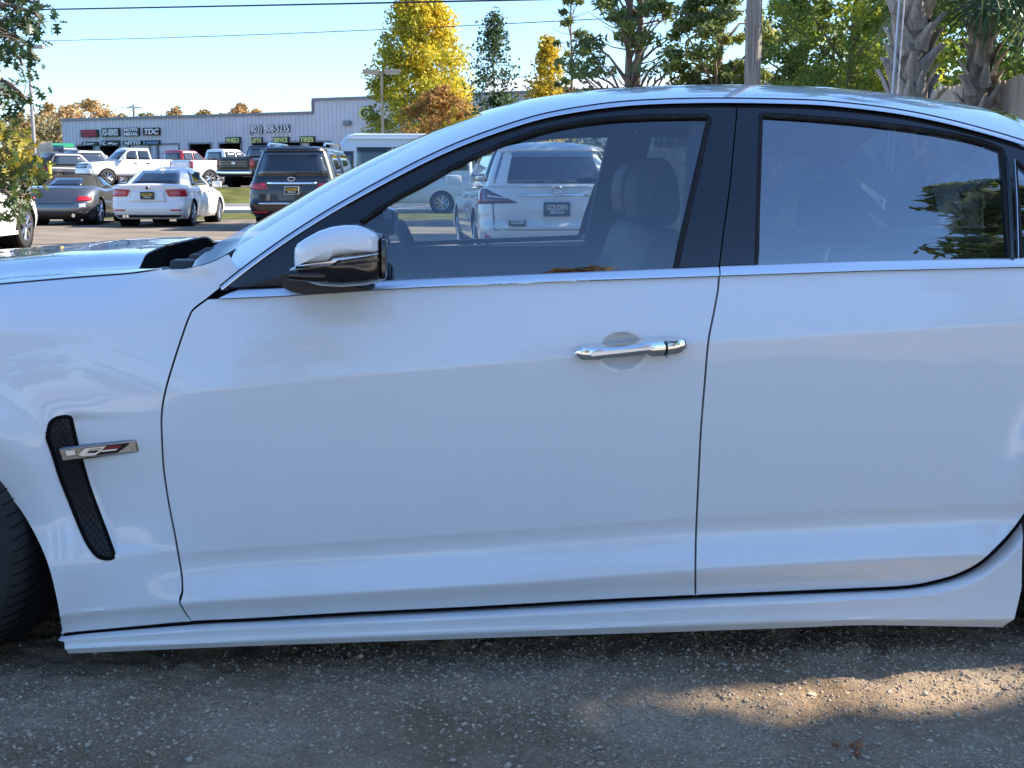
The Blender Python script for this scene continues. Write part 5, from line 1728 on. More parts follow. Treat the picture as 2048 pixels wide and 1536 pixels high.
cedar(1140, 36, 7.4, 1.0, 46, 25, 'short ragged cedar leaning over the yellow tree', per=50, trunk=0.07)
cedar(1432, 33, 11.5, 2.0, 230, 22, 'bushy olive cedar just left of the utility pole', per=120, tn=0.45)
cedar(1590, 36, 11.5, 1.9, 190, 23, 'dark cedar just right of the utility pole', per=110, tn=0.3)
tree('leafy_tree', 'dense bright yellow green leafy tree between the utility pole and the tall palm', gpt(1690, 27), 9.5, ball(1.9), 340, 170, 0.075, 'leaf_green',
     lambda x, y, q, r: 0.38 + 0.35 * x + 0.1 * q + r.normal(0, 0.26), trunk=0.12, z0=0.08, seed=31, crad=0.17, limbs=40)
tree('leafy_tree', 'dark leafy tree behind the hanging palm fronds at the right edge', gpt(2010, 26), 7.5, ball(1.9), 160, 90, 0.12, 'leaf_green',
     lambda x, y, q, r: 0.28 + 0.2 * x + r.normal(0, 0.2), trunk=0.12, z0=0.06, seed=32, crad=0.2)
tree('leafy_tree', 'olive leafy tree filling the gap behind the tall palm trunk', gpt(1850, 31), 8.5, ball(2.0), 150, 90, 0.13, 'leaf_green',
     lambda x, y, q, r: 0.30 + 0.2 * x + r.normal(0, 0.2), trunk=0.12, z0=0.06, seed=33, crad=0.2)
# far trees on the left and behind the workshop roof
far = [(105, 120, 211, 1.0, 0.75), (150, 118, 216, 1.3, 0.85), (190, 122, 203, 1.3, 0.8), (215, 125, 224, 0.8, 0.7), (30, 105, 232, 1.2, 0.2), (48, 95, 226, 0.5, 0.5), (85, 112, 236, 1.4, 0.3), (125, 110, 246, 1.5, 0.35),
       (300, 140, 230, 0.8, 0.2), (360, 138, 221, 0.9, 0.7), (415, 140, 226, 0.9, 0.55), (486, 132, 212, 0.75, 0.9), (515, 134, 217, 0.6, 0.9), (250, 140, 233, 0.8, 0.3), (450, 142, 232, 0.8, 0.3)]
flab = ['rust brown tree far behind the lamp post, with a ragged top', 'wide brown tree in the far row left of the workshop', 'tallest red brown tree in the far row left of the workshop', 'small brown tree touching the left end of the workshop',
        'far green tree at the left edge behind the dumpster', 'narrow yellow green tree left of the single headed lamp post', 'olive tree low behind the lamp post base', 'olive tree low behind the left end of the fence',
        'green tree top showing over the workshop roof by the distant pole', 'orange tree top showing over the middle of the workshop roof', 'yellow green tree top over the workshop roof', 'golden tree standing above the workshop roof, left of the pair',
        'golden tree above the workshop roof, right of the pair', 'faint green tree top just left of the distant utility pole', 'low green tree top over the roof left of the golden pair']
for k, (u, Y, vt, wd, tn) in enumerate(far):
    h = at(u, vt, Y).z
    tree('far_tree', flab[k], gpt(u, Y), h, ball(wd * Y / 45), 90, 34, 0.24 * Y / 110, 'leaf_far', (lambda tn: lambda x, y, q, r: tn + 0.15 * x + r.normal(0, 0.15))(tn), trunk=0.16, z0=0.12, seed=50 + k, crad=0.30, limbs=8, group='far trees')
# trees behind the photographer (they show in the windows and the paint)
for k, (x, y, h, wd, mt, tn) in enumerate([(-6.5, -12.5, 5.0, 1.9, 'leaf_far', 0.55), (-1.6, -12, 6.9, 1.7, 'leaf_far', 0.6), (3.4, -12.3, 7.0, 2.0, 'leaf_far', 0.55), (-12, -13, 5.5, 2.2, 'leaf_far', 0.45)]):
    tree('roadside_tree', ['brown autumn tree behind the photographer, left of centre', 'brown autumn tree straight behind the photographer', 'brown autumn tree behind the photographer, right of centre', 'brown tree at the left end of the row behind the photographer'][k],
         (x, y, 0), h, ball(wd), 60, 55, 0.22, mt, (lambda tn: lambda a, b, q, r: tn + 0.1 * a + r.normal(0, 0.2))(tn), trunk=0.14, z0=0.1, seed=80 + k, crad=0.27, limbs=10, group='trees behind the photographer')
tree('cedar_tree', 'dark cedar behind the photographer mirrored in the rear window', (7.4, -4.6, 0), 9.5, lambda q: 2.1 * (1 - 0.7 * q), 130, 60, 0.2, 'leaf_cedar', lambda a, b, q, r: 0.2 + r.normal(0, 0.15), trunk=0.2, z0=0.1, seed=95, bark='bark_cedar', long=2.2, squash=0.4, crad=0.2)
# tall dense evergreens to the right whose shade lies over the car
def cypress(x, y, h, w, seed, label):
    t = tree('cypress_tree', label, (x, y, 0), h, lambda q: w * (1 - q ** 3) ** 0.5 * (0.7 + 0.3 * min(1, q * 6)), 260, 60, 0.22, 'leaf_dark', lambda a, b, q, r: 0.5 + r.normal(0, 0.2), trunk=0.15, z0=0.02, seed=seed, crad=0.10, limbs=6, long=1.8, group='evergreens beyond the board fence', shell=0.8)
    r = np.random.default_rng(seed); n = 20; V = []
    for i in range(14):
        q = i / 13
        for k in range(n):
            a = 2 * math.pi * k / n
            rr = w * 0.90 * (1 - q ** 3) ** 0.5 * (1 + 0.07 * r.normal()) + 0.02
            V.append((math.cos(a) * rr, math.sin(a) * rr, 0.1 + q * (h - 0.3)))
    Fq = [(i * n + k, i * n + (k + 1) % n, (i + 1) * n + (k + 1) % n, (i + 1) * n + k) for i in range(13) for k in range(n)]
    leaf_obj('inner_foliage', V, Fq, np.full(len(Fq), 0.4), 'leaf_dark', t)
for k, (x, y, h, w) in enumerate([(9.6, 5.98, 12.0, 1.62), (9.6, 2.80, 12.0, 1.60), (9.9, 8.0, 11.5, 1.7), (10.0, 10.8, 11, 1.6), (10.0, 13.6, 10, 1.6)]):
    cypress(x, y, h, w, 120 + k, ['dense evergreen beyond the board fence, level with the car', 'dense evergreen to the right of the photographer', 'second dense evergreen beyond the board fence', 'third dense evergreen beyond the board fence', 'fourth dense evergreen beyond the board fence'][k])
tree('pine_tree', 'unseen tall pine added behind the evergreens to end the sunlit strip', (14.0, 4.46, 0), 19.0, ball(2.6), 240, 80, 0.3, 'leaf_dark', lambda a, b, q, r: 0.5 + r.normal(0, 0.2), trunk=0.2, z0=0.615, seed=140, crad=0.16, limbs=1, long=2.0)  # unseen tree, its crown set to block sun left of the lit strip

# ------------------------------------------------------------------ oak branches at the upper left
oak = thing('oak_tree', 'pin oak whose leafy branches reach in at the upper left corner', 'tree', (-7.2, 11.2, 0))
def oak_leaf():
    # pointed lobes on both sides of the midrib
    right = [(0.0, 0.0), (0.02, 0.12), (0.16, 0.16), (0.30, 0.10), (0.22, 0.24), (0.10, 0.32), (0.24, 0.42), (0.46, 0.46), (0.33, 0.56), (0.12, 0.60), (0.22, 0.72), (0.36, 0.82), (0.20, 0.86), (0.08, 0.84), (0.05, 0.95), (0.0, 1.06)]
    V = [(0, -0.18, 0)]
    for s in (1, -1):
        for i, (x, y) in enumerate(right):
            V.append((x * s, y, 0.12 * abs(x) - 0.10 * y * y))
    n = len(right); fs = []
    for s in (0, 1):
        b = 1 + s * n
        mid = []
        for i in range(n - 1):
            fs.append((b + i, b + i + 1, 1 + (0 if i < 8 else n - 1)) if False else (b + i, b + i + 1, b))
    # fan triangles from midrib points
    V2 = []; F2 = []
    for s in (1, -1):
        for i in range(n - 1):
            (x0, y0), (x1, y1) = right[i], right[i + 1]
            b = len(V2)
            for (x, y) in ((x0, y0), (x1, y1), (0, y1), (0, y0)):
                V2.append((x * s, y, 0.12 * abs(x) - 0.10 * y * y))
            F2.append((b, b + 1, b + 2, b + 3) if s > 0 else (b + 3, b + 2, b + 1, b))
    b = len(V2); V2 += [(-0.012, -0.25, 0), (0.012, -0.25, 0), (0.012, 0.02, 0), (-0.012, 0.02, 0)]; F2.append((b, b + 1, b + 2, b + 3))
    return V2, F2
OV, OF = oak_leaf()
oak_meshes = []
for tn in (0.08, 0.25, 0.42, 0.66, 0.95):
    o = leaf_obj('leaf', OV, OF, np.full(len(OF), tn), 'leaf_oak', oak)
    oak_meshes.append(o.data); bpy.data.objects.remove(o, do_unlink=True)
wd = MB()
wd.tube([(0, 0, 0), (0.05, 0, 1.2), (-0.05, 0.05, 2.6), (0.0, 0, 4.5)], [0.20, 0.17, 0.13, 0.07], 12)
rr = random.Random(3)
def opt(u, v, Y):
    p = at(u, v, Y); return Vector((p.x + 7.2, p.y - 11.2, p.z))
branches = [  # pixel paths of the boughs with their depth, and leaf tone
    ([(-260, 60), (-90, 20), (20, 10), (70, 25), (86, 45)], 11.0, 0, 34), ([(-260, 80), (-60, 45), (20, 40), (66, 62)], 11.3, 0, 32), ([(-200, 110), (-30, 70), (30, 70), (60, 95)], 10.8, 0, 28), ([(-200, 120), (-40, 95), (10, 95), (40, 118), (44, 130)], 11.2, 0, 24), ([(-150, 20), (-20, -5), (50, 0), (80, 10)], 11.5, 0, 22),
    ([(-160, 150), (-30, 150), (15, 165), (40, 185), (55, 205)], 11.0, 0, 26), ([(-160, 160), (-30, 172), (10, 180), (30, 195)], 11.2, 0, 14),
    ([(-220, 250), (-50, 262), (20, 275), (62, 300)], 11.6, 3, 34), ([(-220, 280), (-60, 290), (10, 300), (70, 335), (84, 352)], 11.4, 3, 40), ([(-220, 300), (-60, 320), (0, 335), (50, 365)], 11.2, 2, 40), ([(-220, 330), (-60, 345), (0, 360), (40, 385), (62, 402)], 11.0, 1, 34), ([(-200, 360), (-40, 370), (10, 382), (38, 410), (40, 425)], 10.8, 1, 20)]
nl = 0
for path, Y, tone, cnt in branches:
    pts = [opt(u, v, Y + 0.25 * math.sin(i * 1.9)) for i, (u, v) in enumerate(path)]
    root = Vector((0.0, 0, min(4.3, max(1.2, pts[0].z - 0.3))))
    wd.tube([root] + pts, [0.05] + [0.022 * (1 - 0.8 * i / len(pts)) + 0.003 for i in range(len(pts))], 6)
    P3 = [p for p in pts]
    for k in range(cnt):
        t = rr.random() ** 0.6 * (len(P3) - 2) + 1
        t = min(t, len(P3) - 1.001); i = int(t)
        p = P3[i].lerp(P3[i + 1], t - i)
        off = Vector((rr.gauss(0, 0.07), rr.gauss(0, 0.15), rr.gauss(-0.01, 0.085)))
        q = p + off
        if rr.random() < 0.5:
            wd.tube([p, p.lerp(q, 0.6) + Vector((0, 0, 0.01)), q], [0.004, 0.003, 0.002], 4, cap=False)
        tn = max(0, min(4, tone + rr.choice([-1, 0, 0, 0, 1, 1]) if tone else rr.choice([0, 0, 0, 1])))
        if nl < 298:
            o = bpy.data.objects.new('leaf', oak_meshes[tn]); COL.objects.link(o); o.parent = oak
            s = rr.uniform(0.075, 0.125)
            o.scale = (s, s, s); o.location = q
            o.rotation_euler = (rr.uniform(-2.4, 0.2), rr.uniform(-0.9, 0.9), rr.uniform(0, 6.28))
            nl += 1
wd.build('trunk', 'bark', oak, smooth=60)
r_ = np.random.default_rng(77)
def lobed(name, pts, tones, smin, smax, seed, kind='stuff'):
    r = np.random.default_rng(seed); V0 = np.array(OV); n0 = len(V0); F0 = np.array(OF)
    VV, FF, TT = [], [], []
    for i, (p, t) in enumerate(zip(pts, tones)):
        e = Euler((r.uniform(-2.4, 0.2), r.uniform(-0.9, 0.9), r.uniform(0, 6.28))).to_matrix()
        VV.append((V0 * r.uniform(smin, smax)) @ np.array(e).T + np.array(p)); FF.append(F0 + i * n0); TT.append(np.full(len(F0), t))
    o = leaf_obj(name, np.vstack(VV), np.vstack(FF), np.concatenate(TT), 'leaf_oak', oak)
    o['kind'] = kind
    return o
pts = []; tns = []
def blob(u0, u1, v0, v1, n, tone, Y=11.3, sp=0.5, fade=None):
    for _ in range(n):
        u = r_.uniform(u0, u1); v = r_.uniform(v0, v1)
        if fade and u > fade(v) + r_.normal(0, 7):
            continue
        p = opt(u, v, Y + r_.normal(0, sp)); pts.append(tuple(p)); tns.append(float(np.clip(r_.normal(tone, 0.12), 0, 1)))
edge = lambda v: np.interp(v, [225, 250, 290, 320, 350, 370, 395, 420, 440], [15, 20, 52, 72, 84, 80, 62, 46, 40])
blob(-160, 95, 228, 345, 560, 0.72, 11.6, fade=edge)
blob(30, 95, 235, 350, 170, 0.95, 11.4, fade=edge)  # sunlit right edge of the lower leaves, put in as yellow tone
blob(-160, 95, 300, 440, 460, 0.30, 11.0, fade=edge)
edge2 = lambda v: np.interp(v, [-40, 0, 30, 60, 95, 125, 140, 150, 165, 200, 215], [88, 84, 84, 72, 50, 30, -20, 20, 28, 46, 30])
blob(-160, 92, -40, 135, 330, 0.10, 11.1, fade=edge2)
blob(-160, 60, 148, 208, 120, 0.10, 11.1, fade=edge2)
for _ in range(500):
    u = r_.uniform(-700, -160); v = r_.uniform(-300, 330); pts.append(tuple(opt(u, v, 11.2 + r_.normal(0, 0.8)))); tns.append(0.25)
lobed('crown', pts, tns, 0.07, 0.115, 9)

# ------------------------------------------------------------------ palms
mat('palm_bark', (0.20, 0.165, 0.13), rough=0.95, var=0.4, scale=8, bump=0.8, bscale=25)
mat('boot', (0.36, 0.32, 0.28), rough=0.85, var=0.35, scale=9, stretch=(5, 5, 1), bump=0.4, bscale=30)
mat('boot_sunlit', (0.46, 0.34, 0.22), rough=0.85, var=0.35, scale=9, stretch=(5, 5, 1), bump=0.4, bscale=30)  # warm copy of the stub colour with the sunlight put into it
def boot_mesh(seed, tan=False):
    r = random.Random(seed)
    # a cut leaf stalk: wide clasping base, narrowing, curving outwards and up, split at the end
    n = 9; m = 7; V = []
    L = r.uniform(0.34, 0.46)
    for i in range(n):
        t = i / (n - 1)
        w = 0.115 * (1 - t) ** 1.2 + 0.038
        out = 0.02 + 0.16 * t ** 1.4
        z = L * t
        for k in range(m):
            a = -1 + 2 * k / (m - 1)
            V.append((a * w, -out + 0.05 * a * a * (1 - 0.5 * t) - 0.012 * (1 - a * a), z - 0.02 * r.random() * (1 if i == n - 1 else 0)))
    base = len(V)
    V += [(x, y + 0.022 * (1 - 0.3 * abs(x) / 0.11), z) for x, y, z in V]
    fs = []
    for i in range(n - 1):
        for k in range(m - 1):
            a = i * m + k
            fs.append((a, a + 1, a + m + 1, a + m)); fs.append((base + a, base + a + m, base + a + m + 1, base + a + 1))
    for i in range(n - 1):
        for k in (0, m - 1):
            a = i * m + k
            fs.append((a, a + m, base + a + m, base + a))
    for k in range(m - 1):
        a = (n - 1) * m + k
        fs.append((a, a + 1, base + a + 1, base + a))
    o = mesh('frond_base', V, fs, 'boot_sunlit' if tan else 'boot', None, smooth=45)
    me = o.data; bpy.data.objects.remove(o, do_unlink=True)
    return me
boots = [boot_mesh(k) for k in range(5)] + [boot_mesh(9, True), boot_mesh(10, True)]
def frond_mesh(seed, n=26, Lp=0.75, Lf=0.85):
    """fan leaf: stalk along +X, leaflets radiating, tips drooping"""
    r = random.Random(seed); V = []; fs = []; T = []
    def ribbon(pts, ws, tone, nrm):
        b = len(V)
        for p, w in zip(pts, ws):
            V.append(tuple(p - nrm * w)); V.append(tuple(p + nrm * w))
        for i in range(len(pts) - 1):
            fs.append((b + 2 * i, b + 2 * i + 1, b + 2 * i + 3, b + 2 * i + 2)); T.append(tone)
    st_ = [Vector((Lp * t, 0, 0.10 * math.sin(t * 1.6) * Lp)) for t in (0, 0.35, 0.7, 1.0)]
    ribbon(st_, [0.022, 0.016, 0.013, 0.010], 0.9, Vector((0, 1, 0)))
    hub = st_[-1]
    for k in range(n):
        a = R(-125 + 250 * k / (n - 1)) + r.uniform(-0.05, 0.05)
        d = Vector((math.cos(a), math.sin(a), 0)); l = Lf * (0.75 + 0.25 * math.cos(a * 0.8)) * r.uniform(0.9, 1.1)
        dr = r.uniform(0.55, 1.0)
        pts = []
        for t in (0, 0.2, 0.45, 0.7, 1.0):
            pts.append(hub + d * l * (t - 0.18 * dr * t ** 3) + Vector((0, 0, 0.10 * t - dr * 0.62 * l * t ** 2.2 - 0.05 * abs(math.sin(a)) * t)))
        nn = Vector((-d.y, d.x, 0.25 * r.uniform(-1, 1))).normalized()
        ribbon(pts, [0.006, 0.020, 0.022, 0.014, 0.002], min(1, max(0, r.gauss(0.4, 0.22))), nn)
    o = leaf_obj('frond', V, fs, T, 'leaf_palm', None)
    me = o.data; bpy.data.objects.remove(o, do_unlink=True)
    return me
fronds = [frond_mesh(k) for k in range(4)]
def palm(u, Y, h, rad, label, zb0, zb1, nb, fr, seed, lit_low=True):
    b = gpt(u, Y)
    t = thing('palm_tree', label, 'palm', b, 0, 'palms by the board fence')
    w = MB(); w.tube([(0.05 * math.sin(k), 0, h * k / 8) for k in range(9)], [rad * 1.1] + [rad * 0.82] * 8, 14); w.build('trunk', 'palm_bark', t, smooth=60)
    r = random.Random(seed)
    ga = 2.39996
    for k in range(nb):
        q = k / (nb - 1); z = zb0 + (zb1 - zb0) * q
        a = k * ga + r.uniform(-0.25, 0.25)
        me = boots[5 + k % 2] if (math.cos(a - 0.0) > 0.45 and r.random() < 0.7) else boots[r.randrange(5)]  # warm stubs go on the right, where the sun strikes the trunk
        o = bpy.data.objects.new('frond_base', me); COL.objects.link(o); o.parent = t
        # boot faces -Y in its own frame
        o.location = (math.cos(a) * rad * 0.70, math.sin(a) * rad * 0.70, z)
        s = r.uniform(0.85, 1.15) * rad / 0.27
        o.scale = (s, s, s * r.uniform(0.9, 1.15))
        o.rotation_euler = (r.uniform(-0.05, 0.25), r.uniform(-0.22, 0.22), a + math.pi / 2)
    for k in range(fr):
        a = k * ga + seed
        el = r.uniform(-0.55, 0.95) if h > 4 else r.uniform(-0.6, 0.8)
        o = bpy.data.objects.new('frond', fronds[k % 4]); COL.objects.link(o); o.parent = t
        o.location = (math.cos(a) * 0.10, math.sin(a) * 0.10, h - 0.05 + 0.1 * math.sin(k))
        s = r.uniform(0.95, 1.25)
        o.scale = (s, s, s)
        o.rotation_euler = (r.uniform(-0.3, 0.3), -el, a)
    return t
palm(1800, 16.0, 5.6, 0.27, 'tall palm with a trunk full of cut grey frond stubs', 0.6, 5.2, 96, 26, 3)
palm(1938, 17.2, 3.75, 0.21, 'short palm with hanging green fronds beside the tall one', 0.4, 3.4, 56, 30, 8)
# white pipe standing beside the tall palm
b = gpt(1758, 15.5)
mat('white_pipe', (0.72, 0.73, 0.75), rough=0.5)
w = MB(); w.tube([(0, 0, 0), (0.16, 0, 6.0)], 0.015, 10); o = w.build('guy_wire_sleeve', 'white_pipe', None, smooth=60); o.location = b; tag(o, 'white plastic pipe standing left of the tall palm trunk, thicker one', 'pipe')
w = MB(); w.tube([(0, 0, 0), (0.17, 0, 6.0)], 0.008, 8); o = w.build('guy_wire_sleeve', 'white_pipe', None, smooth=60); o.location = (b.x + 0.055, b.y, 0); tag(o, 'thin pale pipe against the tall palm trunk', 'pipe')
# ================================================================== parked vehicles
def cpaint(name, col, metal=0.0, rough=0.35):
    return mat(name, col, rough=rough, metal=metal, coat=1.0, spec=0.4, coatr=0.02)
cpaint('paint_white', (0.80, 0.80, 0.79)); cpaint('paint_silver', (0.22, 0.212, 0.20), metal=0.85, rough=0.28)
cpaint('paint_black', (0.012, 0.012, 0.013)); cpaint('paint_red', (0.42, 0.012, 0.020)); cpaint('paint_navy', (0.020, 0.026, 0.045)); cpaint('paint_pearl', (0.76, 0.77, 0.76))
cpaint('paint_brown', (0.030, 0.022, 0.018)); cpaint('paint_van', (0.62, 0.68, 0.78))
mat('car_glass', (0.012, 0.016, 0.020), rough=0.04, spec=0.6, coat=1.0)
mat('tail_red', (0.45, 0.008, 0.015), rough=0.12, coat=1.0)
mat('tail_dark', (0.10, 0.008, 0.012), rough=0.12, coat=1.0)
mat('lamp_clear', (0.60, 0.62, 0.64), rough=0.12, coat=1.0)
mat('amber', (0.55, 0.16, 0.02), rough=0.2, coat=1.0)
mat('plate_black', (0.015, 0.015, 0.016), rough=0.4)
mat('plate_gold', (0.80, 0.50, 0.04), rough=0.4)
mat('plate_white', (0.75, 0.75, 0.72), rough=0.4)
mat('cladding', (0.022, 0.022, 0.023), rough=0.6)
mat('soft_top', (0.030, 0.028, 0.026), rough=0.9, bump=0.2, bscale=300)

class Car:
    def __init__(s, name, label, cat, loc, rz, W, xf, xr, zlo, top, wheels, r, pf, pr, paint, rcf=0.30, rcr=0.22, bf=0.12, br=0.06, wprof=None, cab=None, group='vehicles parked on the lot', arch=1.13, rim='alloy', crown=0.03):
        s.t = thing(name, label, cat, loc, rz, group)
        s.W, s.xf, s.xr, s.zl, s.top = W, xf, xr, zlo, top
        s.pf, s.pr, s.rcf, s.rcr, s.bf, s.br = pf, pr, rcf, rcr, bf, br
        s.wp = wprof or [(0, .90), (.10, .965), (.35, 1.0), (.6, 1.0), (.82, .975), (.94, .945), (1, .89)]
        s.paint = paint; s.wheels = wheels; s.r = r; s.cab = cab
        s.body(arch, crown)
        if cab:
            s.cabin()
        for wx in wheels:
            for sd in (1, -1):
                s.wheel(wx, sd, rim)
        u = MB(); u.box(xr + 0.25, xf - 0.25, -W * 0.40, W * 0.40, zlo + 0.04, zlo + 0.5)
        for wx in wheels:
            pass
        u.build('underbody', 'shadow_black', s.t)
    def zhi(s, x):
        a = s.top
        return float(np.interp(x, [p[0] for p in a], [p[1] for p in a]))
    def lp(s, a, t):
        return float(np.interp(t, [p[0] for p in a], [p[1] for p in a]))
    def loop(s, xf, xr, hw, rcf, rcr, bf, br, side=0.075):
        """half plan outline from the rear centre round the side to the front centre"""
        P = []
        for j in range(6):
            y = (hw - rcr) * j / 5
            P.append((xr + br * (y / hw) ** 2, y))
        cx = xr + br * ((hw - rcr) / hw) ** 2 + rcr
        for j in range(1, 6):
            a = math.pi / 2 * j / 6
            P.append((cx - rcr * math.cos(a), hw - rcr + rcr * math.sin(a)))
        cf = xf - bf * ((hw - rcf) / hw) ** 2 - rcf
        n = max(6, int((cf - cx) / side))
        if not hasattr(s, '_n'):
            s._n = {}
        key = (id(s), round(side, 4), s._mode)
        n = s._n.setdefault(key, n)
        for j in range(n + 1):
            P.append((cx + (cf - cx) * j / n, hw))
        for j in range(1, 6):
            a = math.pi / 2 * j / 6
            P.append((cf + rcf * math.sin(a), hw - rcf + rcf * math.cos(a)))
        for j in range(6):
            y = (hw - rcf) * (1 - j / 5)
            P.append((xf - bf * (y / hw) ** 2, y))
        return P
    def level(s, t):
        s._mode = 'b'
        hw = s.W / 2 * s.lp(s.wp, t)
        P = s.loop(s.xf + s.lp(s.pf, t), s.xr - s.lp(s.pr, t), hw, s.rcf, s.rcr, s.bf, s.br)
        return [(x, y, s.zl + t * (s.zhi(x) - s.zl)) for x, y in P]
    def body(s, arch, crown):
        ts = [0, .05, .12, .2, .28, .36, .44, .52, .6, .68, .76, .84, .90, .95, .98, 1.0]
        G = np.array([s.level(t) for t in ts])
        nt, n, _ = G.shape
        keep = np.ones((nt, n), bool)
        for wx in s.wheels:
            c = np.array([wx, s.r]); ra = s.r * arch
            d = G[:, :, [0, 2]] - c
            rr = np.hypot(d[..., 0], d[..., 1])
            ins = (rr < ra) & (np.abs(G[..., 1]) > s.W * 0.36)
            k = np.where(rr < 1e-6, 1, ra / np.maximum(rr, 1e-6))
            up_ = d.copy(); up_[..., 1] = np.maximum(up_[..., 1], -0.02)
            G2 = c + d * k[..., None]
            G[..., 0] = np.where(ins, G2[..., 0], G[..., 0]); G[..., 2] = np.where(ins, np.maximum(G2[..., 1], s.zl - 0.02), G[..., 2])
            keep &= ~ins
        V = []; fs = []
        for sd in (1, -1):
            b = len(V)
            V += [(p[0], p[1] * sd, p[2]) for row in G for p in row]
            for i in range(nt - 1):
                for j in range(n - 1):
                    q = [(i, j), (i, j + 1), (i + 1, j + 1), (i + 1, j)]
                    if not any(keep[a] for a in q):
                        continue
                    f = [b + a * n + c for a, c in q]
                    fs.append(tuple(f if sd < 0 else f[::-1]))
        # cap
        m = 7; b = len(V); topl = G[-1]
        for j in range(n):
            for k in range(m):
                a = 1 - 2 * k / (m - 1)
                V.append((topl[j][0], topl[j][1] * a, topl[j][2] + crown * (1 - a * a) * min(1, topl[j][1] / (s.W * 0.3))))
        for j in range(n - 1):
            for k in range(m - 1):
                fs.append((b + j * m + k, b + j * m + k + 1, b + (j + 1) * m + k + 1, b + (j + 1) * m + k))
        bm = bmesh.new()
        vv = [bm.verts.new(v) for v in V]
        for f in fs:
            try:
                bm.faces.new([vv[i] for i in f])
            except ValueError:
                pass
        bmesh.ops.remove_doubles(bm, verts=bm.verts, dist=0.0015)
        bmesh.ops.dissolve_degenerate(bm, dist=0.0005, edges=bm.edges)
        bmesh.ops.recalc_face_normals(bm, faces=bm.faces)
        me = bpy.data.meshes.new('body'); bm.to_mesh(me); bm.free()
        me.materials.append(M[s.paint])
        me.polygons.foreach_set('use_smooth', np.ones(len(me.polygons), dtype=bool)); me.set_sharp_from_angle(angle=R(42))
        o = bpy.data.objects.new('body', me); COL.objects.link(o); o.parent = s.t
        s.bodyo = o
    def clevel(s, q):
        c = s.cab; s._mode = 'c'
        e = q ** c.get('curve', 1.0)
        hw = c['wb'] + (c['wt'] - c['wb']) * (0.75 * q + 0.25 * q * q)
        xf = c['fb'] + (c['ft'] - c['fb']) * (0.88 * q + 0.12 * q * q)
        xr = c['rb'] + (c['rt'] - c['rb']) * (0.88 * q + 0.12 * q ** 2)
        return s.loop(xf, xr, hw, c.get('rcf', 0.18), c.get('rcr', 0.16), c.get('bf', 0.16), c.get('br', 0.10), 0.15), c['z0'] + (c['z1'] - c['z0']) * q
    def cabin(s):
        c = s.cab
        qs = [0, .15, .3, .45, .6, .75, .88, .95]
        rows = []
        for q in qs:
            P, z = s.clevel(q); rows.append([(x, y, z) for x, y in P])
        # rounded roof edge
        P, z = s.clevel(1.0)
        x0 = (c['ft'] + c['rt']) / 2
        for k, (ins, dz) in enumerate(((0.985, -0.010), (0.95, 0.0), (0.86, 0.012))):
            rows.append([(x0 + (x - x0) * (1 - (1 - ins) * 0.6), y * ins, z + dz) for x, y in P])
        G = np.array(rows); nt, n, _ = G.shape
        V = []; fs = []
        for sd in (1, -1):
            b = len(V)
            V += [(p[0], p[1] * sd, p[2]) for row in G for p in row]
            for i in range(nt - 1):
                for j in range(n - 1):
                    f = (b + i * n + j, b + i * n + j + 1, b + (i + 1) * n + j + 1, b + (i + 1) * n + j)
                    fs.append(f if sd < 0 else f[::-1])
        m = 7; b = len(V)
        cr = c.get('crown', 0.03)
        for j in range(n):
            for k in range(m):
                a = 1 - 2 * k / (m - 1)
                V.append((G[-1][j][0], G[-1][j][1] * a, G[-1][j][2] + cr * (1 - a * a) * min(1, G[-1][j][1] / 0.4)))
        for j in range(n - 1):
            for k in range(m - 1):
                fs.append((b + j * m + k, b + j * m + k + 1, b + (j + 1) * m + k + 1, b + (j + 1) * m + k))
        bm = bmesh.new(); vv = [bm.verts.new(v) for v in V]
        for f in fs:
            try:
                bm.faces.new([vv[i] for i in f])
            except ValueError:
                pass
        bmesh.ops.remove_doubles(bm, verts=bm.verts, dist=0.0015)
        bmesh.ops.recalc_face_normals(bm, faces=bm.faces)
        me = bpy.data.meshes.new('cabin'); bm.to_mesh(me); bm.free()
        me.materials.append(M[c.get('mat', s.paint)])
        me.polygons.foreach_set('use_smooth', np.ones(len(me.polygons), dtype=bool)); me.set_sharp_from_angle(angle=R(42))
        o = bpy.data.objects.new('cabin', me); COL.objects.link(o); o.parent = s.t
    def wheel(s, wx, sd, rim):
        k = s.r; y = s.W / 2 * 0.985 * sd; w = -0.23 * sd
        e = MB(); e.lathe([(k * .66, 0.008 * -sd), (k * .72, 0.0), (k * .93, 0.012 * -sd), (k, 0.045 * -sd), (k, w * 0.85), (k * .93, w), (k * .6, w)], 40, 'Y', (wx, y, k))
        t = e.build('wheel', 'tyre', s.t, smooth=40)
        e = MB(); e.lathe([(k * .66, 0.008 * -sd), (k * .62, 0.012 * -sd), (k * .60, 0.10 * -sd)], 32, 'Y', (wx, y, k))
        for q in range(7):
            a = 2 * math.pi * q / 7
            for da in (-0.13, 0.13):
                e.tube([(wx + math.cos(a) * k * .1, y - 0.02 * sd, k + math.sin(a) * k * .1), (wx + math.cos(a + da) * k * .63, y - 0.012 * sd, k + math.sin(a + da) * k * .63)], [k * .07, k * .05], 5)
        e.lathe([(0.001, -0.006 * sd), (k * .13, -0.008 * sd), (k * .15, -0.04 * sd)], 16, 'Y', (wx, y, k))
        e.build('rim', rim, t, smooth=40)
        e = MB(); e.lathe([(0.01, -0.12 * sd), (k * .62, -0.12 * sd)], 24, 'Y', (wx, y, k)); e.build('brake_disc', 'alloy_dark', t)
        e = MB(); e.lathe([(k * 1.12, -0.02 * sd), (k * 1.12, -0.35 * sd), (0.02, -0.35 * sd)], 28, 'Y', (wx, s.W / 2 * sd * 0.97, k)); e.build('wheel_house', 'shadow_black', s.t)
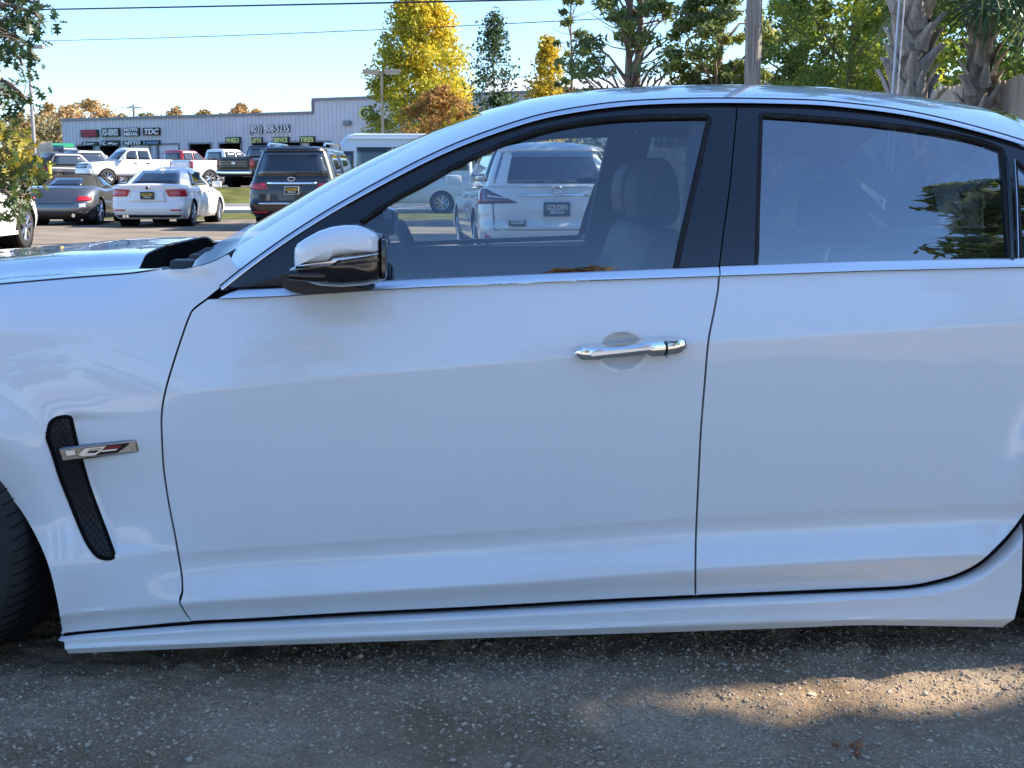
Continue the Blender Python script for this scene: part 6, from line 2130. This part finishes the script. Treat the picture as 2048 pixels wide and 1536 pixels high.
    def arcs(s, P, from_rear=True):
        p = np.array(P if from_rear else P[::-1])
        d = np.r_[0, np.cumsum(np.hypot(*np.diff(p[:, :2], axis=0).T))]
        return p, d
    def patch(s, name, mt, quad, where='body', end='rear', off=0.006, parent=None, sides=(1,), n=8, m=5, depth=0.0):
        """quad: [(a, z)] lower-in, lower-out, upper-out, upper-in; a = distance round the outline from the end's centre"""
        out = []
        for sd in sides:
            V = []
            for j in range(m):
                v = j / (m - 1)
                for i in range(n):
                    u = i / (n - 1)
                    a = (quad[0][0] * (1 - u) + quad[1][0] * u) * (1 - v) + (quad[3][0] * (1 - u) + quad[2][0] * u) * v
                    z = (quad[0][1] * (1 - u) + quad[1][1] * u) * (1 - v) + (quad[3][1] * (1 - u) + quad[2][1] * u) * v
                    if where == 'body':
                        xe = s.xr if end == 'rear' else s.xf
                        t = min(1, max(0, (z - s.zl) / (s.zhi(xe) - s.zl)))
                        P = s.level(t)
                    else:
                        q = min(1, max(0, (z - s.cab['z0']) / (s.cab['z1'] - s.cab['z0'])))
                        P, _ = s.clevel(q)
                    p, d = s.arcs([q_[:2] for q_ in P], end == 'rear')
                    if where == 'body':
                        for _ in range(4):
                            x = np.interp(abs(a), d, p[:, 0])
                            t = min(1, max(0, (z - s.zl) / (s.zhi(x) - s.zl)))
                            p, d = s.arcs([q_[:2] for q_ in s.level(t)], end == 'rear')
                    sg = 1 if a >= 0 else -1
                    x = np.interp(abs(a), d, p[:, 0]); y = np.interp(abs(a), d, p[:, 1]) * sg
                    k = np.clip(np.searchsorted(d, abs(a)), 1, len(d) - 1)
                    tx, ty = p[k] - p[k - 1]; L = math.hypot(tx, ty)
                    nx, ny = (-ty / L, tx / L) if end == 'rear' else (ty / L, -tx / L)
                    if ny * 1 < -0.01 or (abs(ny) < 0.01 and ((nx > 0) == (end == 'rear'))):
                        nx, ny = -nx, -ny
                    V.append((x + nx * off, (y + ny * off * sg) * sd, z))
            fs = [(j * n + i, j * n + i + 1, (j + 1) * n + i + 1, (j + 1) * n + i) for j in range(m - 1) for i in range(n - 1)]
            o = mesh(name, V, fs, mt, parent or s.t, smooth=60)
            so = o.modifiers.new('thickness', 'SOLIDIFY'); so.thickness = 0.012; so.offset = 0
            out.append(o)
        return out
    def side_window(s, b0, b1, t0, t1, z0, z1, sides=(1, -1), mt='car_glass', name='side_window', inset=0.0):
        for sd in sides:
            V = []; n, m = 7, 5
            for j in range(m):
                v = j / (m - 1); z = z0 + (z1 - z0) * v
                q = (z - s.cab['z0']) / (s.cab['z1'] - s.cab['z0'])
                P, _ = s.clevel(q); hw = max(p[1] for p in P)
                for i in range(n):
                    u = i / (n - 1)
                    x = (b0 * (1 - u) + b1 * u) * (1 - v) + (t0 * (1 - u) + t1 * u) * v
                    pp = np.array(P); k = pp[:, 1] > 0.3
                    xs = pp[k][:, 0]; ys = pp[k][:, 1]
                    y = np.interp(x, xs, ys)
                    V.append((x, (y + 0.005) * sd, z))
            fs = [(j * n + i, j * n + i + 1, (j + 1) * n + i + 1, (j + 1) * n + i) for j in range(m - 1) for i in range(n - 1)]
            o = mesh(name, V, fs, mt, s.t, smooth=60)
            so = o.modifiers.new('thickness', 'SOLIDIFY'); so.thickness = 0.008; so.offset = 0
    def box(s, name, mt, x0, x1, y0, y1, z0, z1, b=0.0, parent=None):
        g = MB(); g.box(x0, x1, y0, y1, z0, z1, 0, b)
        return g.build(name, mt, parent or s.t, smooth=40 if b else None)
    def mirrors(s, x, z, mt, w=0.20, h=0.15):
        for sd in (1, -1):
            y = s.W / 2 * sd
            g = MB(); g.box(x - 0.06, x + 0.07, min(y * 0.97, y + w * sd), max(y * 0.97, y + w * sd), z - h / 2, z + h / 2, 0, 0.035); g.build('door_mirror', mt, s.t, smooth=50)
    def handle(s, xs, z, mt, sd=(1, -1)):
        for x in xs:
            for k in sd:
                y = s.W / 2 * 0.995 * k
                g = MB(); g.box(x - 0.11, x + 0.11, min(y, y + 0.03 * k), max(y, y + 0.03 * k), z - 0.018, z + 0.018, 0, 0.008); g.build('door_handle', mt, s.t, smooth=50)
    def plate(s, x, z, txt='GOLDEN', frame='plate_black', face='plate_black', ink='plate_gold', tilt=0.0, y=0.0, w=0.305, h=0.152, lines=True):
        """rear plate, facing -x"""
        p = bpy.data.objects.new('license_plate', None)
        g = MB(); g.box(-0.012, 0.012, -w / 2 - 0.012, w / 2 + 0.012, -h / 2 - 0.012, h / 2 + 0.012, 0, 0.004)
        o = g.build('license_plate', frame, s.t)
        o.location = (x, y, z); o.rotation_euler = (0, tilt, 0)
        g = MB(); g.box(-0.0145, -0.0118, -w / 2, w / 2, -h / 2, h / 2); g.build('plate_face', face, o)
        v, f = text_mesh(txt, 0.085, 0.001, bold=0.002)
        xs = [q[0] for q in v]; k = w * 0.86 / (max(xs) - min(xs))
        vv = [(-0.0165 + q[1], -q[0] * k, q[2] * 1.05 + 0.020) for q in v]
        mesh('plate_lettering', vv, f, ink, o)
        if lines:
            v, f = text_mesh('Motors', 0.06, 0.001, bold=0.001, shear=0.3)
            mesh('plate_lettering', [(-0.0165 + q[1], -q[0], q[2] - 0.035) for q in v], f, 'plate_white', o)
        bpy.data.objects.remove(p)
        return o
    def disc(s, name, mt, x, y, z, r, ry=1.0, ring=None):
        g = MB(); n = 20
        g.add([(x - 0.012, y, z)] + [(x - 0.010, y + math.cos(2 * math.pi * k / n) * r * ry, z + math.sin(2 * math.pi * k / n) * r) for k in range(n)], [(0, 1 + k, 1 + (k + 1) % n) for k in range(n)])
        if ring:
            g = MB(); g.tube([(x - 0.012, y + math.cos(2 * math.pi * k / n) * r * ry, z + math.sin(2 * math.pi * k / n) * r) for k in range(n + 1)], ring, 6, cap=False)
        return g.build(name, mt, s.t, smooth=50)
A90 = R(90)
PF0 = [(0, -0.10), (.1, -0.03), (.35, 0.0), (.6, -0.02), (.85, -0.10), (1, -0.28)]
PR0 = [(0, -0.12), (.12, -0.03), (.3, 0.0), (.5, -0.01), (.7, -0.05), (1, -0.10)]

# ---- white saloon, rear three quarter
def saloon():
    g = gpt(303, 30.6)
    c = Car('parked_sedan', 'white sedan parked with its red tail lights and gold lettered plate facing us', 'car', (g.x, g.y + 2.0, 0), A90, 1.82, 2.22, -2.25, 0.20,
            [(-2.3, 0.98), (-2.1, 1.02), (-1.6, 1.02), (-1.2, 0.97), (1.0, 0.93), (1.6, 0.84), (2.1, 0.70), (2.3, 0.60)], [-1.38, 1.38], 0.325, PF0,
            [(0, -0.14), (.1, -0.03), (.25, 0.02), (.42, 0.02), (.48, -0.03), (.8, -0.06), (1, -0.04)], 'paint_white',
            cab=dict(z0=0.95, z1=1.42, fb=1.05, ft=0.25, rb=-1.72, rt=-0.82, wb=0.80, wt=0.56, rcf=0.16, rcr=0.20, br=0.12, crown=0.025))
    c.side_window(-1.10, 0.85, -0.72, 0.28, 1.0, 1.36)
    c.box('pillar', 'gloss_black', -0.14, -0.04, -0.745, 0.745, 0.98, 1.33)
    c.patch('rear_window', 'car_glass', [(-0.60, 1.04), (0.60, 1.04), (0.46, 1.36), (-0.46, 1.36)], 'cab')
    c.patch('windshield', 'car_glass', [(-0.62, 1.0), (0.62, 1.0), (0.5, 1.37), (-0.5, 1.37)], 'cab', 'front')
    c.patch('tail_light', 'tail_red', [(0.50, 0.74), (1.02, 0.74), (1.04, 0.93), (0.42, 0.90)], sides=(1, -1), off=0.008)
    c.patch('trunk_recess', 'paint_pearl', [(-0.46, 0.60), (0.46, 0.60), (0.42, 0.88), (-0.42, 0.88)], off=0.002)
    c.patch('bumper_lip', 'cladding', [(-0.72, 0.24), (0.72, 0.24), (0.80, 0.30), (-0.80, 0.30)], off=0.010)
    c.patch('reflector', 'tail_red', [(0.55, 0.40), (0.80, 0.40), (0.80, 0.43), (0.55, 0.43)], sides=(1, -1), off=0.01)
    c.plate(-2.245, 0.76)
    c.disc('badge', 'plate_black', -2.215, 0, 0.945, 0.042); c.disc('badge_ring', 'chrome', -2.215, 0, 0.945, 0.042, ring=0.006)
    for y in (0.5, 0.58):
        g_ = MB(); g_.tube([(-2.24, y, 0.27), (-2.0, y, 0.27)], 0.035, 12); g_.build('exhaust_pipe', 'chrome', c.t, smooth=50)
    c.mirrors(0.72, 1.02, 'paint_white'); c.handle((-0.75, 0.25), 0.86, 'paint_white')
    g_ = MB(); g_.prism([(-0.95, 1.43), (-0.80, 1.44), (-0.92, 1.50)], -0.02, 0.02); g_.build('roof_antenna', 'paint_white', c.t)
saloon()

# ---- silver roadster with black soft top
def roadster():
    g = gpt(118, 31.5)
    c = Car('roadster', 'silver two seat roadster with a black soft top, left of the white sedan', 'car', (g.x, g.y + 1.75, 0), A90, 1.81, 1.95, -2.0, 0.16,
            [(-2.05, 0.78), (-1.8, 0.90), (-1.2, 0.97), (-0.6, 0.90), (0.3, 0.90), (0.9, 0.92), (1.4, 0.86), (2.0, 0.60)], [-1.21, 1.21], 0.335, PF0,
            [(0, -0.18), (.15, -0.04), (.4, 0.0), (.6, -0.04), (.8, -0.12), (1, -0.30)], 'paint_silver', rcr=0.45, rcf=0.45, br=0.12,
            cab=dict(z0=0.86, z1=1.22, fb=0.62, ft=0.02, rb=-1.45, rt=-0.70, wb=0.78, wt=0.55, mat='soft_top', rcr=0.30, br=0.12, crown=0.03), rim='chrome')
    c.side_window(-0.45, 0.42, -0.35, 0.08, 0.93, 1.20)
    c.patch('rear_window', 'car_glass', [(-0.42, 0.99), (0.42, 0.99), (0.34, 1.17), (-0.34, 1.17)], 'cab')
    c.patch('windshield', 'car_glass', [(-0.6, 0.93), (0.6, 0.93), (0.5, 1.22), (-0.5, 1.22)], 'cab', 'front')
    c.patch('tail_light', 'tail_red', [(0.50, 0.60), (0.90, 0.63), (0.92, 0.73), (0.52, 0.72)], sides=(1, -1), off=0.014)
    c.patch('reverse_light', 'lamp_clear', [(0.58, 0.44), (0.74, 0.46), (0.74, 0.55), (0.58, 0.54)], sides=(1, -1), off=0.010)
    c.patch('rear_valance', 'cladding', [(-0.75, 0.18), (0.75, 0.18), (0.85, 0.36), (-0.85, 0.36)], off=0.008)
    c.patch('body_seam', 'gloss_black', [(-0.5, 0.55), (0.5, 0.55), (0.5, 0.56), (-0.5, 0.56)], off=0.008)
    for y in (0.46, -0.46):
        g_ = MB(); g_.tube([(-2.0, y, 0.26), (-1.8, y, 0.26)], 0.045, 12); g_.build('exhaust_pipe', 'chrome', c.t, smooth=50)
    c.mirrors(0.35, 0.98, 'paint_silver')
roadster()

# ---- white SUV at the left edge: its front wheel and corner
def suv_left():
    g = gpt(55, 21.4)
    c = Car('parked_suv', 'white SUV at the left edge, its front wheel showing below the oak leaves', 'car', (g.x - 0.93, g.y - 1.42, 0), A90, 1.90, 2.35, -2.4, 0.26,
            [(-2.4, 1.10), (-1.0, 1.08), (1.0, 1.06), (1.7, 1.0), (2.2, 0.86), (2.4, 0.75)], [-1.42, 1.42], 0.375, PF0, PR0, 'paint_pearl', rcf=0.5,
            cab=dict(z0=1.05, z1=1.70, fb=1.15, ft=0.40, rb=-2.25, rt=-1.85, wb=0.84, wt=0.62))
    c.side_window(-1.9, 0.95, -1.7, 0.45, 1.12, 1.58)
    c.patch('windshield', 'car_glass', [(-0.66, 1.1), (0.66, 1.1), (0.55, 1.62), (-0.55, 1.62)], 'cab', 'front')
    c.patch('rear_window', 'car_glass', [(-0.6, 1.12), (0.6, 1.12), (0.5, 1.55), (-0.5, 1.55)], 'cab')
    c.patch('headlight', 'lamp_clear', [(0.55, 0.70), (1.10, 0.76), (1.15, 0.88), (0.55, 0.82)], end='front', sides=(1, -1), off=0.01)
    c.patch('tail_light', 'tail_red', [(0.55, 0.85), (1.05, 0.85), (1.05, 1.0), (0.55, 1.0)], sides=(1, -1), off=0.01)
    c.box('rocker_trim', 'plate_white', -1.0, 1.0, -0.955, 0.955, 0.26, 0.32)
    c.mirrors(0.75, 1.12, 'paint_pearl'); c.handle((-0.9, 0.1), 0.95, 'chrome')
suv_left()

# ---- black full size SUV, rear
def suv_black():
    g = gpt(596, 28.6)
    c = Car('parked_suv', 'black SUV seen from behind with red lights, chrome bar and roof rails', 'car', (g.x, g.y + 2.3, 0), A90 + R(-1.5), 2.03, 2.55, -2.6, 0.30,
            [(-2.6, 1.16), (-1.0, 1.14), (1.2, 1.14), (2.3, 1.05), (2.6, 0.9)], [-1.55, 1.55], 0.42, PF0,
            [(0, -0.16), (.1, -0.04), (.25, 0.03), (.36, 0.04), (.42, -0.03), (.7, -0.04), (1, -0.08)], 'paint_black', rcr=0.26,
            cab=dict(z0=1.14, z1=1.86, fb=1.35, ft=0.55, rb=-2.50, rt=-2.28, wb=0.94, wt=0.70, rcr=0.20, crown=0.03))
    c.side_window(-0.95, 1.1, -0.9, 0.62, 1.22, 1.72); c.side_window(-2.1, -1.08, -1.95, -1.05, 1.22, 1.70)
    c.patch('rear_window', 'car_glass', [(-0.80, 1.22), (0.80, 1.22), (0.66, 1.74), (-0.66, 1.74)], 'cab')
    c.patch('windshield', 'car_glass', [(-0.75, 1.2), (0.75, 1.2), (0.62, 1.76), (-0.62, 1.76)], 'cab', 'front')
    c.patch('spoiler', 'paint_black', [(-0.72, 1.77), (0.72, 1.77), (0.70, 1.84), (-0.70, 1.84)], 'cab', off=0.09)
    c.patch('tail_light', 'tail_red', [(0.52, 0.93), (1.25, 0.93), (1.30, 1.10), (0.60, 1.05)], sides=(1, -1), off=0.012)
    c.patch('chrome_bar', 'chrome', [(-0.56, 1.045), (0.56, 1.045), (0.56, 1.085), (-0.56, 1.085)], off=0.022)
    c.patch('bumper_trim', 'chrome', [(-0.74, 0.60), (0.74, 0.60), (0.74, 0.655), (-0.74, 0.655)], off=0.016)
    c.patch('reflector', 'tail_red', [(0.55, 0.40), (0.92, 0.40), (0.92, 0.435), (0.55, 0.435)], sides=(1, -1), off=0.014)
    c.disc('badge', 'chrome', -2.575, 0, 1.155, 0.042, 1.9, ring=0.011)
    c.plate(-2.60, 0.905, frame='plate_white')
    for sd in (1, -1):
        g_ = MB(); g_.tube([(-1.95, 0.64 * sd, 1.88), (-1.85, 0.645 * sd, 1.955), (0.2, 0.645 * sd, 1.965), (0.35, 0.63 * sd, 1.89)], 0.028, 8); g_.build('roof_rail', 'chrome', c.t, smooth=50)
    g_ = MB(); g_.tube([(-2.565, 0.05, 1.24), (-2.54, -0.2, 1.29), (-2.53, -0.42, 1.27)], [0.02, 0.012, 0.006], 6); g_.build('rear_wiper', 'plastic', c.t)
    c.mirrors(1.05, 1.24, 'chrome'); c.handle((-0.9, 0.2), 1.0, 'chrome')
suv_black()

# ---- white crossover seen through the front door window
def crossover():
    g = gpt(1090, 15.9)
    c = Car('parked_suv', 'white SUV seen through the front window of the sedan, its rear facing us', 'car', (g.x - 0.16, g.y + 2.2, 0.0), A90 + R(7.0), 1.895, 2.4, -2.42, 0.30,
            [(-2.42, 1.10), (-1.0, 1.05), (1.0, 1.03), (1.9, 0.95), (2.4, 0.8)], [-1.40, 1.40], 0.38, PF0,
            [(0, -0.14), (.1, -0.03), (.22, 0.04), (.36, 0.05), (.44, -0.01), (.65, 0.0), (.85, -0.03), (1, -0.06)], 'paint_pearl', rcr=0.34,
            cab=dict(z0=1.08, z1=1.60, fb=1.2, ft=0.45, rb=-2.40, rt=-1.95, wb=0.84, wt=0.63, rcr=0.25, br=0.12))
    c.side_window(-1.95, 0.95, -1.7, 0.5, 1.14, 1.56)
    c.patch('rear_window', 'car_glass', [(-0.80, 1.12), (0.80, 1.12), (0.66, 1.50), (-0.66, 1.50)], 'cab')
    c.patch('windshield', 'car_glass', [(-0.66, 1.1), (0.66, 1.1), (0.55, 1.54), (-0.55, 1.54)], 'cab', 'front')
    c.patch('spoiler', 'paint_pearl', [(-0.66, 1.52), (0.66, 1.52), (0.66, 1.58), (-0.66, 1.58)], 'cab', off=0.08)
    c.patch('tail_light', 'tail_dark', [(0.48, 0.88), (1.20, 0.86), (1.26, 1.06), (0.90, 1.05)], sides=(1, -1), off=0.012)
    c.patch('tail_lens', 'tail_red', [(0.98, 0.88), (1.22, 0.88), (1.25, 1.05), (1.02, 1.05)], sides=(1, -1), off=0.018)
    c.patch('tail_lens', 'lamp_clear', [(0.62, 0.93), (0.86, 0.955), (0.86, 0.975), (0.62, 0.945)], sides=(1, -1), off=0.019)
    c.patch('chrome_bar', 'chrome', [(-0.48, 0.965), (0.48, 0.965), (0.46, 0.985), (-0.46, 0.985)], off=0.014)
    c.patch('hatch_seam', 'gloss_black', [(-0.78, 0.545), (0.78, 0.545), (0.78, 0.553), (-0.78, 0.553)], off=0.007)
    c.patch('hatch_seam', 'gloss_black', [(0.775, 0.55), (0.783, 0.55), (0.80, 0.87), (0.792, 0.87)], off=0.007, sides=(1, -1))
    c.patch('reflector', 'tail_red', [(0.84, 0.37), (0.93, 0.37), (0.93, 0.50), (0.84, 0.46)], sides=(1, -1), off=0.012)
    c.plate(-2.435, 0.80, face='plate_black', ink='plate_white')
    c.plate(-2.475, 0.63, face='plate_black', ink='plate_white', y=0.50, w=0.19, h=0.05, lines=False)
    c.disc('badge', 'chrome', -2.43, 0, 1.045, 0.045, 1.35, ring=0.010)
    g_ = MB(); g_.tube([(-2.445, 0.02, 1.07), (-2.445, 0.025, 1.03), (-2.445, -0.035, 1.03)], 0.008, 6); g_.build('badge', 'chrome', c.t)
    c.mirrors(0.8, 1.15, 'paint_pearl'); c.handle((-0.9, 0.1), 0.93, 'paint_pearl')
crossover()

# ---- white and blue passenger van
def van():
    g = gpt(790, 43.0)
    c = Car('passenger_van', 'pale blue white high roof van parked side on behind the black SUV', 'van', (g.x - 0.2, g.y, 0), R(180), 2.05, 2.95, -3.0, 0.35,
            [(-3.0, 1.25), (2.0, 1.25), (2.6, 1.15), (3.0, 0.95)], [-1.85, 1.85], 0.36, PF0, [(0, -0.1), (.1, 0.0), (1, -0.02)], 'paint_van', rcr=0.15,
            cab=dict(z0=1.20, z1=2.60, fb=2.45, ft=1.35, rb=-2.96, rt=-2.85, wb=0.99, wt=0.88, rcr=0.12, rcf=0.25, crown=0.05))
    for a, b in ((-2.75, -1.55), (-1.50, -0.25), (-0.20, 0.95)):
        c.side_window(a, b, a, b, 1.42, 2.18)
    c.side_window(1.05, 2.05, 1.05, 1.55, 1.42, 2.05)
    c.patch('windshield', 'car_glass', [(-0.8, 1.3), (0.8, 1.3), (0.7, 2.15), (-0.7, 2.15)], 'cab', 'front')
    c.patch('rear_window', 'car_glass', [(0.08, 1.45), (0.80, 1.45), (0.78, 2.15), (0.08, 2.15)], 'cab', sides=(1, -1))
    c.patch('tail_light', 'tail_red', [(0.86, 0.9), (1.02, 0.9), (1.02, 1.2), (0.86, 1.2)], sides=(1, -1), off=0.012)
    c.patch('headlight', 'lamp_clear', [(0.55, 0.85), (1.1, 0.9), (1.1, 1.05), (0.55, 1.0)], end='front', sides=(1, -1), off=0.012)
    c.box('gutter', 'paint_white', -2.8, 1.3, -0.93, 0.93, 2.44, 2.48)
    c.mirrors(1.9, 1.55, 'cladding', 0.26, 0.34)
van()

# ---- far row: pickups and others
def pickup(name, label, u, Y, rz, paint, grille=None, hz=0.0, lift=0.0, face='rear'):
    g = gpt(u, Y, LOTZ)
    c = Car(name, label, 'pickup truck', (g.x, g.y, g.z), rz, 2.02, 2.85, -2.9, 0.48 + lift,
            [(-2.9, 1.32 + lift), (-0.75, 1.32 + lift), (-0.6, 1.28 + lift), (0.9, 1.22 + lift), (2.5, 1.16 + lift), (2.9, 1.05 + lift)], [-1.75, 1.85], 0.41 + lift * 0.4, [(0, -0.10), (.15, 0.02), (.6, 0.0), (1, -0.10)],
            [(0, -0.05), (.12, 0.08), (.30, 0.08), (.34, -0.02), (1, -0.02)], paint, rcr=0.12, rcf=0.28, bf=0.08, br=0.02,
            cab=dict(z0=1.25 + lift, z1=1.90 + lift, fb=1.25, ft=0.55, rb=-0.78, rt=-0.68, wb=0.94, wt=0.74, rcf=0.16, rcr=0.14, br=0.03), crown=0.02, rim='alloy')
    L = lift
    c.side_window(0.12, 1.02, 0.10, 0.60, 1.32 + L, 1.78 + L); c.side_window(-0.62, 0.05, -0.58, 0.04, 1.32 + L, 1.78 + L)
    c.patch('rear_window', 'car_glass', [(-0.72, 1.36 + L), (0.72, 1.36 + L), (0.60, 1.78 + L), (-0.60, 1.78 + L)], 'cab')
    c.patch('windshield', 'car_glass', [(-0.78, 1.30 + L), (0.78, 1.30 + L), (0.64, 1.82 + L), (-0.64, 1.82 + L)], 'cab', 'front')
    c.patch('tail_light', 'tail_red', [(0.84, 0.90 + L), (1.03, 0.90 + L), (1.03, 1.26 + L), (0.84, 1.26 + L)], sides=(1, -1), off=0.012)
    c.box('cargo_bed', 'cladding', -2.80, -0.85, -0.78, 0.78, 1.335 + L, 1.362 + L)
    c.patch('tailgate', paint, [(-0.80, 0.82 + L), (0.80, 0.82 + L), (0.80, 1.29 + L), (-0.80, 1.29 + L)], off=0.016)
    c.patch('rear_bumper', 'chrome', [(-0.95, 0.56 + L), (0.95, 0.56 + L), (0.95, 0.74 + L), (-0.95, 0.74 + L)], off=0.02)
    if grille == 'front':
        for k in range(2):
            c.patch('grille', 'gloss_black', [(-0.62, 0.86 + L + k * 0.14), (0.62, 0.86 + L + k * 0.14), (0.64, 0.955 + L + k * 0.14), (-0.64, 0.955 + L + k * 0.14)], end='front', off=0.012)
        c.patch('headlight', 'lamp_clear', [(0.66, 0.86 + L), (1.05, 0.88 + L), (1.05, 1.06 + L), (0.66, 1.06 + L)], end='front', sides=(1, -1), off=0.012)
        c.patch('front_bumper', paint, [(-0.98, 0.56 + L), (0.98, 0.56 + L), (0.98, 0.78 + L), (-0.98, 0.78 + L)], end='front', off=0.05)
        c.patch('skid_plate', 'cladding', [(-0.9, 0.48 + L), (0.9, 0.48 + L), (0.9, 0.56 + L), (-0.9, 0.56 + L)], end='front', off=0.055)
    if grille == 'bars':
        for k in range(4):
            c.patch('tailgate_bar', 'cladding', [(-0.76, 0.86 + k * 0.11), (0.76, 0.86 + k * 0.11), (0.76, 0.90 + k * 0.11), (-0.76, 0.90 + k * 0.11)], off=0.03)
        c.disc('badge', 'plate_white', -2.93, 0.0, 1.08, 0.06, 2.0)
    c.mirrors(0.95, 1.42 + L, paint, 0.24, 0.24); c.handle((-0.45, 0.25), 1.14 + L, 'cladding')
    return c
pickup('pickup_truck', 'white pickup truck with its black grille facing us at the left', 266, 68, R(-90) + R(-48), 'paint_white', 'front', lift=0.06)
pickup('pickup_truck', 'red pickup truck behind the white sedan, tailgate towards us', 366, 71, A90 + R(-35), 'paint_red')
pickup('pickup_truck', 'white pickup truck right of the red one, cab above the sedan', 452, 68, A90 + R(-40), 'paint_white')
pickup('pickup_truck', 'dark pickup truck with a barred tailgate beside the black SUV', 540, 60, A90 + R(-22), 'paint_brown', 'bars')
def hatch(name, label, u, Y, rz, paint, h=1.62):
    g = gpt(u, Y, LOTZ)
    c = Car(name, label, 'car', (g.x, g.y, g.z), rz, 1.86, 2.2, -2.25, 0.26, [(-2.25, 1.05), (1.0, 1.0), (1.8, 0.92), (2.2, 0.75)], [-1.35, 1.35], 0.36, PF0, PR0, paint, rcr=0.3,
            cab=dict(z0=1.0, z1=h, fb=1.1, ft=0.35, rb=-2.15, rt=-1.55, wb=0.82, wt=0.62, rcr=0.22))
    c.side_window(-1.7, 0.85, -1.4, 0.4, 1.07, h - 0.12)
    c.patch('rear_window', 'car_glass', [(-0.66, 1.08), (0.66, 1.08), (0.55, h - 0.1), (-0.55, h - 0.1)], 'cab')
    c.patch('windshield', 'car_glass', [(-0.62, 1.06), (0.62, 1.06), (0.5, h - 0.08), (-0.5, h - 0.08)], 'cab', 'front')
    c.patch('tail_light', 'tail_red', [(0.52, 0.86), (1.0, 0.86), (1.02, 1.0), (0.52, 0.98)], sides=(1, -1), off=0.012)
    c.mirrors(0.7, 1.08, paint)
hatch('parked_suv', 'black SUV parked left of the white pickup with the grille', 146, 71, A90 + R(-40), 'paint_black', 1.75)
hatch('parked_suv', 'silver SUV roof showing behind the white pickup with the grille', 190, 76, A90 + R(-40), 'paint_silver', 2.0)
pickup('pickup_truck', 'dark blue pickup truck behind the black SUV at the left', 130, 78, A90 + R(-30), 'paint_navy', lift=0.35)
